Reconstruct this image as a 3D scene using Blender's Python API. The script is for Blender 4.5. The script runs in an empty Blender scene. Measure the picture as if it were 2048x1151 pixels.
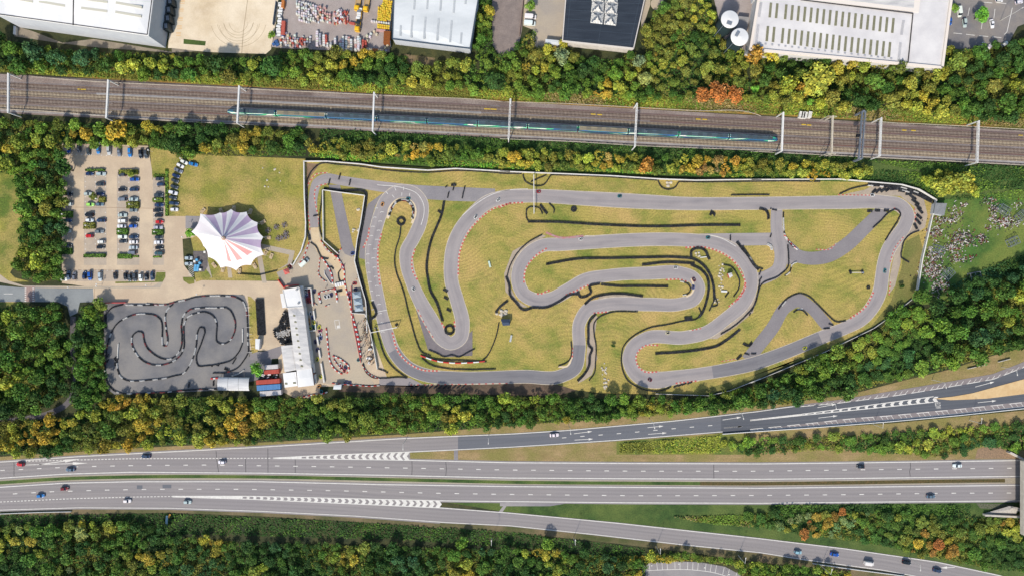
import bpy, math, random
import numpy as np
from mathutils import Vector, Matrix
from mathutils.geometry import tessellate_polygon
R = random.Random(7)
H = 300.0
sc = bpy.context.scene
COL = sc.collection
K = 1.55                                  # how bright a sunlit white surface renders

# ---------------------------------------------------------------- coordinates
def P(x, y, h=0.0):                       # map a plan position (photo pixels) of a thing at height h to metres
    f = (1 - h / H) / 4.0
    return ((x - 1024) * f, (575.5 - y) * f)
TILES = dict(A1=(0,0,3.837),A2=(500,0,3.837),A3=(1000,0,3.837),A4=(1500,0,3.737),
 B1=(0,280,3.596),B2=(500,280,3.596),B3=(1000,280,3.596),B4=(1500,280,3.597),
 C1=(0,560,3.596),C2=(500,560,3.596),C3=(1000,560,3.596),C4=(1500,560,3.597),
 D1=(0,850,3.823),D2=(500,850,3.823),D3=(1000,850,3.823),D4=(1500,850,3.737),
 K=(200,580,5.231),P1=(540,480,7.195),P2=(540,630,6.773),TN=(380,400,6.771),R1=(1370,470,7.674),
 R2=(1680,340,7.195),Y=(540,0,7.877),TK=(1380,0,10.461),J=(1830,380,5.234),CP1=(120,280,7.193),
 CP2=(120,400,7.314),CP3=(120,480,9.309),H=(700,360,5.755),N=(0,0,1.0))
def T(t, pts):
    ox, oy, s = TILES[t]
    return [(ox + p[0] / s, oy + p[1] / s) + tuple(p[2:]) for p in pts]
def T1(t, x, y):
    ox, oy, s = TILES[t]; return (ox + x / s, oy + y / s)

# ---------------------------------------------------------------- materials
def lin(c):
    return tuple(((v/255.0)/12.92 if v/255.0 <= .04045 else ((v/255.0+.055)/1.055)**2.4) for v in c)
def C(r, g, b):
    l = lin((r, g, b)); return (min(l[0]/1.42,.82), min(l[1]/1.46,.82), min(l[2]/1.58,.82), 1.0)
MATS = {}
def mat(name, col, col2=None, scale=1.0, stretch=(1,1,1), rough=.9, col3=None, scale3=.05, fine=.0, metal=0, uv=False, bump=0, objcol=False, attr=False, spec=.3, thr=(.35,.65), thr3=(.4,.62), stripes=0, rub=0, lanes=0):
    if name in MATS: return MATS[name]
    m = bpy.data.materials.new(name); m.use_nodes = True
    nt = m.node_tree; N = nt.nodes; L = nt.links
    b = N['Principled BSDF']; b.inputs['Roughness'].default_value = rough; b.inputs['Metallic'].default_value = metal
    b.inputs['Specular IOR Level'].default_value = spec
    src = None
    tc = N.new('ShaderNodeTexCoord')
    if uv:
        co = tc.outputs['UV']
    else:
        g = N.new('ShaderNodeNewGeometry'); co = g.outputs['Position'] if not objcol else tc.outputs['Object']
    def noise(s, st=(1,1,1), det=5, rg=.6):
        mp = N.new('ShaderNodeMapping'); mp.inputs['Scale'].default_value = st; L.new(co, mp.inputs[0])
        n = N.new('ShaderNodeTexNoise'); n.inputs['Scale'].default_value = s; n.inputs['Detail'].default_value = det; n.inputs['Roughness'].default_value = rg
        L.new(mp.outputs[0], n.inputs[0]); return n.outputs[0]
    def ramp(f, a, bb):
        r = N.new('ShaderNodeMapRange'); r.inputs[1].default_value = a; r.inputs[2].default_value = bb; L.new(f, r.inputs[0]); return r.outputs[0]
    def mix(f, a, bb, mode='MIX'):
        x = N.new('ShaderNodeMix'); x.data_type = 'RGBA'; x.blend_type = mode
        if f is None: x.inputs[0].default_value = 1
        elif isinstance(f, float): x.inputs[0].default_value = f
        else: L.new(f, x.inputs[0])
        for i, v in ((6, a), (7, bb)):
            if isinstance(v, tuple): x.inputs[i].default_value = v
            else: L.new(v, x.inputs[i])
        return x.outputs[2]
    src = col
    if col2: src = mix(ramp(noise(scale, stretch), *thr), col, col2)
    if col3: src = mix(ramp(noise(scale3), *thr3), src, col3)
    if fine:
        f = ramp(noise(1.5, (1,1,1), 3, .85), .32, .68)
        src = mix(fine, src, mix(f, (.25,.25,.25,1), (1.0,1.0,1.0,1)), 'OVERLAY') if 0 else mix(f, mix(None, src, (1-fine,1-fine,1-fine,1), 'MULTIPLY'), mix(None, src, (1+fine,1+fine,1+fine,1), 'MULTIPLY'))
    def mth(op,x,y=None):
        k=N.new('ShaderNodeMath'); k.operation=op
        for i,v in enumerate((x,y)):
            if v is None: continue
            if isinstance(v,(int,float)): k.inputs[i].default_value=v
            else: L.new(v,k.inputs[i])
        return k.outputs[0]
    if rub or lanes:   # rubbered racing line / worn wheel tracks
        sx=N.new('ShaderNodeSeparateXYZ'); L.new(co,sx.inputs[0])
        if rub:
            o_=mth('ABSOLUTE',mth('ADD',sx.outputs[1],mth('MULTIPLY',mth('SUBTRACT',noise(.03,(1,0,0),1),.5),9)))
            f=mth('MULTIPLY',ramp(o_,2.2,.3),ramp(noise(.08,(1,.5,1),2),.35,.6)); src=mix(f,src,mix(None,src,(1-rub,1-rub,1-rub*.9,1),'MULTIPLY'))
        else:
            f=ramp(mth('SINE',mth('MULTIPLY',sx.outputs[1],2*math.pi/1.85)),-.4,1); src=mix(f,src,mix(None,src,(1-lanes,1-lanes,1-lanes,1),'MULTIPLY'))
    if stripes:      # mower lines following slow curves
        sx=N.new('ShaderNodeSeparateXYZ'); L.new(co,sx.inputs[0])
        wv=mth('SINE',mth('MULTIPLY',mth('ADD',sx.outputs[1],mth('MULTIPLY',noise(.018,(1,1,1),1,.4),60)),2*math.pi/1.9))
        wm=mth('MULTIPLY',wv,ramp(noise(.05,(1,1,1),2),.35,.6))
        src=mix(ramp(wm,-1,1), mix(None,src,(1-stripes,1-stripes*.9,1-stripes,1),'MULTIPLY'), mix(None,src,(1+stripes,1+stripes*.9,1+stripes*.6,1),'MULTIPLY'))
    if objcol:
        oi = N.new('ShaderNodeObjectInfo'); src = mix(None, src, oi.outputs['Color'], 'MULTIPLY')
    if attr:
        a = N.new('ShaderNodeAttribute'); a.attribute_name = 'tint'; src = mix(None, src, a.outputs['Color'], 'MULTIPLY')
    if isinstance(src, tuple): b.inputs['Base Color'].default_value = src
    else: L.new(src, b.inputs['Base Color'])
    if bump:
        bp = N.new('ShaderNodeBump'); bp.inputs['Strength'].default_value = bump; bp.inputs['Distance'].default_value = .3
        L.new(noise(1.5), bp.inputs['Height']); L.new(bp.outputs[0], b.inputs['Normal'])
    MATS[name] = m; return m

M_GRASS = mat('infield_grass', C(173,157,85), C(117,130,55), .075, (.8,1.2,1), col3=C(190,162,100), scale3=.04, fine=.4, bump=.6, stripes=.10, thr=(.4,.66), thr3=(.45,.65))
M_GRASS2 = mat('lush_grass', C(108,122,56), C(82,102,42), .25, (1,1,1), col3=C(146,138,70), scale3=.06, fine=.3, bump=.5)
M_TENTGR = mat('meadow_grass', C(158,150,70), C(94,114,42), .05, (1,1,1), col3=C(188,162,100), scale3=.045, fine=.42, bump=.6, stripes=.05, thr=(.4,.62))
M_DKGR = mat('deep_green_grass', C(72,98,44), C(50,76,32), .2, (1,1,1), col3=C(96,112,54), scale3=.06, fine=.35, bump=.6)
M_FLOOR = mat('woodland_floor', C(62,68,38), C(86,84,48), .3, (1,1,1), col3=C(44,54,30), scale3=.08, fine=.35, bump=.6)
M_DRY = mat('dry_verge', C(174,148,108), C(146,126,84), .35, (.3,1,1), col3=C(138,130,74), scale3=.07, fine=.28, bump=.5)
M_TRACK = mat('circuit_asphalt', C(172,163,162), C(154,148,150), .6, (.06,1.3,1), uv=True, rough=.85, thr=(.3,.7), fine=.06, rub=.16)
M_ASPH = mat('grey_asphalt', C(150,145,148), C(134,130,135), .08, (1,1,1), col3=C(164,158,158), scale3=.03, fine=.1)
M_DASPH = mat('dark_asphalt', C(134,128,132), C(146,140,142), .1, (1,1,1), fine=.1)
M_SMALL = mat('kart_yard_asphalt', C(126,125,129), C(106,106,111), .09, (1,1,1), col3=C(142,138,136), scale3=.05, fine=.08)
M_ROAD = mat('road_asphalt', C(163,156,155), C(138,133,135), .5, (.03,1.3,1), uv=True, thr=(.3,.7), col3=C(150,144,146), scale3=.012, fine=.06, lanes=.09)
M_ROAD2 = mat('new_road_asphalt', C(104,107,116), C(118,119,126), .7, (.03,1.5,1), uv=True, thr=(.3,.7), fine=.06, lanes=.06)
M_TAN = mat('tan_paving', C(218,196,168), C(200,182,160), .1, (1,1,1), col3=C(198,176,152), scale3=.05, fine=.08)
M_TAN2 = mat('pit_paving', C(190,176,156), C(206,186,158), .08, (1,1,1), col3=C(170,160,150), scale3=.04, fine=.08)
M_CONC = mat('concrete_yard', C(232,212,182), C(206,184,154), .1, (1,1,1), col3=C(244,228,204), scale3=.035, fine=.07)
M_YARD = mat('yard_surface', C(180,168,164), C(162,150,146), .12, (1,1,1), fine=.1)
M_SAND = mat('sand_runoff', C(186,170,152), C(168,154,140), .2, (1,1,1), fine=.12)
M_ISLE = mat('sandy_island', C(226,196,150), C(212,176,128), .2, (1,1,1), fine=.06)
M_BALL = mat('ballast', C(146,128,120), C(112,98,94), .5, (.03,1.2,1), col3=C(156,142,136), scale3=.06, fine=.26, thr=(.38,.6))
M_WHITE = mat('white_paint', C(238,234,230), C(218,214,208), .6, fine=.05)
M_CREAM = mat('cream_line', C(222,208,188), C(190,178,162), .4, fine=.1)
M_RED = mat('red_paint', C(208,92,86), C(190,112,104), .5)
M_ROOFW = mat('white_roof', C(244,242,242), C(226,226,228), .1, (1,.4,1), fine=.03, rough=.6)
M_ROOFG = mat('pale_grey_roof', C(228,231,234), C(208,212,216), .12, (.3,1,1), rough=.6, fine=.03)
M_ROOFS = mat('stained_roof', C(226,222,220), C(190,188,190), .25, (.4,2.2,1), rough=.7, fine=.05)
M_ROOFD = mat('dark_roof', C(52,60,72), C(40,48,60), .3, (.3,2,1), rough=.8, fine=.08)
M_SKYL = mat('skylight_panel', C(140,138,112), C(124,122,98), .8, rough=.5)
M_SKYG = mat('grey_skylight', C(196,200,204), C(180,184,190), .8, rough=.5)
M_DOOR = mat('dark_door', C(46,56,60), rough=.5)
M_WALLW = mat('white_cladding', C(228,226,226), C(214,212,214), .3)
M_WALLG = mat('grey_cladding', C(196,200,208), C(186,190,200), .3)
M_BRICK = mat('brick_wall', C(140,96,80), C(120,84,72), 1.2)
M_GUT = mat('gutter', C(70,66,66))
M_STEEL = mat('galvanised_steel', C(240,238,236), C(226,226,226), .5, rough=.7)
M_STEELD = mat('grey_steel', C(132,140,152), C(116,124,138), .5, rough=.6)
M_POLE = mat('pole_grey', C(220,218,214), rough=.6)
M_RUB = mat('tyre_rubber', C(72,74,80), C(34,36,42), .9, rough=.8, thr=(.4,.6))
M_TWH = mat('tyre_white_paint', C(244,242,240), C(214,212,212), 1.5)
M_TRD = mat('tyre_red_paint', C(160,78,80), C(126,64,68), 1.5)
M_PLR = mat('red_plastic', C(214,62,58), rough=.5)
M_PLW = mat('white_plastic', C(240,238,236), rough=.5)
M_WOOD = mat('pale_timber', C(216,206,190), C(192,182,166), .5)
M_SLEEP = mat('sleeper', C(214,198,170), C(190,172,146), .6)
M_SLEEPD = mat('dull_sleeper', C(176,160,146), C(150,136,126), .6)
M_RAIL = mat('rail_steel', C(84,62,56), C(104,80,70), .4, rough=.6)
M_BARK = mat('bark', C(84,72,58), C(62,54,44), 2.0)
M_LEAF = mat('foliage', (1,1,1,1), (.72,.76,.7,1), 1.1, objcol=True, attr=True, rough=.75, spec=.15)
M_PAINT = mat('car_paint', (1,1,1,1), objcol=True, rough=.28, spec=.5)
M_PLOB = mat('coloured_plastic', (1,1,1,1), (.85,.85,.85,1), 3, objcol=True, rough=.5)
M_GLASS = mat('car_glass', C(34,46,58), rough=.08, spec=.8)
M_LAMPG = mat('lamp_glass', C(235,235,235), rough=.15)
M_TAIL = mat('tail_light', C(190,30,30), rough=.3)
M_BLK = mat('black_trim', C(30,30,34), rough=.6)
M_SKIN = mat('skin', C(206,160,136), rough=.7)

# ---------------------------------------------------------------- object helpers
def tag(o, label=None, cat=None, group=None, kind=None):
    if label: o['label'] = label
    if cat: o['category'] = cat
    if group: o['group'] = group
    if kind: o['kind'] = kind
    return o
def empty(name, loc=(0,0,0), rz=0, **k):
    o = bpy.data.objects.new(name, None); o.empty_display_size = .5; COL.objects.link(o)
    o.location = loc; o.rotation_euler = (0,0,rz); return tag(o, **k)
class MB:
    def __init__(s): s.v=[]; s.f=[]; s.m=[]; s.uv=[]
    def add(s, vs, fs, mi=0):
        n=len(s.v); s.v.extend(vs); s.f.extend([tuple(i+n for i in f) for f in fs]); s.m.extend([mi]*len(fs)); return s
    def box(s, cx, cy, z0, lx, ly, lz, a=0, mi=0, taper=0):
        c,n=math.cos(a),math.sin(a); vs=[]
        for z,t in ((z0,0),(z0+lz,taper)):
            for dx,dy in ((-1,-1),(1,-1),(1,1),(-1,1)):
                x=dx*(lx/2-t); y=dy*(ly/2-t); vs.append((cx+x*c-y*n, cy+x*n+y*c, z))
        return s.add(vs, [(3,2,1,0),(4,5,6,7),(0,1,5,4),(1,2,6,5),(2,3,7,6),(3,0,4,7)], mi)
    def bar(s, a, b, w=.1, h=None, mi=0):
        h=h or w; a=Vector(a); b=Vector(b); d=(b-a)
        if d.length<1e-6: return s
        d.normalize(); up=Vector((0,0,1)) if abs(d.z)<.95 else Vector((1,0,0))
        r=d.cross(up).normalized()*w/2; u=r.cross(d).normalized()*h/2
        vs=[tuple(q) for p in (a,b) for q in (p-r-u,p+r-u,p+r+u,p-r+u)]
        return s.add(vs, [(3,2,1,0),(4,5,6,7),(0,1,5,4),(1,2,6,5),(2,3,7,6),(3,0,4,7)], mi)
    def tube(s, a, b, r0, r1=None, n=8, mi=0):
        r1=r0 if r1 is None else r1; a=Vector(a); b=Vector(b); d=(b-a).normalized()
        up=Vector((0,0,1)) if abs(d.z)<.95 else Vector((1,0,0)); x=d.cross(up).normalized(); y=x.cross(d).normalized()
        vs=[tuple(p+x*r*math.cos(i*2*math.pi/n)+y*r*math.sin(i*2*math.pi/n)) for p,r in ((a,r0),(b,r1)) for i in range(n)]
        return s.add(vs, [(i,(i+1)%n,n+(i+1)%n,n+i) for i in range(n)]+[tuple(range(n-1,-1,-1)),tuple(range(n,2*n))], mi)
    def lathe(s, cx, cy, prof, n=10, mi=0, close=False):
        vs=[(cx+r*math.cos(i*2*math.pi/n), cy+r*math.sin(i*2*math.pi/n), z) for r,z in prof for i in range(n)]
        k=len(prof); fs=[(j*n+i, j*n+(i+1)%n, ((j+1)%k)*n+(i+1)%n, ((j+1)%k)*n+i) for j in range(k if close else k-1) for i in range(n)]
        return s.add(vs, fs, mi)
    def poly(s, pts, z, mi=0, uvs=False):
        vs=[(x,y,z) for x,y in pts]; tr=tessellate_polygon([[Vector(v) for v in vs]])
        fs=[]
        for t in tr:
            a,b,c=[vs[i] for i in t]
            ar=(b[0]-a[0])*(c[1]-a[1])-(b[1]-a[1])*(c[0]-a[0])
            fs.append(tuple(t) if ar>0 else tuple(reversed(t)))
        return s.add(vs, fs, mi)
    def prism(s, pts, z0, z1, mi=0, top=True):
        n=len(pts); ar=sum(pts[i][0]*pts[(i+1)%n][1]-pts[(i+1)%n][0]*pts[i][1] for i in range(n))
        if ar<0: pts=list(reversed(pts))
        s.add([(x,y,z0) for x,y in pts]+[(x,y,z1) for x,y in pts], [(i,(i+1)%n,n+(i+1)%n,n+i) for i in range(n)], mi)
        if top: s.poly(pts, z1, mi)
        return s
    def build(s, name, mats, parent=None, smooth=False, **k):
        me=bpy.data.meshes.new(name); me.from_pydata(s.v,[],s.f)
        if not isinstance(mats,(list,tuple)): mats=[mats]
        for m in mats: me.materials.append(m)
        if len(mats)>1: me.polygons.foreach_set('material_index', s.m)
        if smooth: me.polygons.foreach_set('use_smooth',[True]*len(s.f))
        if s.uv:
            ul=me.uv_layers.new(name='UVMap'); li=np.empty(len(me.loops),dtype=np.int32); me.loops.foreach_get('vertex_index',li)
            ul.data.foreach_set('uv', np.array(s.uv,dtype=np.float32)[li].ravel())
        me.update(); o=bpy.data.objects.new(name,me); COL.objects.link(o)
        if parent: o.parent=parent
        return tag(o,**k)
def child_copy(o, parent):
    c=o.copy(); COL.objects.link(c); c.parent=parent
    return c
def kids(o): return [c for c in KID.get(o.name,[])]
KID={}
def part(mb, name, m, parent, **k):
    o=mb.build(name,m,parent,**k); KID.setdefault(parent.name,[]).append(o); return o
def dup(root, loc, rz=0, color=None, scale=None):
    r=root.copy(); COL.objects.link(r); r.location=loc; r.rotation_euler=(0,0,rz)
    if scale: r.scale=scale
    if color: r.color=color
    for c in kids(root):
        k=child_copy(c,r)
        if color: k.color=color
        for g in kids(c):
            q=child_copy(g,k)
            if color: q.color=color
    return r
def setcol(root, color):
    root.color=color
    for c in kids(root):
        c.color=color
        for g in kids(c): g.color=color

def cr(pts, step=6.0, closed=False):      # smooth curve through points, tangents weighted by spacing
    n=len(pts); out=[]; D=lambda p,q: math.hypot(q[0]-p[0],q[1]-p[1]) or 1e-6
    def tan(i):
        if not closed and i==0: p,q=pts[0],pts[1]; d=D(p,q); return [(v-u)/d for u,v in zip(p,q)]
        if not closed and i==n-1: p,q=pts[-2],pts[-1]; d=D(p,q); return [(v-u)/d for u,v in zip(p,q)]
        p,m,q=pts[(i-1)%n],pts[i],pts[(i+1)%n]; d1=D(p,m); d2=D(m,q)
        return [((w-v)/d2*d1+(v-u)/d1*d2)/(d1+d2) for u,v,w in zip(p,m,q)]
    T_=[tan(i) for i in range(n)]
    for i in range(n if closed else n-1):
        p1=pts[i]; p2=pts[(i+1)%n]; d=D(p1,p2); m1=T_[i]; m2=T_[(i+1)%n]; k=max(1,int(d/step))
        for j in range(k):
            t=j/k; h00=2*t**3-3*t*t+1; h10=t**3-2*t*t+t; h01=-2*t**3+3*t*t; h11=t**3-t*t
            out.append(tuple(h00*u+h10*d*a_+h01*v+h11*d*b_ for u,v,a_,b_ in zip(p1,p2,m1,m2)))
    if not closed: out.append(tuple(pts[-1]))
    return out
def lines(pts, step=5.0, closed=False):
    out=[]; n=len(pts)
    for i in range(n if closed else n-1):
        a=pts[i]; b=pts[(i+1)%n]; k=max(1,int(math.hypot(b[0]-a[0],b[1]-a[1])/step))
        for j in range(k): out.append(tuple(a[q]+(b[q]-a[q])*j/k for q in range(len(a))))
    if not closed: out.append(tuple(pts[-1]))
    return out
def resample(w, d):                        # metres, even spacing -> (x,y,angle)
    out=[]; acc=0
    for (x0,y0),(x1,y1) in zip(w,w[1:]):
        L=math.hypot(x1-x0,y1-y0)
        if L<1e-6: continue
        while acc<=L:
            t=acc/L; out.append((x0+(x1-x0)*t,y0+(y1-y0)*t,math.atan2(y1-y0,x1-x0))); acc+=d
        acc-=L
    return out
def offs(w, o):                            # offset a metre polyline sideways (+ = left of travel)
    out=[]
    for i,(x,y) in enumerate(w):
        a=w[max(0,i-1)]; b=w[min(len(w)-1,i+1)]; d=math.hypot(b[0]-a[0],b[1]-a[1]) or 1
        out.append((x-(b[1]-a[1])/d*o, y+(b[0]-a[0])/d*o))
    return out
def ribbon(mb, w, wid, z, mi=0, closed=False):
    n=len(w); base=len(mb.v); s=0; L=[]
    while len(mb.uv)<base: mb.uv.append((0,0))
    if closed: w=list(w)+[w[0]]; wid=(list(wid)+[wid[0]]) if isinstance(wid,(list,tuple)) else wid
    m=len(w)
    for i in range(m):
        a=w[(i-1)%n] if closed else w[max(0,i-1)]; b=w[(i+1)%n if closed else min(m-1,i+1)]
        if closed and i==m-1: a=w[m-2]; b=w[1]
        d=math.hypot(b[0]-a[0],b[1]-a[1]) or 1; nx,ny=-(b[1]-a[1])/d,(b[0]-a[0])/d
        h=(wid[i] if isinstance(wid,(list,tuple)) else wid)/2
        if i: s+=math.hypot(w[i][0]-w[i-1][0],w[i][1]-w[i-1][1])
        mb.v+= [(w[i][0]+nx*h,w[i][1]+ny*h,z),(w[i][0]-nx*h,w[i][1]-ny*h,z)]
        mb.uv+=[(s,h),(s,-h)]
    for i in range(m-1):
        q=base+2*i; mb.f.append((q,q+1,q+3,q+2)); mb.m.append(mi)
    return mb
def area(name, pts, z, m, smooth=False, **k):
    if smooth: pts=cr(pts,6,True)
    k.setdefault('kind','structure')
    return MB().poly([P(*p[:2]) for p in pts], z).build(name, m, **k)
def band(name, pts, wpx, z, m, step=6, closed=False, smooth=True, **k):
    pts=[p if len(p)>2 else p+(wpx,) for p in pts]
    q=cr(pts,step,closed) if smooth else pts
    mb=ribbon(MB(),[P(*p[:2]) for p in q],[p[2]/4 for p in q],z,closed=closed)
    k.setdefault('kind','structure'); return mb.build(name,m,**k)
ORD=['first','second','third','fourth','fifth','sixth','seventh','eighth','ninth','tenth','eleventh','twelfth','thirteenth','fourteenth','fifteenth','sixteenth','seventeenth','eighteenth','nineteenth','twentieth']
def ordn(i):
    if i<20: return ORD[i]
    n=i+1; return '%d%s'%(n,'th' if 10<=n%100<=20 else {1:'st',2:'nd',3:'rd'}.get(n%10,'th'))
# ================================================================ GROUND SHEETS
MB().poly([(-900,-700),(900,-700),(900,700),(-900,700)],0).build('ground',M_FLOOR,kind='structure')
area('infield_lawn',[(612,324),(700,326),(900,338),(1200,350),(1400,360),(1700,362),(1760,368),(1830,385),(1868,405),(1858,460),(1845,530),(1832,590),(1790,625),(1735,660),(1690,680),(1600,715),(1520,755),(1470,775),(1410,788),(1330,788),(1200,785),(1100,772),(760,772),(700,700),(640,540),(590,530),(612,470)],.02,M_GRASS)
area('meadow',[(300,292),(345,300),(420,310),(612,318),(612,430),(614,470),(600,520),(588,536),(560,560),(470,562),(400,560),(380,470),(330,440),(304,360)],.024,M_TENTGR)
area('lawn',[(-40,318),(0,328),(26,338),(42,380),(50,430),(46,480),(36,520),(20,545),(30,555),(60,563),(-40,563)],.02,M_TENTGR)
area('lawn',[(-40,603),(30,602),(45,610),(20,650),(5,690),(-40,700)],.02,M_TENTGR)
area('scrap_field',[(1868,402),(1880,395),(1960,370),(2100,345),(2100,560),(1960,600),(1830,610),(1845,530),(1858,460)],.02,mat('field_grass',C(78,118,48),C(56,92,36),.15,col3=C(118,130,60),scale3=.05,fine=.35,bump=.5))
M_BAY=mat('bay_paving',C(194,178,160),C(176,162,148),.2,fine=.08)
for q in ([(124,288),(296,294),(298,316),(124,308)],[(124,330),(147,332),(147,540),(124,545)],[(168,345),(213,346),(213,530),(168,530)],[(234,345),(279,346),(279,530),(234,530)],[(306,352),(328,352),(328,530),(306,530)],[(130,540),(310,541),(310,562),(130,562)]): area('bay_surface',q,.0435,M_BAY)
area('grass_bank',[(700,262),(1050,284),(1320,300),(1700,318),(1900,330),(2100,335),(2100,372),(1960,392),(1872,402),(1830,383),(1760,366),(1500,358),(1100,346),(900,336),(700,324),(640,300)],.022,M_DKGR)
area('grass_bank',[(-40,140),(200,158),(640,183),(960,201),(1713,240),(2100,262),(2100,240),(1700,215),(1200,190),(960,178),(640,165),(0,118)],.022,mat('scrub_ground',C(140,134,62),C(108,112,48),.2,fine=.35,bump=.5,col3=C(172,128,66),scale3=.05))
area('verge',[(-40,915),(160,902),(330,892),(560,882),(800,868),(1000,852),(1300,828),(1560,806),(1700,788),(1800,762),(1900,738),(1980,712),(2100,680),(2100,735),(1986,752),(1778,787),(1566,817),(1347,843),(1144,862),(916,874),(500,896),(162,914),(-40,926)],.022,M_DRY)
area('verge',[(800,900),(908,896),(1115,885),(1235,876),(1500,862),(1778,846),(2100,815),(2100,925),(1500,924),(1020,922),(800,920)],.022,M_DRY)
area('grass_verge',[(1233,882),(1440,866),(1500,866),(1500,908),(1233,908)],.03,M_GRASS2)
area('central_reserve',[(-40,958),(130,949),(261,945),(520,946),(788,951),(1020,957),(1261,958),(1520,959),(2100,951),(2100,969),(1520,973),(1020,970),(761,966),(520,960),(261,960),(130,963),(-40,974)],.024,mat('reserve_gravel',C(178,168,152),C(160,150,134),.3,(.2,1,1),fine=.15))
band('reserve_grass',[(-20,965.5),(130,956),(261,952.5),(520,952.5),(788,958),(1020,963),(1261,965),(1520,966)],6.5,.03,M_DKGR)
band('reserve_planting',[(1400,965.8),(1520,966),(1700,964),(1900,961),(2010,960)],7,.036,mat('brown_planting',C(104,86,52),C(76,74,40),.8,fine=.4))
area('grass_verge',[(880,1001),(1020,1002),(1500,1006),(2100,1001),(2100,1020),(2048,1160),(1874,1121),(1687,1094),(1520,1074),(1235,1043),(1000,1021)],.024,M_DKGR)
area('verge',[(-40,1019),(157,1014),(340,1015),(520,1021),(709,1030),(892,1043),(1020,1050),(1183,1067),(1366,1088),(1520,1103),(1607,1117),(1767,1139),(1840,1160),(1700,1160),(1600,1135),(1366,1102),(1183,1080),(1020,1064),(892,1056),(709,1042),(520,1031),(340,1024),(-40,1032)],.022,mat('dark_verge',C(98,96,62),C(76,84,44),.3,(.3,1,1),col3=C(128,112,84),scale3=.06,fine=.25,bump=.4))  # verge in a darker, greener tone than the dry ones
area('verge_grass',[(1385,783),(1500,752),(1620,714),(1700,678),(1742,652),(1782,602),(1803,535),(1808,500),(1812,482),(1838,469),(1846,500),(1842,535),(1832,592),(1790,625),(1735,660),(1690,680),(1600,715),(1520,755),(1470,775),(1410,788)],.024,mat('olive_grass',C(118,122,62),C(92,104,48),.12,col3=C(140,130,76),scale3=.06,fine=.35,bump=.5))  # darker olive: green grass plus shade put into the colour below the straight
area('bare_corner',[(614,326),(640,328),(622,352),(613,392)],.024,mat('corner_soil',C(150,124,100),C(126,106,84),.3,fine=.2))
# paved areas
area('car_park',[(124,286),(296,292),(304,340),(305,360),(330,362),(331,432),(398,433),(398,470),(385,475),(365,478),(368,530),(390,560),(560,562),(580,545),(590,535),(640,500),(668,520),(700,560),(755,700),(780,770),(640,772),(640,795),(590,795),(560,780),(556,700),(500,700),(498,640),(486,588),(372,598),(330,610),(186,606),(186,574),(124,566)],.04,M_TAN)
area('pit_lane_paving',T('B2',[(430,640),(495,640),(520,740),(620,840),(650,780),(740,830),(760,860),(790,1000),(830,1150),(830,1600),(860,1700),(900,1760),(640,1760),(480,1740),(430,1560),(330,1330),(260,1090),(190,950),(320,900),(420,740)]),.048,M_TAN2)
area('pavement',T('B1',[(-60,930),(0,965),(60,1010),(170,1045),(680,1050),(1100,1050),(1180,1000),(1190,985),(1150,1062),(690,1066),(200,1062),(0,1020),(-60,1018)]),.055,M_TAN2)
area('access_road',[(-40,566),(0,571),(50,575),(186,577),(188,603),(160,604),(155,625),(140,632),(135,612),(115,603),(0,603),(-40,603)],.06,mat('bluish_asphalt',C(150,154,156),C(136,140,144),.1,fine=.08))
area('crossing_paving',T('B1',[(178,1052),(250,1054),(250,1160),(178,1160)]),.066,mat('paver',C(176,150,144),C(162,138,132),1,fine=.1))
mk=MB()
for k in range(7):
    for X in (184,240):
        x,y=T1('B1',X,1066+k*15); mk.poly([P(x-1.6,y-1),P(x+1.6,y-1),P(x+1.6,y+1),P(x-1.6,y+1)],.074)
x,y=T1('B1',60,1104); mk.poly([P(x-9,y-.5),P(x+9,y-.5),P(x+9,y+.5),P(x-9,y+.5)],.074)
area('grass_glade',[(-60,604),(30,604),(44,612),(26,640),(12,700),(-60,720)],.034,M_GRASS2)
band('lane',[(146,632),(146,700),(148,780),(135,805),(100,825),(40,838),(-30,845)],11,.03,mat('dark_lane',C(112,106,108),C(96,92,94),.2,fine=.1))  # lane asphalt, a darker grey than the access road
area('concrete_yard',T('A1',[(1190,-60),(2140,-60),(2130,100),(2080,380),(2040,415),(1700,405),(1590,400),(1320,370),(1290,370),(1310,100)]),.04,M_CONC)
area('loading_strip',T('A1',[(480,330),(720,300),(1320,400),(1310,300),(1350,290),(1590,310),(1590,390),(1310,405),(740,365),(480,335),(110,280),(120,200),(250,240)]),.036,mat('worn_concrete',C(160,148,132),C(140,130,116),.3,fine=.1))
area('planted_bed',T('A1',[(1410,300),(1580,318),(1575,352),(1408,338)]),.05,M_DKGR)
area('builders_yard',T('A2',[(270,-60),(1110,-60),(1070,400),(900,400),(240,370),(160,360),(200,240),(250,100)]),.04,M_YARD)
area('gravel_lane',[(984,-20),(1050,-20),(1044,60),(1036,100),(1000,112),(985,90)],.03,mat('gravel_lane',C(150,136,130),C(132,120,116),.3,fine=.15))
area('parking_court',[(1050,-20),(1135,-20),(1124,96),(1098,104),(1060,100),(1066,60),(1046,52)],.04,M_TAN2)
area('car_court',T('A4',[(1430,-60),(2120,-60),(2100,160),(2000,200),(1930,330),(1700,390),(1550,380),(1400,430)]),.04,mat('court_asphalt',C(132,130,134),C(116,114,120),.1,fine=.1,col3=C(160,150,140),scale3=.03))
area('tank_yard',T('TK',[(480,-100),(1330,-100),(1290,350),(1220,1050),(900,1050),(650,720),(580,300)]),.04,M_YARD)
area('paved_circle',[(1315+14*math.cos(a*.3),8+13*math.sin(a*.3)) for a in range(21)],.05,M_TAN2)
area('path',[(1290,-10),(1302,-10),(1300,12),(1284,60),(1280,30)],.045,M_TAN2)
area('bare_soil',[(808,108),(870,116),(866,132),(815,126)],.03,mat('soil',C(140,118,92),C(110,100,66),.3,fine=.2))
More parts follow.
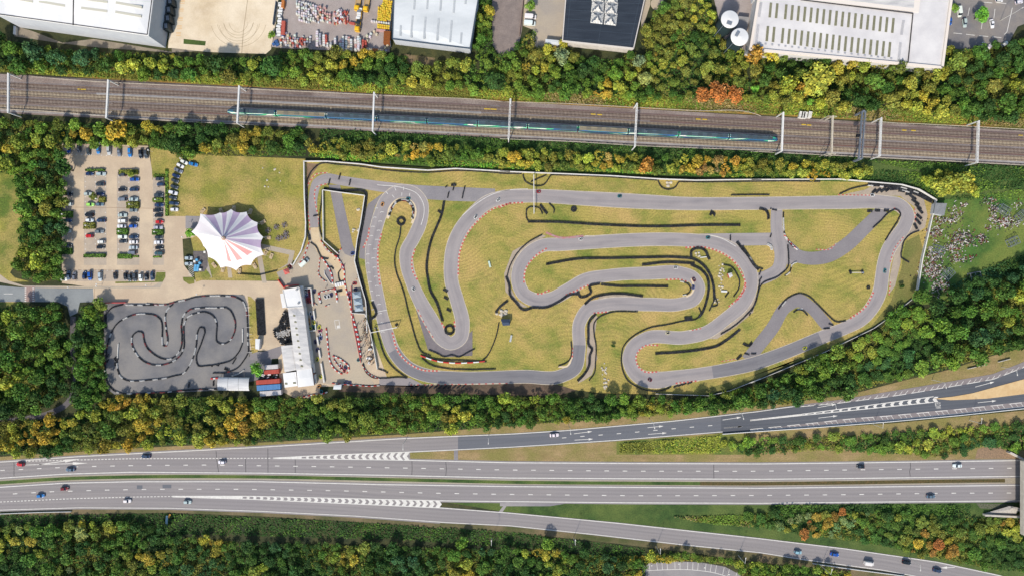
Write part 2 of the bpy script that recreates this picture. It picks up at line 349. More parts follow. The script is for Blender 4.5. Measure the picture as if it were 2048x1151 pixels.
area('small_circuit',T('K',[(40,130),(250,128),(490,130),(700,150),(900,100),(1100,50),(1400,42),(1510,50),(1545,140),(1560,300),(1570,640),(1560,690),(1800,690),(1780,900),(1225,1045),(900,1060),(150,1085),(90,1040),(65,960),(45,600)]),.05,M_SMALL)
area('dark_path',T('C2',[(0,515),(100,510),(225,470),(235,520),(200,560),(0,570)]),.053,M_DASPH)  # path laid in the dark asphalt
area('grass_strip',T('K',[(1545,60),(1580,70),(1630,120),(1660,460),(1650,640),(1590,660),(1565,500),(1560,200)]),.056,M_TENTGR)
area('grass_island',T('B1',[(1125,950),(1190,950),(1190,985),(1170,1020),(830,1030),(830,1018),(1115,1016)]),.1,M_GRASS2)
for q in ([(1105,415),(1180,415),(1180,450),(1105,450)],[(1315,985),(1398,985),(1398,1030),(1360,1037),(1320,1010)]):
    area('grass_island',T('B1',q),.1,M_GRASS2)
# tent surroundings
area('meadow_path',T('TN',[(950,590),(1420,690),(1380,860),(1180,950),(1320,860),(1345,740),(970,660)]),.052,M_TAN2)
area('meadow_path',T('TN',[(900,730),(970,730),(1040,1120),(980,1120)]),.052,M_TAN2)
area('meadow_path',T('TN',[(500,880),(550,880),(575,1050),(520,1050)]),.052,M_TAN2)
area('meadow_path',T('TN',[(180,750),(230,780),(300,1050),(250,1050)]),.052,M_TAN2)
area('entrance_court',T('TN',[(-60,215),(170,220),(150,390),(-60,385)]),.052,M_ASPH)
area('bin_compound',T('TN',[(45,690),(240,690),(240,900),(190,970),(45,970)]),.058,mat('compound',C(120,112,112),C(96,92,94),.6,fine=.1))
area('grass_island',T('TN',[(60,985),(240,960),(290,1040),(80,1110)]),.07,M_TENTGR)
area('grass_island',T('TN',[(240,760),(420,900),(700,1000),(950,700),(1180,950),(1120,1080),(720,1110),(640,1050),(240,1040)]),.027,M_TENTGR)
# circuit tarmac
MAIN=[(765,635,25),(757,600,26),(748,556,26.5),(743.5,518,27),(745,488,26),(751,462,26),(760.5,429,27),(774,400,28),(800,383,29),(828,388,28),(843,408,28),(843,430,28),(838,452,28),(826,478,27),(813,502,27),(813,525,27),(824,565,26),(838,597,28),(868,650,31),(882,674,29),(901,686,27),(920,676,28),(925,650,29),(914,600,28),(903,562,28),(902,530,29),(906,496,29),(921,460,29),(945,430,29),(975,405,29),(1010,394,28),(1051,392,27),(1167,397,29),(1222,400,30),(1306,404.5,29),(1361,407,27),(1500,407,26),(1678,405,27),(1770,405,28),(1800,411,28),(1815,430,28),(1810,450,28),(1793,475,29),(1778,497,29),(1769,522,28),(1764,552,28),(1760,580,29),(1746,611,29),(1722,638,28),(1690,655,26),(1650,671,27),(1565,706,27),(1508,726,28),(1455,738,27),(1420,744,26),(1350,754,29),(1310,759,34),(1285,755,32),(1265,738,28),(1258,715,27),(1267,693,28),(1290,677,27),(1370,674,27),(1410,665,27),(1450,638,27),(1488,603,29),(1502,570,28),(1500,543,28),(1485,518,29),(1460,497,28),(1425,484,27),(1390,481,27),(1117,489,27),(1085,491,27),(1060,505,28),(1041,530,28),(1036,560,28),(1048,588,28),(1075,600,28),(1100,598,28),(1135,580,28),(1170,559,26),(1215,551,25),(1300,546,26),(1360,546,27),(1388,556,25),(1398,575,25),(1388,598,26),(1362,607,26),(1300,608,27),(1210,609,27),(1175,619,27),(1160,642,26),(1158,700,26),(1150,735,27),(1122,751,27),(1050,752,27),(900,754,26),(860,751,27),(815,733,27),(787,700,27),(773,662,27)]
z=.064
area('run_off',[(767,385),(736,408),(731,425),(722,472),(718,516),(731,519),(736,490),(739,458),(750,413)],.060,M_DASPH)
area('run_off',T('C2',[(1170,130),(1280,500),(1420,550),(1600,540),(1600,360),(1520,430),(1430,480),(1330,430)]),.060,mat('run_off_asphalt',C(136,128,130),C(120,112,116),.2,fine=.12))
area('run_off',[(1690,388),(1728,380),(1745,372),(1790,368),(1830,382),(1848,400),(1855,430),(1850,455),(1838,463),(1826,466),(1808,482),(1802,502),(1801,525),(1790,572),(1779,586),(1778,560),(1790,500),(1826,450),(1830,415),(1800,392),(1740,391)],.058,M_SAND)
area('run_off',T('C3',[(1500,420),(1640,330),(1760,230),(1850,90),(1820,230),(1700,330),(1560,420)]),.058,M_SAND)
area('run_off',T('C3',[(720,110),(860,98),(1020,112),(1020,128),(700,140)]),.0585,M_SAND)
area('run_off',T('B3',[(30,960),(90,800),(300,680),(330,690),(160,800),(80,930),(70,1050),(120,1150),(200,1200),(140,1200),(40,1090)]),.0585,M_SAND)
area('run_off',T('C3',[(620,560),(640,320),(690,250),(700,260),(680,400),(700,560),(660,680),(600,720),(560,740),(620,640)]),.0585,M_SAND)
area('worn_ground',T('C2',[(640,745),(1150,755),(1560,740),(2050,735),(2200,745),(2350,790),(2200,830),(640,800)]),.056,mat('worn_soil',C(112,92,78),C(88,76,62),.3,fine=.2))
band('connecting_lane',[(836,384,27),(905,388,28),(990,391,27)],27,z-.004,M_ASPH,smooth=False)
band('connecting_lane',[(850,384,24),(767,374,21),(680,361,19),(652,357,19),(634,366,19),(628,385,18),(628,455,18)],19,z-.008,M_TRACK)
band('pit_entry',[(629,455),(632,478),(645,505),(668,522),(682,548),(688,590)],16,.056,mat('pale_pit_lane',C(222,200,166),C(208,184,150),.2,fine=.08))
area('old_track',[(657,370),(680,370),(686,400),(697,450),(706,490),(712,505),(704,514),(690,508),(683,497),(670,430),(660,380)],z-.004,M_DASPH)
band('connecting_lane',[(1400,481,27),(1470,479,25),(1548,478,25)],25,z-.008,M_TRACK,smooth=False)
band('connecting_lane',[(1553.5,416,23),(1553,450,24),(1556,480,26),(1562,510,26),(1556,538,26),(1535,552,25),(1510,560,26)],25,z-.006,M_TRACK)
band('connecting_lane',[(1572,498,28),(1596,512,26),(1655,512,27),(1690,492,28),(1730,455,27),(1767,419,26)],27,z-.010,M_DASPH)
band('connecting_lane',[(1495,720,26),(1512,697,26),(1545,655,26),(1573,612,25),(1597,600,27),(1616,610,24),(1650,646,24),(1664,664,22)],25,z-.010,M_DASPH)
area('connecting_lane',[(1540,470),(1566,470),(1598,497),(1592,526),(1575,530),(1566,500)],z-.013,M_TRACK)
area('pit_exit',T('C2',[(930,700),(1150,700),(1250,750),(1200,765),(930,755)]),z-.008,M_TRACK)
mq=cr(MAIN,5,True)
band('circuit',MAIN,27,z,M_TRACK,step=5,closed=True)
M_SHADET=mat('shaded_circuit_asphalt', C(140,137,141), C(124,122,128), .6, (.06,1.3,1), uv=True, rough=.85, thr=(.3,.7), fine=.06, rub=.14)  # darker seamed asphalt, with the tree belt's shade mixed into its colour
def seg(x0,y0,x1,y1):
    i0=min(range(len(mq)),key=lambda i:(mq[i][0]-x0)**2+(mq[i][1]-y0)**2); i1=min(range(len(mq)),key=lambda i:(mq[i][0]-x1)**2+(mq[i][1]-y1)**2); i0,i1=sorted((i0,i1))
    q=mq[i0:i1+1]; ribbon(MB(),[P(*p[:2]) for p in q],[p[2]/4-.3 for p in q],.069).build('circuit',M_SHADET,kind='structure')
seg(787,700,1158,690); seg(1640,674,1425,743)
mw=[P(*p[:2]) for p in mq]
# edge lines
eb=MB()
for sgn in (1,-1):
    e=[]
    n=len(mq)
    for i in range(n):
        a=mw[i-1]; b=mw[(i+1)%n]; d=math.hypot(b[0]-a[0],b[1]-a[1]); h=(mq[i][2]/8-.12)*sgn
        e.append((mw[i][0]-(b[1]-a[1])/d*h, mw[i][1]+(b[0]-a[0])/d*h))
    ribbon(eb,e,.26,.073,closed=True)
eb.build('circuit_edge_line',M_CREAM,kind='structure')
def kerb(pts, t='N', wid=.8, smooth=True, z=.076, pitch=1.9, red=1.0):
    w=[P(*p) for p in (cr(T(t,pts),4) if smooth else T(t,pts))]
    r=MB(); ribbon(r,w,wid*.62,z)
    r.m=[1]*len(r.f); r.uv=[]
    for x,y,a in resample(w,pitch): r.box(x,y,z,red,wid,.05,a,0,taper=.05)
    r.build('kerb',[M_RED,M_CREAM],kind='structure')
kerb([(857,640),(850,690),(815,775)],'B2'); kerb([(945,680),(925,760),(920,900),(935,1040)],'B2')
kerb([(1185,790),(1165,860),(1170,940),(1205,1005)],'B2'); kerb([(1868,455),(1750,495),(1640,580),(1560,680),(1510,800),(1497,975)],'B2')
kerb([(0,485),(60,460),(170,450)],'B3'); kerb([(330,782),(260,830),(180,940),(172,1020)],'B3'); kerb([(350,1080),(280,1105),(250,1100)],'B3')
kerb([(1340,773),(1470,772),(1580,805),(1680,870),(1735,950),(1765,1050),(1700,1150)],'B3',wid=.9)
kerb([(480,1110),(560,1075),(640,1040)],'B3'); kerb([(1200,1003),(1300,1003),(1350,1020)],'B3')
kerb([(1025,380),(1060,500),(1130,585),(1230,640),(1370,650)],'C2',wid=.9)
kerb([(1210,215),(1260,320),(1330,430)],'C2',pitch=3,wid=.5); kerb([(1160,750),(1500,745),(1870,738)],'C2',pitch=3.4,wid=.5)
kerb([(680,235),(780,225)],'C3'); kerb([(520,490),(520,560)],'C3'); kerb([(1130,465),(1040,470),(980,540),(990,610),(1040,655),(1140,655)],'C3')
kerb([(1650,185),(1740,100),(1765,20)],'C3'); kerb([(1270,738),(1430,720)],'C3'); kerb([(1440,345),(1360,362)],'C3',wid=.5)
kerb([(725,270),(830,190),(890,80)],'C4',wid=.9); kerb([(1000,100),(1012,0)],'C4',wid=.6); kerb([(1010,870),(1040,780),(1110,690)],'B4',wid=.5)
kerb([(640,395),(860,398)],'B4',wid=.5); kerb([(480,787),(580,782),(620,740)],'B4',wid=.5); kerb([(1040,492),(1080,530),(1050,600)],'B4',wid=.5)
kerb([(430,640),(430,300),(470,250),(560,235)],'B2',pitch=2.1,wid=.6,red=1.1); kerb([(495,600),(495,330),(555,315)],'B2',pitch=2.1,wid=.6,red=1.1)
kerb([(1380,310),(1400,340)],'C2'); kerb([(1470,300),(1475,350)],'C2'); kerb([(1185,500),(1190,590)],'B4',wid=.5); kerb([(1600,580),(1720,560)],'C3',wid=.4)
def strip(pts,t,wpx,z,m,name='marking',smooth=True,step=5):
    q=cr(T(t,pts),step) if smooth else T(t,pts)
    return ribbon(MB(),[P(*p[:2]) for p in q],wpx/4,z).build(name,m,kind='structure')
strip([(915,323),(1100,345),(1200,385),(1250,470),(1250,540),(1230,612)],'B2',1.1,.09,M_WHITE)
strip([(990,565),(1010,480),(1060,432),(1120,425),(1175,460),(1190,520),(1165,600)],'B2',5,.088,mat('pale_kerb',C(226,206,176),fine=.08))
strip([(1870,358),(1750,388),(1640,450),(1525,545)],'B2',1,.09,M_WHITE); strip([(0,372),(80,358),(200,352)],'B3',1,.09,M_WHITE)
strip([(1500,682),(1600,710),(1695,765)],'B3',1,.09,M_WHITE); strip([(610,690),(685,690)],'B3',2.2,.09,M_CREAM,smooth=False)
strip([(330,665),(420,700),(600,690)],'B3',4,.087,mat('pink_kerb',C(176,150,150),C(190,120,118),.6))
strip([(1375,995),(1395,1060),(1370,1110),(1340,1125)],'B3',3.5,.087,mat('pale_kerb',C(226,206,176)))
strip([(895,230),(985,212)],'C2',1,.09,M_WHITE,smooth=False); strip([(340,205),(380,205)],'C4',2.5,.09,M_WHITE,smooth=False)
strip([(420,620),(480,618),(520,545)],'C3',3.5,.087,mat('pale_kerb',C(226,206,176)))
g=MB()   # staggered grid boxes on the start straight
for i in range(14):
    for side in (0,1):
        Y=489+i*66+side*28
        xl=(905 if side==0 else 960)-(Y-489)*.19*(1 if Y<850 else 0)- (68 if Y>=850 else 0)+(max(0,Y-850))*.13 - (10 if side else 0)
        x,y=T1('B2',xl+5,Y); g.box(*P(x,y),.088,1.7,.25,.004,-.12); g.box(*P(x-2.6,y+.6),.088,.25,.7,.004,-.12)
for X,Y,a in ((985,380,-.9),(1030,405,-.9),(1045,352,-1.2),(1092,390,1.5),(1148,395,1.4),(1105,350,1.5)):
    x,y=T1('B2',X,Y); g.box(*P(x,y),.088,1.7,.25,.004,a)
for X,Y,s in ((270,-15,26),):
    pass
x,y=P(*T1('P2',912,120))
for dx,dy,lx,ly in ((0,2.1,2.4,.2),(0,-2.1,2.4,.2),(-1.1,0,.2,4.2),(1.1,0,.2,4.2),(.3,-1.2,1.4,1.2)): 
    a=.16; g.box(x+dx*math.cos(a)-dy*math.sin(a),y+dx*math.sin(a)+dy*math.cos(a),.06,lx,ly,.004,a)
g.build('grid_marking',M_WHITE,kind='structure')
# ================================================================ ROADS
def pp(*s): return [tuple(map(float,q.split(','))) for q in ' '.join(s).split()]
N_TOP=pp('-40,924 0,923 162,911.5 520,893 808,875.6 916,871 1020,867 1144,859 1347,841 1520,821.4 1566,814.4 1678,800.5 1778,784 1889,765.7 1986,749 2048,725 2100,700')
S_LOW=pp('807,903 908,898.4 1020,893 1115,887 1235,879 1442,862.5 1500,859.5 1639,850 1778,839 1917,826 2048,812 2100,806')
NM_TOP=pp('808,919 1020,924 1261,925.5 1520,926.4 1700,924.5 2048,919.6 2100,918')
NM_BOT=pp('-40,958 0,955 130,946.8 261,943 520,944.7 788,949.4 1020,954.6 1261,956 1520,957 1700,955.5 2048,951 2100,950')
SM_TOP=pp('-40,976 0,973 130,965 261,962 520,962 761,967.7 1020,971.6 1520,975 1700,973 2048,969 2100,968')
SM_BOT=pp('876,1000 1020,1001.7 1261,1004 1520,1005 1700,1003 2048,1000 2100,999')
GL=pp('876,1014 1018,1024.7 1235,1045 1392,1062 1520,1076 1687,1096 1874,1123 2000,1150 2040,1165')
S_BOT=pp('-40,1020 0,1018.7 157,1014 340,1015 520,1021 709,1030.5 892,1043.6 1020,1050 1183,1067 1366,1088 1520,1103.7 1607,1117.6 1767,1139 1821,1149 1900,1165')
def interp(L,x):
    for a,b in zip(L,L[1:]):
        if a[0]<=x<=b[0]: return a[1]+(b[1]-a[1])*(x-a[0])/(b[0]-a[0])
    p,q=(L[0],L[1]) if x<L[0][0] else (L[-2],L[-1])
    if x<L[0][0] and L[0][0]>-30: return L[0][1]
    return p[1]+(q[1]-p[1])*(x-p[0])/(q[0]-p[0])
def road(name,top,bot,x0,x1,z,m,ext=3.2,n=12):
    mb=MB(); vs=[];uv=[]
    k=max(2,int((x1-x0)/n))
    xs=[x0+(x1-x0)*i/k for i in range(k+1)]
    for x in xs:
        a=interp(top,x)-ext; b=interp(bot,x)+ext
        for j in range(5):
            y=a+(b-a)*j/4; p=P(x,y); vs.append((p[0],p[1],z)); uv.append((x/4,(interp(bot,x)-y)/4))
    fs=[(i*5+j+1,(i+1)*5+j+1,(i+1)*5+j,i*5+j) for i in range(k) for j in range(4)]
    mb.add(vs,fs); mb.uv=uv; return mb.build(name,m,kind='structure')
road('northern_carriageway',N_TOP,NM_BOT,-220,820,.06,M_ROAD)
road('northern_carriageway',NM_TOP,NM_BOT,820,2260,.06,M_ROAD)
road('slip_road',N_TOP,S_LOW,820,916,.064,M_ROAD,ext=1.5)
road('slip_road',N_TOP,S_LOW,916,1442,.064,M_ROAD2,ext=1.5)
road('slip_road',N_TOP,S_LOW,1442,2220,.064,mat('fresh_asphalt',C(88,91,100),C(102,105,112),.7,(.03,1.5,1),uv=True),ext=2)
road('southern_carriageway',SM_TOP,S_BOT,-220,880,.06,M_ROAD)
road('southern_carriageway',SM_TOP,SM_BOT,880,2260,.06,M_ROAD)
road('slip_road',GL,S_BOT,880,2040,.064,M_ROAD,ext=1.5)
def shoulder(L,side,x0,x1,wmax):
    mb=MB(); xs=np.linspace(x0,x1,30); w=[wmax*min(1,(x-x0+20)/200) for x in xs]
    ribbon(mb,[P(x,interp(L,x)+side*(wi/2-2)) for x,wi in zip(xs,w)],[wi/4 for wi in w],.0715); mb.build('hard_shoulder',mat('shoulder_asphalt',C(150,140,140),C(136,128,130),.3,fine=.08),kind='structure')
shoulder(N_TOP,1,1590,2090,11); shoulder(S_LOW,-1,1500,2090,12)
area('island',[(1867,796),(1905,792),(1945,785),(2000,770),(2048,757),(2100,740),(2100,776),(2048,786.6),(1972,796),(1900,799)],.18,M_ISLE)
area('paved_crossing',[(908,897),(916,897),(916,923),(908,923)],.07,M_ASPH); area('paved_crossing',[(1014,1001),(1020,1001),(1004,1024),(996,1024)],.07,M_ASPH)
area('gravel_shoulder',[(1000,1004),(1130,1006),(1100,1011),(1000,1011)],.056,M_ASPH)
mm=MB()
def line(L,w=1.3,x0=None,x1=None,dy=0,z=.075):
    pts=[(x,y+dy) for x,y in L]
    if x0 is not None: pts=[(x,interp(L,x)+dy) for x in np.linspace(x0,x1,max(2,int((x1-x0)/25)))]
    ribbon(mm,[P(*p) for p in pts],w/4,z)
line(N_TOP,1.5,-40,1590); line(S_LOW,1.3,807,1445); line(NM_TOP,1.6); line(NM_BOT,1.6); line(SM_TOP,1.6); line(SM_BOT,1.5); line(GL,1.4); line(S_BOT,1.2)
def dashes(L,pitch,ln,w,x0,x1,z=.075):
    x=x0
    while x<x1:
        a=(x,interp(L,x)); b=(x+ln,interp(L,x+ln)); ribbon(mm,[P(*a),P(*b)],w/4,z); x+=pitch
dashes(pp('0,939.5 154,932 261,929.8 403,928.5 510,929.8 657,932 803,934.5 1012,938.4 1274,940.8 1504,941 1727,938 2048,934.6'),36.6,9,1.5,1,2048)
dashes(pp('0,989 31,986 102,982 209,978.7 314,977 489,977 672,980 874,985 986,986.8 1141,988.6 1293,990 1518,989.4 1698,987.8 1885,985 2048,984.4'),36.8,9,1.5,26,2048)
dashes(pp('48,921 261,916 520,915 545,915'),6.95,4.4,1.5,50,541); dashes(pp('0,1002.5 131,996.5 261,992.6 345,991.5'),7,4.4,1.5,0,345)
dashes(pp('1120,875 1136,873.5 1248,865 1361,854.7 1442,848'),36.5,8.5,1.3,1124,1440)
def gore(top,bot,x0,x1,dirn,step):      # white edges and chevrons between two lines
    for L in (top,bot):
        xs=np.linspace(x0,x1,24); ribbon(mm,[P(x,interp(L,x)) for x in xs],.4,.0765)
    x=x1-2
    while x>x0+6:
        yt,yb=interp(top,x),interp(bot,x); ym=(yt+yb)/2; h=(yb-yt)/2
        w=max(4.6,min(8.6,3.2+h*.8)); q=dirn*h*.75
        mm.poly([P(x-q,yt),P(x-q+w,yt),P(x+w+q*0,ym),P(x-q+w,yb),P(x-q,yb),P(x,ym)],.072)
        x-=step
g1t=pp('546,914.6 640,909.5 807,903'); g1b=pp('546,915.6 640,916.5 810,919')
g2t=pp('345,991 500,991 876,1000'); g2b=pp('345,992.3 500,997 876,1014')
g3t=pp('1500,839 1603,827.2 1867,792'); g3b=pp('1500,840 1603,829.5 1867,803')
gore(g1t,g1b,546,807,-1,13.8); gore(g2t,g2b,345,877,1,13.6); gore(g3t,g3b,1500,1867,-1,17)
mm.poly([P(600-54,914.6),P(600,911.7),P(600,916.1),P(546,915.6)],.0735); mm.poly([P(345,991),P(480,991),P(480,996.4),P(345,992.3)],.0735)
mm.poly([P(1500,838.6),P(1604,827),P(1604,830),P(1500,840.4)],.0735)
def arrow(x0,y0,x1,y1,w=1.0,hl=9,hw=4.4,z=.077,bent=0):
    a=math.atan2(y1-y0,x1-x0); c,s=math.cos(a),math.sin(a); L=math.hypot(x1-x0,y1-y0)
    q=lambda u,v: P(x0+u*c-v*s,y0+u*s+v*c)
    mm.poly([q(0,-w/2),q(L-hl,-w/2),q(L-hl,w/2),q(0,w/2)],z); mm.poly([q(L-hl,-hw/2-bent),q(L,-bent),q(L-hl,hw/2-bent)],z)
for a in (T('D3',[(565,62),(705,44)]),T('D3',[(570,110),(712,102)]),T('D3',[(1127,15),(1250,3)]),T('D3',[(1132,66),(1275,55)]),T('D3',[(1712,17),(1855,5)]),T('C3',[(1600,1002),(1735,982)]),T('C3',[(1610,1060),(1745,1048)]),T('C4',[(485,913),(620,888)]),T('C4',[(492,988),(630,972)]),T('C4',[(1620,765),(1758,728)]),T('C4',[(1638,878),(1772,864)])):
    arrow(*a[0],*a[1])
arrow(*T1('D1',190,300),*T1('D1',672,286),1.2,30,5.5); arrow(*T1('D1',300,297),*T1('D1',612,254),1.6,30,6); arrow(*T1('D4',1530,1058),*T1('D4',1420,1062),1.2,14,5)
def ladder(L,side,x0,x1,period=37,on=27,off=8.5):   # hatched hard shoulder
    x=x0
    while x<x1:
        xs=np.linspace(x,x+on,5); inner=[(q,interp(L,q)+side*off*min(1,(q-x0+60)/260)) for q in xs]
        ribbon(mm,[P(*q) for q in inner],.3,.0775)
        for q in np.linspace(x+2,x+on-2,3):
            yo=interp(L,q+side*-5); yi=interp(L,q)+side*off*min(1,(q-x0+60)/260); ribbon(mm,[P(q+6,yo),P(q,yi)],.2,.0785)
        x+=period
ladder(N_TOP,1,1600,2060); ladder(S_LOW,-1,1500,2060,on=25)
line(S_LOW,1.6,1500,2060,z=.0755)
mm.uv=[]; mm.build('road_marking',M_WHITE,kind='structure')
mk.build('road_marking',M_WHITE,kind='structure')
def text(s,x,y,size,rz,z,m,parent=None,sx=1,name='lettering',kind='structure',tilt=None):
    cu=bpy.data.curves.new(name,'FONT'); cu.body=s; cu.size=size; cu.align_x='CENTER'; cu.align_y='CENTER'; cu.extrude=.003
    t=bpy.data.objects.new('t',cu); me=bpy.data.meshes.new_from_object(t); bpy.data.objects.remove(t)
    me.materials.append(m); o=bpy.data.objects.new(name,me); COL.objects.link(o); o.location=(x,y,z); o.rotation_euler=tilt or (0,0,rz); o.scale=(sx,1,1)
    if kind: o['kind']=kind
    if parent: o.parent=parent
    return o
text('SLOW',*P(*T1('C4',1349,899)),4.0,math.radians(-83),.078,M_WHITE,name='road_lettering').scale=(.27,1.0,1)
# surface patches and seams
for q in ([(1047,456),(1090,456),(1090,484),(1047,484)],[(1243,451),(1311,451),(1311,478),(1243,478)]): area('asphalt_patch',T('D1',q),.0745,M_ROAD2)
sm=MB()
for t,pts in (('D1',[(1652,195),(1660,280),(1672,355)]),('D1',[(1878,245),(1880,360)]),('D2',[(137,175),(138,360)]),('D2',[(346,258),(346,362)]),('D2',[(1238,272),(1240,330),(1237,378)]),('D2',[(1497,278),(1502,330),(1497,384)]),('D3',[(1634,296),(1635,405)]),('D4',[(1197,275),(1200,310),(1192,340),(1197,380)]),('D1',[(108,280),(108,385)]),('A1',[(0,0),(0,1)])):
    ribbon(sm,[P(*q) for q in T(t,pts)],.22,.0742)
sm.uv=[]; sm.build('asphalt_seam',M_BLK,kind='structure')
tr=MB()   # turning marks on the concrete yard
for k in range(6):
    pts=[(1870+ (95+k*24)*math.cos(a)*(1 if k%2 else .8)-40, 150+(100+k*22)*math.sin(a)) for a in np.linspace(.2,2.9,14)]
    ribbon(tr,[P(*q) for q in T('A1',pts)],.16,.046)
ribbon(tr,[P(*q) for q in T('A1',[(1855,410),(1868,240),(1890,80),(1900,0)])],.3,.046)
tr.uv=[]; tr.build('tyre_mark',mat('tyre_mark',C(176,156,130)),kind='structure')
yl=MB()
for X,Y in ((1400,15),(1392,75),(1385,145),(1378,210),(1370,262)):
    for dy in (-10,0,12):
        x,y=T1('A1',X,Y+dy); yl.box(*P(x,y),.046,2.4,.18,.004)
yl.build('bay_marking',mat('orange_paint',C(232,172,80)),kind='structure')
# car-park bay ticks
bt=MB()
def tick(x,y,w=2.2): bt.box(*P(x,y),.046,w/4,.16,.003); bt.box(*P(x,y),.0465,.16,w/4,.003)
for Y in (525,602,677,752,820,890): 
    for X in (365,510,658): tick(*T1('CP1',X,Y))
for Y in (535,610,690,755,825,895):
    for X in (848,990,1132): tick(*T1('CP1',X,Y))
for Y in (185,262,340,415,495,570,645,720):
    for X in (373,520,665,855,1003,1150,1375): tick(*T1('CP2',X,Y))
for Y in (600,672,745): tick(*T1('CP1',180,Y))
for Y in (415,490,568,640,335): tick(*T1('CP2',182,Y))
for X in (170,240,312,380,450,600,670,745,900,1050): tick(*T1('CP1',X,205+X*.03))
for X in np.arange(135,1720,93): tick(*T1('CP3',X,556+X*.012))
for k in range(7):
    x,y=T1('TN',20-k*0,880+k*25); bt.bar((*P(x-6,y-3.5),.048),(*P(x+5,y+3.5),.048),.16,.004)
bt.build('bay_marking',M_WHITE,kind='structure')
dr=MB()
for t,pts in (('CP1',[(200,968),(820,975),(1350,985)]),('CP3',[(150,555),(1100,560),(1950,572)]),('B1',[(680,1050),(681,1160)]),('CP1',[(30,55),(1300,120)])): ribbon(dr,[P(*q) for q in T(t,pts)],.16,.047)
dr.uv=[]; dr.build('drain_channel',mat('drain',C(150,120,100)),kind='structure')
# ================================================================ RAILWAY
def T3(x): return interp(pp('-60,196 0,199 130,206 640,230 1713,286 2048,303 2110,306'),x)
railxs=list(np.linspace(-230,2270,66))
MB().poly([P(x,T3(x)+interp(pp('-60,-52 0,-51 640,-48 1713,-43 2110,-41'),x)) for x in railxs]+[P(x,T3(x)+27) for x in reversed(railxs)],.10).build('ballast',M_BALL,kind='structure')
mb=MB(); ribbon(mb,[P(x,T3(x)+22) for x in railxs],.8,.13); ribbon(mb,[P(x,T3(x)-21) for x in railxs if 180<x<1000],1.1,.125); mb.uv=[]
mb.build('cable_route',mat('pale_walkway',C(176,170,168),C(150,144,144),.2),kind='structure')
mb=MB()
for a,b,o in ((40,560,-33),(700,980,-36),(1000,2048,-36),(1180,2048,7.5),(1300,2048,-22),(300,1500,7.5)): ribbon(mb,[P(x,T3(x)+o) for x in np.linspace(a,b,20)],.7,.12)
mb.uv=[]; mb.build('ballast_streak',mat('rusty_ballast',C(128,94,80),C(112,90,84),.3,(.1,1,1),fine=.2),kind='structure')
for off,ms in ((-29,M_SLEEPD),(-14.5,M_SLEEP),(0,M_SLEEPD),(15,M_SLEEP)):
    c=[P(x,T3(x)+off) for x in railxs]; mb=MB()
    bnd=ribbon(MB(),c,3.0,.106); bnd.build('track_bed',mat('oily_ballast',C(112,94,86),C(96,82,78),.5,(.05,1,1),fine=.25,thr=(.3,.7)),kind='structure')
    for x,y,a in resample(c,.68): mb.box(x,y,.10,.3,2.55,.08,a,0)
    for s in (-.75,.75):
        w=offs(c,s)
        for p,q in zip(w,w[1:]): mb.bar((*p,.24),(*q,.24),.1,.14,1)
    mb.build('railway_track',[ms,M_RAIL],kind='structure')
yb=MB()
for X,Y in ((610,686),(625,688),(650,688)): yb.box(*P(*T1('A1',X,Y)),.12,1.6,.5,.15,-.05)
for X,Y in ((715,878),(765,882),(1520,916),(1570,918)): yb.box(*P(*T1('A3',X,Y)),.12,2.4,.5,.15,-.05)
for X,Y in ((1820,838),(1870,840)): yb.box(*P(*T1('A2',X,Y)),.12,3,.5,.15,-.05)
for X,Y in ((400,933),(440,937),(1150,975),(1220,977),(2020,1012)): yb.box(*P(*T1('A4',X,Y)),.12,2.2,.5,.15,-.05)
yb.build('track_equipment',mat('yellow_box',C(214,180,60)),kind='structure')
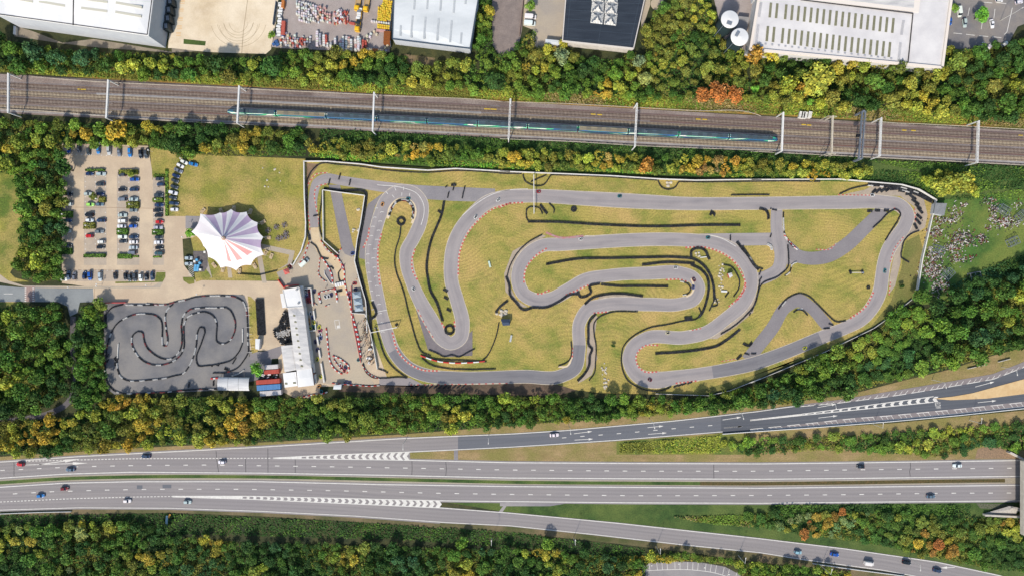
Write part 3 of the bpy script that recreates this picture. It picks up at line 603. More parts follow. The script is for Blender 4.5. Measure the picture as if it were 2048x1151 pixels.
# ---- the train
def train():
    root=empty('train',(0,0,0),label='long teal, green and white electric train of eleven coaches on the railway',cat='train')
    k=4/4.0; hh=3.7
    x0,x1=453,1557; n=11; L=(x1-x0)/n
    liv=bpy.data.materials.new('train_livery'); liv.use_nodes=True; nt=liv.node_tree; b=nt.nodes['Principled BSDF']; b.inputs['Roughness'].default_value=.4
    tc=nt.nodes.new('ShaderNodeTexCoord'); mp=nt.nodes.new('ShaderNodeMapping'); mp.inputs['Scale'].default_value=(.022,.5,.3); mp.inputs['Rotation'].default_value=(0,0,.12)
    nz=nt.nodes.new('ShaderNodeTexNoise'); nz.inputs['Scale'].default_value=1.6; nz.inputs['Detail'].default_value=0
    r=nt.nodes.new('ShaderNodeValToRGB'); r.color_ramp.interpolation='CONSTANT'; e=r.color_ramp.elements
    cols=[(0,C(40,96,140)),(.40,C(70,190,140)),(.46,C(240,238,232)),(.53,C(80,200,140)),(.58,C(40,100,160)),(.66,C(60,90,110))]
    e[0].position=0; e[0].color=cols[0][1]; e[1].position=cols[1][0]; e[1].color=cols[1][1]
    for p,c in cols[2:]: q=e.new(p); q.color=c
    nt.links.new(tc.outputs['Object'],mp.inputs[0]); nt.links.new(mp.outputs[0],nz.inputs[0]); nt.links.new(nz.outputs[0],r.inputs[0]); nt.links.new(r.outputs[0],b.inputs['Base Color'])
    roofb=mat('train_roof',C(84,100,110),C(62,78,90),.4,(.1,1,1)); roofc=mat('tan_train_roof',C(158,148,124),C(136,126,106),.4,(.1,1,1))
    f=1-2/H
    for i in range(n):
        xa=x0+i*L+1.3; xb=x0+(i+1)*L-1.3
        pa=Vector((*P(xa,T3(xa)+1,2),0)); pb=Vector((*P(xb,T3(xb)+1,2),0)); d=(pb-pa).normalized(); nn=Vector((-d.y,d.x,0))
        nose0=(i==0); nose1=(i==n-1); ln=(pb-pa).length
        st=[0,ln]
        if nose0: st=[0,.7,2.2,4.5,ln]
        if nose1: st=[0,ln-4.5,ln-2.2,ln-.7,ln]
        mb=MB(); prof=[(-1.0,.5),(-1.36,.9),(-1.38,2.2),(-1.22,3.2),(-.85,3.62),(.85,3.62),(1.22,3.2),(1.38,2.2),(1.36,.9),(1.0,.5)]
        rings=[]
        for s in st:
            t=1
            if nose0: t=min(1,.45+.55*math.sqrt(min(1,s/4.5)))
            if nose1: t=min(1,.45+.55*math.sqrt(min(1,(ln-s)/4.5)))
            tz=t if (nose0 or nose1) else 1
            rings.append([tuple(pa+d*s+nn*(a*t)+Vector((0,0,.5+(z-.5)*tz))) for a,z in prof])
        m=len(prof); vs=[v for rg in rings for v in rg]
        fs=[(j*m+(q+1)%m,j*m+q,(j+1)*m+q,(j+1)*m+(q+1)%m) for j in range(len(rings)-1) for q in range(m)]
        fs+= [tuple(range(m)),tuple(reversed(range((len(rings)-1)*m,len(rings)*m)))]
        mb.add(vs,fs); co=part(mb,'coach',liv,root)
        a=4.6 if nose0 else .3; bb=ln-(4.6 if nose1 else .3)
        mb=MB(); rm=roofc if i in (1,7) else roofb
        A=pa+d*a; B=pa+d*bb; mb.bar(A+Vector((0,0,3.66)),B+Vector((0,0,3.66)),1.9,.12)
        part(mb,'coach_roof',rm,co)
        for q in (.2,.42,.6,.82):
            c=pa+d*(ln*q)+Vector((0,0,3.72)); mb=MB().bar(c-d*1.1,c+d*1.1,1.3,.26)
            part(mb,'roof_equipment',mat('roof_equipment',C(72,84,92)) if i not in (1,7) else mat('pale_equipment',C(128,122,108)),co)
        for s in (-1,1):
            mb=MB(); c0=pa+d*(a+.5)+nn*(1.37*s)+Vector((0,0,2.35)); c1=pa+d*(bb-.5)+nn*(1.37*s)+Vector((0,0,2.35)); mb.bar(c0,c1,.06,.7)
            part(mb,'window_band',M_GLASS,co)
        if i in (2,8):
            mb=MB(); c=pa+d*(ln*.3); 
            for s in (-.5,.5):
                mb.bar(c+nn*s+Vector((0,0,3.8)),c+d*1.4+nn*s*.5+Vector((0,0,4.5)),.08); mb.bar(c+d*1.4+nn*s*.5+Vector((0,0,4.5)),c+nn*s*.5+Vector((0,0,5.2)),.08)
            mb.bar(c-nn*.8+Vector((0,0,5.2)),c+nn*.8+Vector((0,0,5.2)),.12); part(mb,'pantograph',M_STEELD,co)
        if i<n-1:
            mb=MB(); c=pb; mb.bar(pb+Vector((0,0,2)),pb+d*.66+Vector((0,0,2)),1.7,2.3); part(mb,'gangway',M_BLK,co)
        for q in (.16,.84):
            c=pa+d*(ln*q); part(MB().bar(c-d*1.5+Vector((0,0,.55)),c+d*1.5+Vector((0,0,.55)),2.0,.5),'bogie',M_BLK,co)
    return root
train()
# ---- catenary gantries
names=['leftmost','second','third','fourth','fifth','sixth']
def gantry(i,xt,yt,xb,yb_,h,kind,label):
    root=empty('overhead_line_gantry',(*P((xt+xb)/2,(yt+yb_)/2,h),0),label=label,cat='railway gantry',group='gantries across the railway')
    ox,oy,_=root.location
    A=Vector((*P(xt,yt,h),h))-Vector((ox,oy,0)); B=Vector((*P(xb,yb_,h),h))-Vector((ox,oy,0)); d=(B-A).normalized(); n=Vector((-d.y,d.x,0))
    m=M_STEELD if kind=='signal' else (M_WOOD if kind=='portal' else M_STEEL); w={'signal':1.5,'portal':.45,'plain':.55,'lattice':.6}[kind]
    mb=MB()
    for s in (-w/2,w/2):
        for dz in (0,-.7): mb.bar(A+n*s+Vector((0,0,dz)),B+n*s+Vector((0,0,dz)),.2 if kind!='signal' else .34)
    L=(B-A).length; k=int(L/1.4)
    for j in range(k):
        p=A+d*(L*j/k); q=A+d*(L*(j+1)/k); sg=1 if j%2 else -1
        mb.bar(p+n*w/2*sg,q-n*w/2*sg,.12); mb.bar(p+n*w/2+Vector((0,0,-.7*(j%2))),q+n*w/2+Vector((0,0,-.7*((j+1)%2))),.09)
    if kind in('plain','portal'): mb.bar(A,B,w,.1)
    part(mb,'beam',m,root)
    for p in (A,B):
        mb=MB(); g=Vector((p.x,p.y,0)); mb.bar(g,p+Vector((0,0,.2)),.45 if kind!='signal' else .8)
        if kind=='portal':
            for s in (-2.4,2.4): mb.bar(g+n*s,p+n*s*.9-Vector((0,0,.5)),.2)
            mb.bar(p+n*2.3-Vector((0,0,.6)),p-n*2.3-Vector((0,0,.6)),.2); mb.bar(g+n*2.4+Vector((0,0,4)),g-n*2.4+Vector((0,0,4)),.16)
        part(mb,'mast',m,root)
    for q in (.14,.36,.58,.8):
        mb=MB(); c=A+d*(L*q); mb.bar(c-Vector((0,0,.6)),c-Vector((0,0,2.2)),.12); mb.bar(c-Vector((0,0,1.6)),c+n*1.4-Vector((0,0,1.9)),.1); part(mb,'wire_bracket',m,root)
    if kind=='signal':
        mb=MB(); c=A+d*(L*.52)-n*2.0; mb.box(c.x,c.y,c.z-.8,1.5,1.3,1.4,0); part(mb,'signal_head',M_BLK,root)
        for s in (-w/2-.15,w/2+.15):
            mb=MB(); mb.bar(A+n*s+Vector((0,0,.9)),B+n*s+Vector((0,0,.9)),.07); part(mb,'handrail',m,root)
G=[(16,147,15.6,225,'plain'),(216,160,212,236,'plain'),(478,172,474,246,'plain'),(748,185,745,262,'plain'),(1021,198,1017,277,'lattice'),(1274,207,1270,293,'lattice'),(1567,225,1564,302,'plain'),(1666,232,1664,307,'portal'),(1728,222,1721,318,'signal'),(1763,236,1760,312,'lattice'),(1958,242,1955,325,'lattice')]
GL_=['pale steel gantry across the railway at the far left edge','pale steel gantry across the empty tracks left of the train','pale gantry over the front coach at the left end of the train','pale gantry over the train above the kart circuit start hairpin','lattice gantry over the middle of the train','lattice gantry over the right part of the train','pale gantry just past the right end of the train','thin cream gantry standing on two framed portals','thick dark grey signal gantry with walkway over the tracks','pale lattice gantry just right of the thick grey one','pale lattice gantry nearest the right edge of the railway']
for i,g in enumerate(G): gantry(i,*g[:4],8.0,g[4],GL_[i])
for j,off in enumerate((-29,-14.5,0,15)):
    mb=MB(); w=[P(x,T3(x)+off) for x in railxs]
    for p,q in zip(w,w[1:]): mb.bar((*p,5.4),(*q,5.4),.05); mb.bar((*p,6.6),(*q,6.6),.05)
    mb.build('overhead_wire',M_STEELD,label='thin overhead wire above the %s railway track from the top'%ORD[j],cat='overhead wire',group='overhead wires above the tracks')
for t,pts,lab in (('A1',[(255,595),(560,620),(1000,645),(1450,665),(1995,690)],'low pale fence rail along the left end of the railway'),('A2',[(0,690),(500,712),(960,735),(1350,750),(1700,765),(1995,790)],'low pale fence rail along the railway above the train'),('A3',[(0,785),(500,800),(1050,830),(1500,855),(1940,875),(1995,895)],'low pale fence rail beside the scrub right of centre'),('A4',[(930,912),(1100,925),(1250,930),(1400,938),(1650,950),(2048,972)],'low pale fence rail along the right end of the railway'),('A1',[(0,840),(400,862),(800,895),(1300,930),(1995,965)],'lower left lineside fence rail below the tracks'),('B3',[(0,-5),(500,15),(1000,45),(1500,65),(1995,80)],'lower lineside fence rail below the middle tracks'),('B4',[(0,85),(500,110),(1100,140),(1600,165),(1971,185)],'lower lineside fence rail at the right of the tracks')):
    mb=MB(); w=[P(*q) for q in cr(T(t,pts),8)]
    for i,(p,q) in enumerate(zip(w,w[1:])): mb.bar((*p,1.0),(*q,1.0),.22,.12); mb.bar((*p,0),(*p,1.0),.12)
    mb.build('lineside_fence',M_WOOD,label=lab,cat='fence')
for X,Y in ((368,865),(385,868),(402,868),(436,865)):
    mb=MB(); x,y=P(*T1('A4',X,Y)); mb.box(x,y,0,1.5,3,1.8,-.2); mb.box(x,y,1.8,1.7,3.2,.12,-.2)
    mb.build('equipment_cabinet',M_WHITE,label='white lineside cabinet in the row above the railway',cat='cabinet',group='white cabinets by the railway')

# ================================================================ BUILDINGS
def bil(q,u,v):
    a=[q[0][i]+(q[1][i]-q[0][i])*u for i in (0,1)]; b=[q[3][i]+(q[2][i]-q[3][i])*u for i in (0,1)]
    return (a[0]+(b[0]-a[0])*v, a[1]+(b[1]-a[1])*v)
def building(q, h, name, label, cat, wall, roof, rise=.8, ridge='u', parapet=None, over=.15, group=None):
    """q = roof corners TL,TR,BR,BL as seen; walls straight down below them."""
    w=[P(*p,h) for p in q]; cx=sum(p[0] for p in w)/4; cy=sum(p[1] for p in w)/4
    root=empty(name,(cx,cy,0),label=label,cat=cat); 
    if group: root['group']=group
    W=[(x-cx,y-cy) for x,y in w]
    sh=[(x*(1-over/max(1,math.hypot(x,y))),y*(1-over/max(1,math.hypot(x,y)))) for x,y in W]
    part(MB().prism(sh,0,h-.02,top=False),'wall',wall,root)
    z=lambda u,v:(1-abs(2*v-1) if ridge=='u' else 1-abs(2*u-1))*rise+h
    mb=MB(); N=[0,.5,1]
    us=[0,.14,.86,1] if ridge=='u' else N; vs_=N if ridge=='u' else [0,.14,.86,1]
    def zz(u,v):
        e=min(abs(2*v) if v<.5 else 2-2*v, min(u,1-u)/.14) if ridge=='u' else min(2*u if u<.5 else 2-2*u, min(v,1-v)/.14)
        return h+rise*max(0,e)
    g=[[(*bil(W,u,v),zz(u,v)) for u in us] for v in vs_]; nu=len(us)
    flat=[p for r in g for p in r]
    fs=[(j*nu+i,(j+1)*nu+i,(j+1)*nu+i+1,j*nu+i+1) for j in range(len(vs_)-1) for i in range(nu-1)]
    mb.add(flat,fs); mb.prism(W,h-.5,h,top=False); rf=part(mb,'roof',roof,root)
    root['_h']=h
    return root,W,h,zz,rf
def skylight(root,W,zz,u,v,lu,lv,m,name='skylight',dz=.08,rf=None):
    p=[bil(W,u+a*lu/2,v+b*lv/2) for a,b in ((-1,-1),(1,-1),(1,1),(-1,1))]
    zs=[zz(u+a*lu/2,v+b*lv/2)+dz for a,b in ((-1,-1),(1,-1),(1,1),(-1,1))]
    mb=MB(); vs=[(x,y,z) for (x,y),z in zip(p,zs)]+[(x,y,z-.12) for (x,y),z in zip(p,zs)]
    mb.add(vs,[(3,2,1,0),(0,1,5,4),(1,2,6,5),(2,3,7,6),(3,0,4,7)]); return part(mb,name,m,rf or root)
def edge(root,W,h,z0,z1,t,m,name):
    mb=MB(); n=len(W)
    for i in range(n):
        a=W[i]; b=W[(i+1)%n]; mb.bar((*a,(z0+z1)/2),(*b,(z0+z1)/2),t,z1-z0)
    part(mb,name,m,root)
# big white warehouse
wa,W,h,zz,rf=building([(-10,-60),(314,-60),(297,72),(-10,29)],14.5,'warehouse','huge white roofed warehouse at the top left corner','warehouse',M_WALLG,M_ROOFW,rise=1.2)
edge(wa,[(x*.985,y*.97) for x,y in W],h,h+.0,h+.25,.3,M_GUT,'gutter')
mb=MB(); a=bil(W,.51,0);b=bil(W,.51,1); mb.bar((*a,h+.9),(*bil(W,.51,.5),h+1.3),.45,.15); mb.bar((*bil(W,.51,.5),h+1.3),(*b,h+.15),.45,.15); part(mb,'valley_gutter',M_GUT,rf)
def px_sky(root,W,zz,rf,t,X,Y,lx,ly,ang,h,m,zb=.9,lz=.5):
    cx,cy,_=root.location
    x,y=P(*T1(t,X,Y),h); best=min(((bil(W,u/30,v/30)[0]-x+cx)**2+(bil(W,u/30,v/30)[1]-y+cy)**2,u/30,v/30) for u in range(31) for v in range(31))
    zr=zz(best[1],best[2]); mb=MB(); mb.box(x-cx,y-cy,zr-.35,lx,ly,.5,ang); part(mb,'skylight',m,rf)
for X,Y in ((410,35),(738,12),(732,80),(1000,47),(993,115),(165,3)): px_sky(wa,W,zz,rf,'A1',X,Y,12.5,1.1,-.13 if X>500 and X<900 else -.17,14.5,mat('pale_skylight',C(206,202,188)))
# white base cladding projecting on the railway side, dock doors
mb=MB(); cx,cy,_=wa.location
pA=P(*T1('A1',1280,368)); pB=P(*T1('A1',1290,366))
for k,(X,Y) in enumerate(((1315,20),(1305,85),(1298,150),(1285,210))):
    x,y=P(*T1('A1',X,Y),3); mb=MB(); mb.box(x-cx,y-cy,.4,2.4,3.6,4.2,.1); part(mb,'dock_shelter',M_DOOR,wa)
    mb=MB(); mb.box(x-cx+.1,y-cy,4.62,1.4,2.2,.12,.1); part(mb,'dock_roof',M_STEELD,wa)
wn=MB()
part(MB().prism([(p[0]-cx,p[1]-cy) for p in (P(*T1('A1',120,205)),P(*T1('A1',115,270)),P(*T1('A1',135,275)),P(*T1('A1',138,215)))],0,1.2),'side_kerb',M_WHITE,wa)
# grey building B
bb,W,h,zz,rf=building([(790,-60),(966,-60),(940,97),(785,78)],7,'warehouse','pale grey warehouse beside the yellow crate stacks','warehouse',M_WALLG,M_ROOFG,rise=1.0,ridge='v')
edge(bb,W,h,h-.2,h+.25,.5,mat('blue_gutter',C(70,84,100)),'gutter')
for X,Y,l in ((1155,240,20),(1243,210,42),(1343,222,42),(1443,235,42),(1542,247,42),(1620,297,21),(1264,25,28),(1364,28,26),(1465,40,26),(1567,50,28),(1655,10,14)): px_sky(bb,W,zz,rf,'A2',X,Y,.9,l/3.837*.97,-.08,7,M_SKYG)
# dark-roofed building C
cc,W,h,zz,rf=building([(1136,-60),(1302,-60),(1267,97),(1125,82)],6.5,'office_building','square building with dark blue roof and four white pyramid louvres','building',mat('pale_fascia',C(222,214,206),C(196,188,182),.5),M_ROOFD,rise=.15)
edge(cc,W,h,h-1.2,h+.3,.45,mat('fascia',C(216,208,202)),'fascia')
for i in (0,1):
    for j in (0,1,2):
        x,y=P(1184+13.5+i*27-j*1.2,-2+j*22-9+i*3,h+1.5); cx,cy,_=cc.location; mb=MB(); L=3.1
        apex=(x-cx,y-cy,h+2.6)
        for k in range(4):
            a=math.pi/2*k+math.pi/4-.12; b=a+math.pi/2
            c0=(x-cx+L*1.38*math.cos(a),y-cy+L*1.38*math.sin(a),h+.4); c1=(x-cx+L*1.38*math.cos(b),y-cy+L*1.38*math.sin(b),h+.4)
            for s in range(7):
                t0,t1=s/7,(s+.74)/7
                q0=Vector(c0).lerp(Vector(c1),t0); q1=Vector(c0).lerp(Vector(c1),t1)
                f0=1-abs(2*(t0+t1)/2-1)*1.0
                e0=q0.lerp(Vector(apex),max(.05,f0)*.97); e1=q1.lerp(Vector(apex),max(.05,f0)*.97)
                mb.add([tuple(q0),tuple(q1),tuple(e1),tuple(e0)],[(0,1,2,3)])
        part(mb,'louvre',M_WHITE,rf)
        mb=MB(); mb.box(x-cx,y-cy,h+.16,6,6,.2,-.12); part(mb,'louvre_base',M_STEELD,rf)
mb=MB()
for u in np.linspace(.05,.95,8):
    mb.bar((*bil(W,0.02,u),h+.2),(*bil(W,.98,u),h+.2),.07,.05)
for u in (.06,.5,.94): mb.bar((*bil(W,u,.02),h+.21),(*bil(W,u,.98),h+.21),.09,.05)
part(mb,'roof_seam',mat('seam',C(82,96,112)),rf)
# long white factory D
dd,W,h,zz,rf=building([(1526,-60),(1909,-60),(1883,136),(1500,99)],8.5,'factory','long white factory roof with two rows of dark skylight strips','factory',M_WALLW,M_ROOFS,rise=.3)
M_FW=mat('factory_roof',C(232,228,228),C(214,210,212),.1,(1,1,1),fine=.03)
rf.data.materials[0]=M_FW
edge(dd,W,h,h-.3,h+.7,1.2,mat('parapet',C(238,226,216)),'parapet')
for i in range(20):
    for (xa,ya,xb,yb_,l) in ((152,77,1067,193,110),(130,253,1043,372,112)):
        t=(i if i<2 else i+.42)/19.42; px_sky(dd,W,zz,rf,'A4',xa+(xb-xa)*t,ya+(yb_-ya)*t,1.15,l/3.737/4*.97,-.09,8.7,M_SKYL)
mb=MB(); cx,cy,_=dd.location
def q3(t,X,Y,z): x,y=P(*T1(t,X,Y),z); return (x-cx,y-cy,z)
mb.bar(q3('A4',1218,100,9.0),q3('A4',1180,485,9.0),.4,.3); mb.bar(q3('A4',380,0,9.2),q3('A4',1218,102,9.2),.35,.4); part(mb,'valley_gutter',M_GUT,rf)
mb=MB(); mb.prism([q3('A4',*p,9.2)[:2] for p in ((340,-150),(1290,-150),(1262,92),(380,-2))],8.6,9.2); part(mb,'raised_roof',mat('raised_roof',C(238,228,220)),rf)
mb=MB(); mb.prism([q3('A4',*p,9.3)[:2] for p in ((440,-150),(1240,-150),(1224,62),(420,-30))],9.2,9.26); part(mb,'roof_well',M_ROOFS,rf)
mb=MB()
for X in np.linspace(85,1150,2):
    for k in range(14): mb.bar(q3('A4',X-12-k*1.2,22+k*8+(X-85)*.125,9.0),q3('A4',X+8-k*1.2,24+k*8+(X-85)*.125,9.0),.12,.05)
    for k in range(18): mb.bar(q3('A4',X-34-k*1.0,190+k*9+(X-85)*.125,9.0),q3('A4',X-14-k*1.0,192+k*9+(X-85)*.125,9.0),.12,.05)
for i in range(20):
    t=i/19; mb.bar(q3('A4',110+940*t,330+110*t,9.0),q3('A4',124+940*t,332+110*t,9.0),.7,.05)
part(mb,'roof_stain',mat('roof_mark',C(186,184,188)),rf)
mb=MB(); mb.bar(q3('A4',1508,-60,8.2),q3('A4',1430,505,8.2),.3,.6); part(mb,'orange_trim',mat('orange_trim',C(220,130,60)),dd)
# tanks
for i,(X,Y,lab) in enumerate(((838,402,'upper of two round white topped storage tanks'),(1043,772,'lower of two round white topped storage tanks'))):
    x,y=P(*T1('TK',X,Y),11); root=empty('storage_tank',(x,y,0),label=lab,cat='tank')
    part(MB().lathe(0,0,[(4.1,0),(4.1,10.6)],36),'shell',mat('tank_green',C(38,58,62),C(30,48,52),.4),root)
    part(MB().lathe(0,0,[(4.25,10.6),(4.3,10.75),(4.1,10.9),(.01,11.5)],36),'roof',M_ROOFW,root)
    mb=MB(); a=(-1.9 if i==0 else 2.6); mb.box(1.6*math.cos(a)+0,2.2*math.sin(a),10.9,1.4,2.4,.9,a); part(mb,'platform',M_STEELD,root)
    mb=MB(); mb.bar((-3.2,-2.9,11),(-4.4,-4.2,0),.35,.1); part(mb,'ladder',M_STEELD,root)
mb=MB(); 
b1,W,h,zz,rf=building(T('TK',[(1020,340),(1240,365),(1195,635),(960,590)]),3.5,'pump_house','grey flat roofed shed between the tanks and the factory','shed',M_WALLG,mat('shed_roof',C(170,166,166),C(150,148,148),.5),rise=.05)
b2,W,h,zz,rf=building(T('A4',[(20,-60),(70,-60),(62,10),(22,10)]),3.0,'shed','small grey shed at the top edge above the tanks','shed',M_WALLG,M_ROOFS,rise=.1)
# side cabin
building(T('A3',[(350,300),(468,312),(460,345),(348,335)]),3,'lean_to','grey lean-to shelter beside the dark roofed building','shelter',M_WALLG,M_ROOFG,rise=.1)
building(T('R2',[(1375,475),(1540,480),(1500,655),(1350,625)]),3,'shed','flat grey shed at the corner of the scrap field','shed',M_WALLG,mat('old_felt',C(146,148,152),C(130,132,136),.5),rise=.05)
# pit building
def z4(*p): return T('P1',p)
def z5(*p): return T('P2',p)
pit,W,h,zz,rf=building([T1('P1',255,965),T1('P1',480,955),T1('P2',560,712),T1('P2',355,745)],5,'pit_building','long white pit garage with a row of brown roof lights','building',M_WALLW,M_ROOFS,rise=.7,ridge='v')
for i in range(9):
    X,Y=(335+i*11.6,0+i*85.5) ; px_sky(pit,W,zz,rf,'P2',X+6 if i else X,Y+2,1.15,.75,-.15,5.0,M_SKYL,.45,.2)
bx,W,h,zz,rf=building([T1('P1',185,715),T1('P1',418,675),T1('P1',475,957),T1('P1',240,968)],5.4,'office_block','square white flat roofed block at the top end of the pit garage','building',M_WALLW,M_ROOFW,rise=.1)
edge(bx,W,h,h,h+.3,.3,M_WHITE,'parapet')
for X,Y in ((385,712),(410,905)):
    x,y=P(*T1('P1',X,Y),6); mb=MB(); cx,cy,_=bx.location
    for k in range(8): a=k*.7; mb.bar((x-cx+.5*math.cos(a),y-cy+.4*math.sin(a),5.9),(x-cx+.5*math.cos(a+.7),y-cy+.4*math.sin(a+.7),5.9),.18,.3)
    mb.bar((x-cx,y-cy,5.5),(x-cx,y-cy,5.9),.2); part(mb,'roof_vent',M_STEELD,rf)
building([T1('P2',360,742),T1('P2',562,712),T1('P2',597,945),T1('P2',380,970)],4.8,'workshop','white flat roofed workshop at the lower end of the pit garage','building',M_BRICK,M_ROOFW,rise=.2)
building([T1('P2',150,412),T1('P2',312,398),T1('P2',352,738),T1('P2',198,768)],4.2,'store','stained grey lean-to store left of the pit garage','building',M_WALLW,M_ROOFS,rise=.2)
st2,W,h,zz,rf=building([T1('P2',174,782),T1('P2',352,762),T1('P2',374,952),T1('P2',198,975)],4.0,'store','small cream store at the bottom left of the pit garage','building',M_WALLW,M_ROOFW,rise=.2)
px_sky(st2,W,zz,rf,'P2',220,922,1.2,.9,0,4.1,M_SKYL,.05,.2); px_sky(st2,W,zz,rf,'P2',332,912,1.4,.8,0,4.1,M_SKYL,.05,.2)
building([T1('P1',145,770),T1('P1',195,760),T1('P1',232,965),T1('P1',178,972)],3,'trailer','white box trailer parked along the office block','trailer',M_WALLW,M_ROOFW,rise=.1)
for k,(X,Y) in enumerate(((452,735),(470,915),(492,1080))):
    x,y=P(*T1('P1',X,Y),3); mb=MB(); mb.box(x,y,0,1.0,5.2,2.8,.1); mb.box(x+.1,y,2.8,1.3,5.4,.15,.1); mb.build('awning',M_WHITE,label='white lean-to awning, %s from the top on the garage front'%ORD[k],cat='awning',group='awnings on the garage front')
for k,(X,Y) in enumerate(((490,185),(519,360),(546,540),(573,715),(597,865))):
    x,y=P(*T1('P2',X,Y),3); mb=MB(); mb.box(x,y,0,1.0,4.6,2.8,.12); mb.box(x+.1,y,2.8,1.2,4.7,.15,.12); mb.build('awning',M_WHITE,label='white lean-to awning, %s from the top on the garage front'%ORD[k+3],cat='awning',group='awnings on the garage front')
# arched shelter
x,y=P(*T1('K',1395,980),3); mb=MB(); n=10; L=15.6; Wd=6.6
for s in range(3):
    x0=-L/2+s*L/3+.06; x1=x0+L/3-.12
    pr=[(-Wd/2*math.cos(math.pi*i/n),2.2+1.3*math.sin(math.pi*i/n)) for i in range(n+1)]
    mb.add([(x0,p[0],p[1]) for p in pr]+[(x1,p[0],p[1]) for p in pr],[(i,i+1,n+2+i,n+1+i) for i in range(n)])
sh=empty('arched_shelter',(x,y,0),-.01,label='white arched canopy shelter at the lower corner of the small kart circuit',cat='shelter')
part(mb,'canopy',mat('canopy',C(222,222,224),C(200,200,204),.6,(.2,1,1)),sh); mb=MB()
for s in (-7.6,-2.6,2.6,7.6):
    for t in (-3.2,3.2): mb.bar((s,t,0),(s,t,2.3),.15)
part(mb,'frame',M_STEELD,sh)
building(T('K',[(1625,505),(1672,508),(1665,618),(1625,612)]),2.6,'hut','small white hut beside the tyre store','hut',M_WALLW,M_ROOFW,rise=.1)
building(T('P2',[(865,945),(968,935),(962,1000),(855,1000)]),2.6,'hut','grey shed at the bottom fence below the pit garage','shed',M_WALLG,M_ROOFG,rise=.1)
building(T('C3',[(5,280),(72,280),(72,322),(20,325)]),2.8,'marshal_hut','small dark blue marshal hut on the infield grass','hut',M_WALLG,mat('slate_roof',C(62,76,100)),rise=.6)
building(T('R1',[(665,590),(715,575),(735,625),(690,660)]),2.4,'marshal_hut','small grey white and red hut inside the right hairpin','hut',mat('hut_red',C(190,80,80)),M_ROOFS,rise=.3)
# containers
cols=[('white',C(226,220,222),(105,610,200,640)),('red',C(196,92,80),(100,640,205,670)),('red',C(206,72,62),(42,715,212,742)),('blue',C(100,150,206),(48,752,215,785)),('white',C(206,210,216),(70,795,222,825))]
for i,(nm,c,(xa,ya,xb,yb_)) in enumerate(cols):
    x,y=P(*T1('C2',(xa+xb)/2,(ya+yb_)/2),2.6); L=(xb-xa)/3.596/4*.99; D=(yb_-ya)/3.596/4*1.15
    root=empty('shipping_container',(x,y,0),.07,label='%s storage container, %s from the top in the stack by the bottom trees'%(nm,ORD[i]),cat='container')
    m_=mat('container_'+nm,c,tuple(v*.8 for v in c[:3])+(1,),.6,(3,.3,1)); mb=MB().box(0,0,0,L,D,2.5); part(mb,'body',m_,root)
    mb=MB(); 
    for k in range(int(L/.5)): mb.bar((-L/2+.25+k*.5,-D/2,2.53),(-L/2+.25+k*.5,D/2,2.53),.18,.07)
    part(mb,'corrugation',m_,root)
    mb=MB(); mb.box(L/2+.03,0,.1,.06,D*.9,2.3); part(mb,'door',m_,root)
for i in range(26):
    x,y=P(*T1('C2',R.uniform(45,205),R.uniform(672,712)),1); mb=MB(); mb.box(x,y,0,R.uniform(.6,2.2),R.uniform(.4,1),R.uniform(.6,1.6),R.uniform(-.6,.6))
    c=R.choice([('white',C(226,220,222)),('red',C(190,60,60)),('dark green',C(60,90,80)),('dark',C(60,56,60))]); mb.build('crate',mat('crate_'+c[0],c[1]),label='%s crate in the cluttered heap between the red containers'%c[0],cat='crate',group='crates heaped between the containers')
# gazebos
for k,(X,Y) in enumerate(((1245,785),(1262,880),(1275,975))):
    x,y=P(*T1('P1',X,Y),2.6); root=empty('gazebo',(x,y,0),.1,label='grey pyramid topped gazebo, %s from the top in the row of three'%ORD[k],cat='gazebo')
    w=2.1; d_=1.55; mb=MB(); mb.add([(-w,-d_,2.2),(w,-d_,2.2),(w,d_,2.2),(-w,d_,2.2),(-.4,0,3.3),(.4,0,3.3)],[(0,1,5,4),(1,2,5),(2,3,4,5),(3,0,4)]); mb.box(0,0,1.95,2*w,2*d_,.25); part(mb,'canopy',mat('gazebo_grey',C(156,170,182)),root)
    for sx in(-1,1):
        for sy in (-1,1): part(MB().bar((sx*(w-.1),sy*(d_-.1),0),(sx*(w-.1),sy*(d_-.1),2.1),.08),'leg',M_STEELD,root)
# white bench blocks at pit bridge
for k in range(4):
    x,y=P(*T1('P1',955+k*33,645-k*7)); mb=MB(); mb.box(x,y,0,.95,1.9,.8,.2); mb.box(x,y,.8,.8,1.7,.08,.2); mb.build('barrier_block',M_PLW,label='white plastic block, %s from the left in the row across the pit lane'%ORD[k],cat='barrier',group='white blocks across the pit lane')
# red square canopy
x,y=P(*T1('P1',235,450),2.4); root=empty('red_canopy',(x,y,0),.35,label='square red canopy at the entrance to the pits',cat='canopy'); mb=MB(); w=1.35
mb.add([(-w,-w,2.2),(w,-w,2.2),(w,w,2.2),(-w,w,2.2),(0,0,3)],[(0,1,4),(1,2,4),(2,3,4),(3,0,4)]); part(mb,'cover',M_RED,root)
for sx in(-1,1):
    for sy in (-1,1): part(MB().bar((sx*w*.95,sy*w*.95,0),(sx*w*.95,sy*w*.95,2.2),.08),'leg',M_STEEL,root)
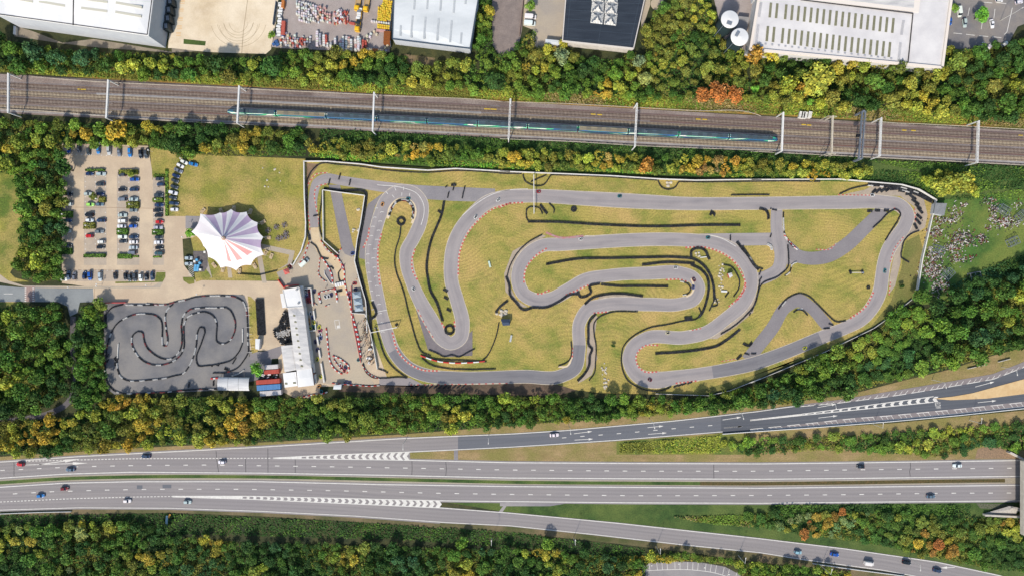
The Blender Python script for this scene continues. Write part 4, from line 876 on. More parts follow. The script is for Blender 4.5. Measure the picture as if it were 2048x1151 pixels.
# ---- big top tent
tips=T('TN',[(20,430),(140,185),(400,172),(555,125),(765,160),(915,305),(990,500),(1000,740),(825,880),(625,950),(415,915),(245,770),(180,620)])
hp=12.0; he=4.0
cxp=P(*T1('TN',447,515),hp); root=empty('big_top_tent',(*cxp,0),label='white star shaped big top tent with faded purple and pink stripes',cat='tent')
tp=[tuple(a-b for a,b in zip(P(*p,he),cxp)) for p in tips]; n=len(tp); SUB=6; RI=9
angs=[math.atan2(p[1],p[0]) for p in tp]; rim=[]
for i in range(n):
    a=tp[i]; b=tp[(i+1)%n]; mx,my=(a[0]+b[0])/2,(a[1]+b[1])/2; dd_=math.hypot(b[0]-a[0],b[1]-a[1]); sag=.14*dd_/math.hypot(mx,my)
    for j in range(SUB):
        t=j/SUB; s=1-sag*4*t*(1-t); rim.append(((a[0]+(b[0]-a[0])*t)*s,(a[1]+(b[1]-a[1])*t)*s,he+.5*math.sin(math.pi*t)))
vs=[];M=len(rim)
for r in range(RI+1):
    f=.035+.965*(r/RI); zf=(1-f)**1.25
    for k,(x,y,z) in enumerate(rim):
        rid=math.cos(2*math.pi*(k%SUB)/SUB)*.06*math.sin(math.pi*min(1,f))
        vs.append((x*f,y*f,z+(hp-z)*zf+rid))
M_TW=mat('tent_white',C(250,246,246),C(244,238,240),.3,rough=.7); M_TP=mat('tent_purple',C(202,182,206),C(190,166,198),.2,rough=.7); M_TPK=mat('tent_pink',C(232,170,166),C(222,156,154),.2,rough=.7); M_TL=mat('tent_faded',C(240,232,236),rough=.7)
def canopy(sel):
    mb=MB(); mb.v=list(vs)
    for r in range(RI):
        for k in range(M): mb.f.append((r*M+k,(r+1)*M+k,(r+1)*M+(k+1)%M,r*M+(k+1)%M)); mb.m.append(sel(k,r))
    return part(mb,'canopy',[M_TW,M_TP,M_TPK,M_TL],root)
def stripe(k,r):
    a=math.degrees(math.atan2(rim[k][1],rim[k][0]))%360; c=(k%SUB) in (1,2,3)
    if not c: return 0
    if a<150 or a>340: return 1 if (a<95 or a>330 or r>=3 or True) else 0
    if a>270: return 2 if r<7 else 3
    return 3
canopy(stripe)
part(MB().lathe(0,0,[(.0,0),(.25,0),(.25,hp+.6),(0,hp+.6)],10),'king_pole',M_STEEL,root); part(MB().lathe(0,0,[(.9,hp-.9),(1.1,hp-.5),(.8,hp+.2),(.3,hp+.3)],14),'crown_ring',mat('ring_copper',C(190,160,140)),root)
for p in tp:
    q=(p[0]*.96,p[1]*.96); part(MB().bar((*q,0),(*q,he),.16),'side_pole',M_STEEL,root)
    part(MB().bar((p[0],p[1],he),(p[0]*1.14,p[1]*1.14,.5),.07),'guy_rope',M_POLE,root)
for k,(X,Y,a) in enumerate(((180,145,.9),(425,150,1.9),(600,115,1.6),(820,155,1.2),(990,300,.55),(1060,510,0),(1105,760,1.2),(880,890,-1.1),(675,960,1.6),(450,940,1.3),(1025,715,.9),(330,880,-.9))):
    x,y=P(*T1('TN',X,Y)); mb=MB(); mb.box(x,y,0,2.9,1.7,.5,a,taper=.05); mb.box(x,y,.5,.5,.5,.4,a); mb.build('anchor_block',mat('anchor_concrete',C(206,184,150),C(188,164,132),.5),label='tan concrete anchor block, %s clockwise round the big top tent'%ORD[k],cat='anchor block',group='anchor blocks round the tent')
# picnic tables
def picnic():
    r=empty('picnic_table',label='x',cat='picnic table',group='picnic tables on the meadow'); w=M_BRICK
    part(MB().lathe(0,0,[(0,.74),(.6,.74),(.6,.78),(0,.78)],10),'table_top',mat('table_grey',C(110,104,108)),r)
    for k in range(4):
        a=k*math.pi/2; part(MB().box(.95*math.cos(a),.95*math.sin(a),.4,.35,1.1,.06,a),'bench',mat('bench_wood',C(136,120,112)),r)
        part(MB().bar((.4*math.cos(a),.4*math.sin(a),.7),(.9*math.cos(a),.9*math.sin(a),0),.08),'leg',M_BLK,r)
    return r
pr=picnic()
for i,(X,Y) in enumerate(((1062,415),(1172,370),(1282,340),(1200,522),(1255,512),(1305,495),(1300,455))):
    o=pr if i==0 else dup(pr,(0,0,0)); o.location=(*P(*T1('TN',X,Y)),0); o.rotation_euler.z=i*.6; o.scale=(1.25,1.25,1)
    o['label']='round picnic table with four benches, %s from the tent'%ORD[i]
# blue bins
bn=MB(); 
for i,(X,Y,a) in enumerate(((105,810,.3),(145,852,.5),(90,888,.05),(125,888,0),(82,920,0),(118,920,0),(82,948,0),(115,948,0),(15,790,0))):
    if i==8: continue
    x,y=P(*T1('TN',X,Y)); r=empty('waste_bin',(x,y,0),a,label='blue wheeled bin, %s from the top in the compound'%ORD[i],cat='bin',group='blue bins in the compound')
    m_=mat('bin_blue',C(104,176,222)); part(MB().box(0,0,.15,1.05,1.05,1.0,taper=-.06),'tub',m_,r); part(MB().box(0,0,1.16,1.2,1.2,.12,taper=.1),'lid',m_,r)
for X,Y,l in ((152,942,'white square bin at the lower right of the bin compound'),(75,832,'small white bin at the left of the compound'),(212,705,'white box at the top corner of the bin compound')):
    x,y=P(*T1('TN',X,Y)); r=empty('waste_bin',(x,y,0),label=l,cat='bin'); part(MB().box(0,0,.1,1.0,1.0,1.0,taper=-.05),'tub',M_PLW,r); part(MB().box(0,0,1.12,1.1,1.1,.1,taper=.1),'lid',M_PLW,r)
def wallline(t,pts,h,w,m,name,label,cat,capm=None,capw=None,smooth=False,closed=False,posts=0,z0=0):
    """a fence: body plus a top rail, as one thing with parts"""
    q=T(t,pts); q=cr(q,8) if smooth else q
    if closed: q=q+[q[0]]
    wm=[P(*p) for p in q]; x0,y0=wm[0]; r=empty(name,(x0,y0,0),label=label,cat=cat)
    mb=MB()
    for a,b in zip(wm,wm[1:]): mb.bar((a[0]-x0,a[1]-y0,h/2+z0),(b[0]-x0,b[1]-y0,h/2+z0),w,h)
    part(mb,'panel',m,r)
    if capm:
        mb=MB()
        for a,b in zip(wm,wm[1:]): mb.bar((a[0]-x0,a[1]-y0,h+.05),(b[0]-x0,b[1]-y0,h+.05),capw,.1)
        part(mb,'top_rail',capm,r)
    if posts:
        for x,y,a in resample(wm,posts)[:95]: part(MB().box(x-x0,y-y0,0,.16,.16,h+.1),'post',capm or m,r)
    return r
W_='boundary_fence'
wallline('B2',[(390,158),(560,158),(800,178),(950,200),(1280,222),(1480,210),(1870,232)],1.7,.12,M_WHITE,W_,'white topped boundary fence along the top left of the circuit','fence',M_WHITE,.5)
wallline('B3',[(0,230),(400,245),(800,262),(1150,285),(1400,294),(1870,288)],1.7,.12,M_WHITE,W_,'white topped boundary fence along the top middle of the circuit','fence',M_WHITE,.5)
wallline('B4',[(0,290),(640,286),(850,305),(1080,325),(1200,358),(1326,434),(1290,580),(1225,860),(1195,1060),(1190,1080)],1.7,.12,M_WHITE,W_,'white topped boundary fence round the right end of the circuit','fence',M_WHITE,.5)
wallline('B2',[(395,158),(398,400),(408,600),(405,700),(375,800),(315,903),(300,890)],1.7,.12,M_WHITE,W_,'white topped boundary fence down the left side of the circuit','fence',M_WHITE,.5)
wallline('B2',[(640,820),(533,725),(528,362),(640,378),(830,402),(800,600),(775,720),(757,870),(790,1000),(835,1150),(840,1200),(845,1380)],1.5,.14,M_WHITE,'paddock_wall','white wall round the triangular lawn beside the start straight','wall',M_WHITE,.4)
wallline('C2',[(735,235),(830,240),(838,260),(870,370),(920,635)],1.5,.14,M_WHITE,'paddock_wall','white wall between the spectator strip and the start straight','wall',M_WHITE,.3)
wallline('C2',[(730,40),(740,300),(800,590)],1.0,.14,M_PLW,'pit_lane_barrier','long white barrier between the pit lane and the spectators','barrier',M_PLR,.2)
wallline('C3',[(1115,812),(1500,825),(1650,790),(1870,702)],1.0,.06,M_STEELD,W_,'thin white boundary fence at the lower right of the circuit','fence',M_WHITE,.2)
wallline('C4',[(0,735),(410,565),(550,505),(880,345),(1010,255),(1160,135)],1.0,.06,M_STEELD,W_,'white boundary fence half hidden by trees below the right bends','fence',M_WHITE,.2)
wallline('K',[(50,130),(290,128)],1.6,.1,M_PLR,'red_fence','red fence along the top left of the small kart circuit','fence',M_PLR,.3)
wallline('P1',[(125,565),(215,690),(235,660),(420,640)],1.2,.15,M_PLR,'red_fence','red barrier running down to the office block','barrier',M_PLR,.35)
wallline('P1',[(430,705),(600,690),(625,945)],1.4,.3,M_WHITE,'paddock_wall','white wall round the parked red karts','wall',M_WHITE,.5)
wallline('P1',[(635,1010),(655,1140)],1.2,.4,M_WHITE,'paddock_wall','short white wall below the parked red karts','wall',M_WHITE,.6)
wallline('P2',[(505,215),(632,200),(625,110)],1.2,.25,M_WHITE,'paddock_wall','white corner wall round the yellow karts','wall',M_WHITE,.4)
wallline('P2',[(645,290),(665,400)],1.1,.5,M_WHITE,'paddock_wall','short white wall beside the blue kart','wall',M_WHITE,.7)
wallline('P2',[(672,465),(690,575)],1.1,.5,M_WHITE,'paddock_wall','short white wall above the lone yellow kart','wall',M_WHITE,.7)
wallline('P2',[(700,645),(742,905)],1.1,.5,M_WHITE,'paddock_wall','long white wall beside the lowest yellow kart','wall',M_WHITE,.7)
wallline('P1',[(785,440),(790,490),(870,615),(905,630)],.6,.2,M_WHITE,'low_wall','low white kerb wall round the dark tarmac wedge','wall')
area('tarmac_wedge',T('P1',[(790,440),(840,390),(885,500),(905,620),(880,620),(790,490)]),.062,M_DASPH)
wallline('TN',[(640,1000),(940,1020),(1180,960)],1.0,.1,M_BLK,'railing','dark railing on the grass below the tent','railing',posts=2)
wallline('A2',[(210,20),(185,200)],2,.1,M_STEELD,'yard_fence','steel fence between the concrete yard and the builders yard','fence',M_STEELD,.2,posts=3)
wallline('A3',[(180,0),(150,280)],1.2,.1,M_BRICK,'lane_fence','brown fence between the gravel lane and the van court','fence')
wallline('A2',[(1085,370),(1075,250),(1110,0)],2.2,.12,M_STEELD,'yard_fence','steel fence between the yellow stacks and the grey warehouse','fence')
wallline('D1',[(0,672),(300,660),(550,655)],.8,.2,M_STEEL,'crash_barrier','steel crash barrier at the lower left road edge','crash barrier')
wallline('D4',[(465,1028),(800,1075),(1150,1120)],.8,.25,M_STEEL,'crash_barrier','steel crash barrier beside the lower right slip road','crash barrier')
wallline('C4',[(-200,1102),(0,1087),(500,1052),(1000,1013),(1500,968),(1971,918)],.9,.3,M_STEEL,'crash_barrier','long steel barrier below the hatched slip road shoulder','crash barrier')
wallline('C4',[(1560,634),(1680,607)],.9,.2,M_WHITE,'crash_barrier','short white barrier under the trees by the slip road','crash barrier'); wallline('C4',[(1780,585),(1865,562)],.9,.2,M_WHITE,'crash_barrier','shorter white barrier nearest the right edge by the slip road','crash barrier')
# overbridge at the right edge
br=empty('road_bridge',(*P(2046,985),0),label='concrete road bridge just entering at the right edge over both carriageways',cat='bridge'); bx_,by_,_=br.location
xl=P(2045,985,7)[0]-bx_
M_BC=mat('bridge_concrete',C(214,206,196),C(190,182,172),.4)
part(MB().box(xl+9,0,5.6,18,36,1.1),'deck',M_BC,br); part(MB().box(xl+.2,0,6.7,.4,36,1.1),'parapet',M_BC,br); part(MB().box(xl+17.8,0,6.7,.4,36,1.1),'parapet',M_BC,br)
for s in (1,-1): part(MB().box(xl+13,s*17.2,0,10,1.4,5.6),'abutment',M_BC,br)
part(MB().box(xl+13,-1+ (985-962)/4-5,0,9,1.0,5.6),'pier',M_BC,br)
for a,b,z in (((2012,901),(2046,918),2.6),((2014,1012),(2050,1020),2.6),((1965,1027),(2050,1031),1.8)):
    p=P(*a);q=P(*b); mb=MB(); mb.bar((p[0]-bx_,p[1]-by_,z/2),(q[0]-bx_,q[1]-by_,z/2),.9,z); part(mb,'wing_wall',M_BC,br)
MB().add([(*P(1965,1026),.2),(*P(2030,1029),.2),(*P(2030,1010),3),(*P(2012,1008),2)],[(0,1,2,3)]).build('paved_slope',mat('paved_slope',C(190,184,178),C(160,154,148),1,(3,1,1)),kind='structure')
area('paved_slope',[(1955,897),(1985,890),(2012,900),(2040,916),(1950,916)],.06,mat('cobbles',C(170,140,112),C(130,110,90),1.5))
area('paved_slope',[(1952,1005),(2030,1008),(2000,1018),(1960,1015)],.06,mat('grid_paving',C(120,116,100),C(70,84,54),1.5))
# ================================================================ TYRES AND BARRIERS
def stack(mb,x,y,r=.33,h=.62,mi=0,n=9):
    mb.lathe(x,y,[(r*.48,h),(r*.8,h+.03),(r,h-.08),(r*.9,h*.5),(r,.1),(r*.8,0)],n,mi)
TY=[M_RUB,M_TWH,M_TRD]
def barrier(t,pts,label,pat='b',rows=1,smooth=True,closed=False,h=.62,name='tyre_barrier',r=.33):
    """pat: b black, w white groups, m white/red mix, r red-white strip"""
    q=T(t,pts); q=cr(q,4,closed) if smooth else q
    w=[P(*p) for p in q]
    if closed: w.append(w[0])
    mb=MB(); i=0; mode=0; left=0; RR=random.Random(int(abs(w[0][0]*13+w[0][1]*7)))
    for k in range(rows):
        ww=offs(w,(k-(rows-1)/2)*.62) if rows>1 else w
        for x,y,a in resample(ww,.66):
            if left<=0:
                if pat=='b': mode,left=0,99
                elif pat=='w': mode=1 if mode==0 and RR.random()<(.75 if rows<4 else .3) else 0; left=RR.randint(3,6)
                elif pat=='m': mode=RR.choice([0,0,0,0,1,1,2]) if mode!=2 else 0; left=RR.randint(2,4)
                elif pat=='W': mode,left=1,99
                elif pat=='R': mode=RR.choice([1,2,1,0]); left=RR.randint(1,3)
            left-=1
            stack(mb,x+RR.uniform(-.05,.05),y+RR.uniform(-.05,.05),r,h,mode)
    mb.build(name,TY,label=label,cat='tyre barrier')
B_=barrier
# circuit, top and left
B_('B2',[(410,290),(440,230),(500,175),(640,178),(800,192),(950,214),(1280,234),(1480,222),(1870,244)],'black tyre wall along the top left boundary fence')
B_('B3',[(0,242),(160,245)],'short black tyre wall on the fence left of the tyre bay')
B_('B3',[(165,250),(175,290),(230,325),(310,325),(365,255)],'looping tyre bay round the upper end of the white gantry')
B_('B3',[(225,300),(270,280),(330,255)],'short tyre row inside the looping tyre bay')
B_('B3',[(365,252),(700,262),(1130,290)],'black tyre wall on the fence between the two tyre bays')
B_('B3',[(1135,295),(1160,340),(1210,358),(1260,340),(1285,300)],'curved tyre bay holding white debris by the top fence')
B_('B3',[(1290,302),(1500,303),(1870,298),(2050,296),(2300,300)],'black tyre wall on the fence right of the tyre bays')
B_('B3',[(1665,397),(1870,395),(1940,396)],'short tyre row at the edge of the back straight')
B_('B2',[(410,300),(412,500),(412,640),(430,700)],'black tyre wall down the left boundary fence',rows=1)
B_('B2',[(520,362),(522,700),(560,760),(640,840)],'black tyre wall outside the triangular lawn')
B_('B2',[(535,352),(640,365),(838,395),(835,430),(810,600),(788,720),(770,860),(800,980),(830,1100),(850,1180),(880,1500)],'double tyre wall between the lawn and the start straight',rows=2)
B_('C2',[(880,160),(905,250),(870,280)],'tyre heap at the pit wall corner',rows=2)
B_('C2',[(905,340),(935,440),(960,520),(1000,590),(1060,650),(1130,700)],'black tyre wall curving along the outside of the first bend')
B_('C2',[(815,600),(830,650),(880,695),(960,702),(1080,695),(1130,700)],'tyre wall round the grass wedge at the pit exit')
B_('C2',[(920,635),(985,660),(990,665)],'tyres on the ridge of the grass wedge')
B_('B2',[(440,740),(470,760),(500,820),(520,850),(565,855)],'wavy tyre row dividing the pit entry')
B_('B2',[(425,690),(430,720)],'two row tyre stack at the pit entry gate',rows=2)
B_('P1',[(850,390),(890,385),(910,415)],'small hook of tyres in the pit entry lane')
B_('P1',[(1015,430),(985,480),(990,540),(1015,600),(1060,585)],'curved tyre row in front of the white blocks')
B_('P1',[(760,255),(845,275)],'short tyre row at the tip of the tarmac wedge')
B_('P1',[(975,735),(1035,720)],'short tyre row below the white blocks',rows=2)
B_('P1',[(705,770),(725,900),(750,905)],'tyres round the pit kart pen',pat='m')
# hairpin + infield left
B_('B2',[(1000,545),(1020,490),(1050,450),(1100,432),(1145,448),(1172,490),(1168,570)],'horseshoe of tyres inside the upper left hairpin','R',rows=2)
x,y=T1('B2',1087,585); B_('N',[(x+7*math.cos(a),y+7*math.sin(a)) for a in np.arange(0,6.2,.6)],'ring of tyres round a post in the hairpin lawn',rows=2,closed=True)
B_('B2',[(1085,620),(1075,700),(1050,780),(1040,870),(1055,960),(1090,1050),(1110,1110),(1130,1200),(1165,1330),(1200,1450),(1235,1520),(1300,1550)],'long tyre line down the left infield lawn',rows=1)
B_('B2',[(1395,445),(1380,530),(1340,630),(1300,730),(1280,820),(1270,920),(1280,1000),(1300,1090),(1340,1160),(1370,1250),(1385,1300)],'long double tyre line between hairpin and infield curve',rows=2)
B_('B2',[(1355,510),(1375,525)],'short tyre row with a flag post on the infield',rows=2)
x,y=T1('C2',1435,355); B_('N',[(x+8.5*math.cos(a),y+8.5*math.sin(a)) for a in np.arange(0,6.2,.5)],'ring of tyres at the tip of the central hairpin',rows=2,closed=True)
for i,(X,Y) in enumerate(((1405,75),(1410,130),(1430,215))): B_('C2',[(X-12,Y-8),(X+15,Y+8)],'%s short tyre row from the top beside the hairpin tip'%ORD[i],rows=2)
B_('C2',[(1290,500),(1340,520),(1400,548),(1450,535),(1500,550),(1560,520),(1620,490)],'wavy tyre wall behind the central hairpin',rows=1)
B_('C2',[(1245,540),(1310,560),(1400,570),(1550,575),(1700,585)],'tyre wall in front of the advertising boards')
B_('C2',[(1240,560),(1290,600),(1400,630),(1550,640),(1770,635)],'tyre wall along the bottom edge of the left infield')
B_('C2',[(1790,310),(1770,400),(1740,480),(1700,550),(1665,580)],'tyre line running down from the marshal hut')
B_('C2',[(1850,150),(1790,200),(1765,235)],'double tyre row above the marshal hut',rows=2)
for i,(X,Y,d) in enumerate(((645,265,20),(718,310,22),(570,305,20),(1410,338,5),(1465,340,25),(1425,400,22),(1530,400,28),(1540,360,22))): B_('B2',[(X+5,Y-d),(X-5,Y+d)],'short tyre row across the top link road, %s of the set'%ORD[i],rows=1)
B_('B2',[(1450,325),(1485,325)],'short tyre row at the grass edge of the link road',rows=2); B_('B2',[(460,548),(495,540)],'short tyre row across the pit entry lane')
# middle
B_('B3',[(190,510),(200,490),(240,482),(280,490),(305,530)],'tyre hook round the lower end of the white gantry',rows=1); B_('B3',[(190,500),(190,560),(205,588)],'short tyre row left of the gantry foot')
B_('B3',[(290,470),(340,535)],'first diagonal tyre row right of the gantry',rows=2); B_('B3',[(355,460),(390,500),(385,530)],'second diagonal tyre row right of the gantry',rows=1)
x,y=T1('B3',530,498); B_('N',[(x+4*math.cos(a),y+4*math.sin(a)) for a in np.arange(0,6.2,.9)],'small cluster of tyres on the upper lawn',rows=2,closed=True); B_('B3',[(1512,540),(1520,515),(1545,545)],'small tyre hook at the right of the upper lawn',rows=2)
B_('B3',[(205,588),(400,590),(700,608),(1100,622),(1500,612),(1725,612)],'long straight tyre line across the upper infield lawn',rows=2)
B_('B3',[(300,683),(200,740),(120,820),(70,910),(45,1000)],'tyre wall outside the upper bend of the left loop',rows=1)
B_('B3',[(45,985),(65,1040),(75,1120),(110,1160),(170,1220),(230,1205)],'bunched tyre wall at the far left of the loop',rows=2)
B_('C3',[(230,195),(330,195),(430,150),(500,105),(560,100)],'double tyre wall along the bottom of the left loop',rows=2)
B_('C3',[(560,85),(575,120),(620,115),(655,85),(640,50),(720,25)],'tyre pen with a white emblem in the lower left loop',rows=2)
B_('B3',[(335,893),(560,855),(800,850),(1050,845),(1290,845),(1400,860),(1460,900),(1510,970),(1535,1060),(1540,1150)],'long curving tyre line through the middle infield',rows=2)
B_('B3',[(1025,898),(1200,880),(1395,888)],'tyre row along the top of the inner straight',rows=2)
B_('B3',[(1375,898),(1440,930),(1490,990),(1500,1060),(1490,1130),(1470,1200),(1440,1260),(1430,1270)],'double tyre wall outside the inner right hairpin',rows=2)
B_('B3',[(1375,845),(1375,800),(1410,778),(1460,785),(1505,860)],'tyre loop round white debris above the inner hairpin',rows=2)
B_('C3',[(1532,30),(1545,120),(1560,180),(1520,190)],'short tyre loop left of the right hairpin lawn',rows=1); B_('C3',[(1545,130),(1505,218)],'short straight tyre row left of the right hairpin lawn')
B_('B3',[(1610,897),(1660,910),(1700,960),(1722,1020),(1710,1080),(1675,1130)],'crescent of tyres inside the right hairpin',rows=1); B_('B3',[(1642,1095),(1615,1132)],'short tyre row inside the crescent')
B_('C3',[(730,30),(850,42),(1000,42),(1210,45)],'straight tyre line on the inner grass tongue',rows=2)
B_('C3',[(612,170),(660,130),(760,102),(860,96),(1025,115)],'tyre wall above the lower inner straight',rows=2)
B_('B3',[(1300,1015),(1350,1035),(1370,1075),(1350,1105),(1310,1115)],'arc of white painted tyres in the inner hairpin','w',rows=1)
B_('C3',[(1430,200),(1445,240),(1415,275),(1330,290),(1200,318),(1080,340),(1000,375),(940,415),(885,480),(872,560),(880,640),(920,720),(1000,770),(1120,795),(1215,775)],'long tyre wall round the outside of the lower hairpin',rows=1)
B_('C3',[(1330,275),(1380,270)],'thick tyre block at the end of the lower tyre wall',rows=3)
B_('C3',[(985,225),(780,235),(720,260),(680,300),(675,380),(690,470),(685,600),(680,660),(640,720)],'outer tyre line beside the descending straight',rows=1)
B_('C3',[(685,245),(645,290),(635,400),(640,470),(660,490),(645,540),(640,610),(600,680),(560,720)],'inner double tyre line beside the descending straight',rows=2)
B_('C3',[(510,445),(515,500),(500,570),(450,605),(420,615)],'tyre row at the inside corner of the bottom bend')
B_('C3',[(1590,385),(1680,330),(1770,250),(1820,190),(1850,100),(1868,0)],'tyre wall outside the lower right sweep',rows=1)
B_('B3',[(1705,735),(1730,770),(1780,830),(1830,905),(1860,935)],'double tyre wall at the link road junction',rows=2); B_('B3',[(1745,765),(1800,850),(1840,910)],'white and black tyre wall behind the link junction','w')
B_('B4',[(0,850),(35,905),(95,932)],'tyre row at the tip of the small lawn'); B_('B3',[(1655,690),(1655,720)],'short tyre row on the link road')
B_('B4',[(75,940),(62,975)],'upper short tyre row at the junction',rows=1); B_('B4',[(80,990),(62,1018)],'lower short tyre row at the junction')
B_('C3',[(1120,525),(1280,515),(1450,495),(1560,470),(1640,420),(1725,352)],'curving tyre line on the lower hairpin lawn',rows=2)
B_('C3',[(1750,455),(1790,470),(1810,445)],'small tyre heap on the grass by the link',rows=2); B_('C3',[(1705,565),(1735,535)],'short double tyre row at the track edge',rows=2)
for i,(a,b) in enumerate((((1760,525),(1795,535)),((1808,527),(1842,527)))): B_('C3',[a,b],'%s short tyre row across the link mouth'%ORD[i])
for i,X in enumerate((1215,1265,1295,1325,1365)): B_('C3',[(X-15,775-i*8),(X+15,762-i*8)],'slanting tyre row %s from the left below the hairpin'%ORD[i],rows=1)
for i in range(12): B_('C2',[(1160+i*33,775),(1185+i*33,755)],'slanting tyre row %s from the left below the bottom straight'%ORD[i],rows=1)
# right
B_('B4',[(70,495),(110,505),(130,540),(130,570)],'curved tyre row at the top left of the link',rows=2); B_('B4',[(160,502),(195,508)],'short tyre row on the link mouth')
B_('B4',[(238,525),(240,620),(250,690),(290,750),(340,790)],'tyre line down the left of the mown rectangle','m',rows=1); B_('B4',[(125,750),(150,765),(155,790)],'white tyre arc on the small lawn','W',rows=2)
B_('B4',[(150,680),(143,700)],'tiny tyre row on the link road'); B_('B4',[(148,495),(150,496)],'single tyre stack on the link')
B_('B4',[(270,760),(275,830),(272,910),(200,980),(80,1040),(60,1090),(45,1150),(10,1230)],'tyre wall snaking from the link down the infield',rows=1)
B_('B4',[(330,880),(300,895),(285,950),(250,975)],'second short tyre wall beside the link bend','w')
B_('C4',[(0,240),(-6,250)],'tyre pair at the foot of the snaking wall')
B_('B4',[(645,388),(720,355),(850,325)],'tyre row at the start of the sandy run-off'); B_('B4',[(850,315),(980,325),(1080,345),(1200,385),(1310,440)],'broad tyre wall round the top right corner','w',rows=4)
for i,(a,b) in enumerate((((880,380),(905,355)),((905,378),(940,350)),((940,372),(975,350)),((975,368),(1010,345)),((1010,355),(1060,352)),((1070,365),(1115,372)),((1120,390),(1160,390)),((1150,400),(1190,430)),((1165,430),(1210,465)),((1190,465),(1225,500)),((1205,490),(1240,530)),((1200,540),(1235,572)),((1190,570),(1225,608)),((1180,605),(1200,645)))):
    B_('B4',[a,b],'slanting tyre row, %s clockwise round the sandy corner'%ORD[i],rows=2)
B_('B4',[(1210,655),(1150,680),(1110,720),(1090,790),(1085,840),(1140,880)],'curved tyre wall below the sandy corner')
B_('B4',[(885,630),(940,580),(1000,520),(1050,500),(1080,530),(1060,580)],'tyre wall round the tip of the narrow lawn',rows=1); B_('B4',[(1060,585),(1010,660),(970,725)],'tyre row down the right side of the narrow lawn')
for i,(a,b) in enumerate((((845,512),(878,512)),((900,508),(935,510)),((965,508),(1000,510)))): B_('B4',[a,b],'%s short tyre row across the diagonal link mouth'%ORD[i],rows=2)
B_('C4',[(205,205),(245,150),(300,112),(360,95),(420,115),(480,170),(560,250),(620,298),(690,290)],'tyre wall over the top of the lower right loop',rows=1); B_('C4',[(228,180),(255,150)],'white painted tyres on the lower right loop','W')
B_('C4',[(315,228),(340,212),(375,215),(415,255)],'tyre arc at the tip of the triangular lawn'); 
for i,(a,b) in enumerate((((568,312),(602,325)),((530,347),(568,343)),((10,527),(45,527)))): B_('C4',[a,b],'%s short tyre row at the lower right loop exits'%ORD[i])
x,y=T1('C4',848,52); B_('N',[(x+2.6*math.cos(a),y+2.6*math.sin(a)) for a in np.arange(0,6.2,1.1)],'dark tyre clump with a white top on the right lawn',closed=True)
for i,(X,Y) in enumerate(((722,953),(808,953))): B_('B4',[(X-6,Y-12),(X+4,Y+10)],'tyres round the %s foot of the small mast'%('left','right')[i],rows=2)
B_('B3',[(1700,740),(1700,745)],'single tyre stack at the junction')
# small circuit
k='K'
B_(k,[(65,250),(120,190),(240,150)],'black tyre wall across the top left corner of the small circuit',rows=1)
B_(k,[(280,152),(355,152),(490,155),(600,152)],'white and black tyre wall along the top of the small circuit','w'); B_(k,[(490,142),(700,148),(800,120),(900,100)],'red and white tyre wall at the top of the small circuit','R')
B_(k,[(900,100),(1000,72),(1150,58),(1300,58),(1420,72),(1500,120),(1530,190),(1545,340),(1550,540),(1555,640),(1500,740),(1440,810),(1330,855),(1190,862)],'tyre wall round the top right of the small circuit','m')
B_(k,[(60,265),(65,400)],'thick black tyre wall on the left edge',rows=2); B_(k,[(760,150),(710,200),(690,250),(695,400),(710,540),(700,580),(670,580),(655,500),(655,380),(640,310),(590,265),(480,245),(370,252),(250,300),(180,350),(120,450),(80,580),(65,700),(65,900),(90,980),(160,1050),(300,1078),(500,1070),(700,1062),(850,1045),(1100,1030),(1220,1030)],'long winding tyre wall round the left of the small circuit','m')
B_(k,[(1320,180),(1200,182),(1040,185),(950,200),(880,260),(855,350),(860,500),(850,600),(800,680),(740,715),(650,710),(560,660),(490,590),(460,500),(450,440),(400,430),(350,465),(335,540),(360,620),(430,715),(530,770),(640,778),(760,745),(850,670),(880,600),(880,480),(885,350),(920,280),(1000,240),(1120,230),(1190,270),(1225,350),(1220,450),(1230,540),(1280,560),(1350,535),(1405,450),(1420,370),(1400,270),(1360,205),(1320,180)],'double looping tyre wall in the middle of the small circuit','m')
B_(k,[(1100,440),(1090,390),(1050,385),(1025,430),(1010,570),(985,680),(930,800),(870,870),(790,890),(690,915),(520,935),(380,945),(290,940),(220,900),(190,830),(180,720)],'long tyre wall along the bottom of the small circuit','w')
B_(k,[(1098,445),(1060,560),(1010,720),(1030,785),(1120,785),(1260,765),(1380,725),(1450,650),(1495,550)],'tyre wall down and round the right of the small circuit'); B_(k,[(1420,715),(1390,765)],'short tyre spur on the small circuit')
B_(k,[(1310,815),(1350,835)],'short thick tyre row on the small circuit',rows=2); B_(k,[(1240,770),(1230,795)],'tiny tyre block under the right tyre wall',rows=2); B_(k,[(1175,790),(1170,800)],'single tyre block under the right tyre wall')
B_(k,[(935,965),(930,1020)],'short vertical tyre row near the bottom wall'); B_(k,[(1190,950),(1188,1000)],'short vertical tyre row beside the arched shelter'); B_(k,[(1385,895),(1450,870),(1510,830)],'white tyre row above the arched shelter','W')
B_(k,[(160,720),(185,705)],'tyre heap at the left marker, upper',rows=3); B_(k,[(160,770),(185,765)],'tyre heap at the left marker, lower',rows=3); B_(k,[(85,680),(95,685)],'tyre heap on the left wall, upper',rows=3); B_(k,[(85,735),(95,740)],'tyre heap on the left wall, lower',rows=3)
for i,(a,b) in enumerate((((198,555),(188,705)),((1495,400),(1496,540)))):
    p,q=T(k,[a,b]); MB().bar((*P(*p),.35),(*P(*q),.35),.3,.6).build('plank_barrier',M_WHITE,label='white plank barrier on the %s side of the small circuit'%('left','right')[i],cat='barrier')
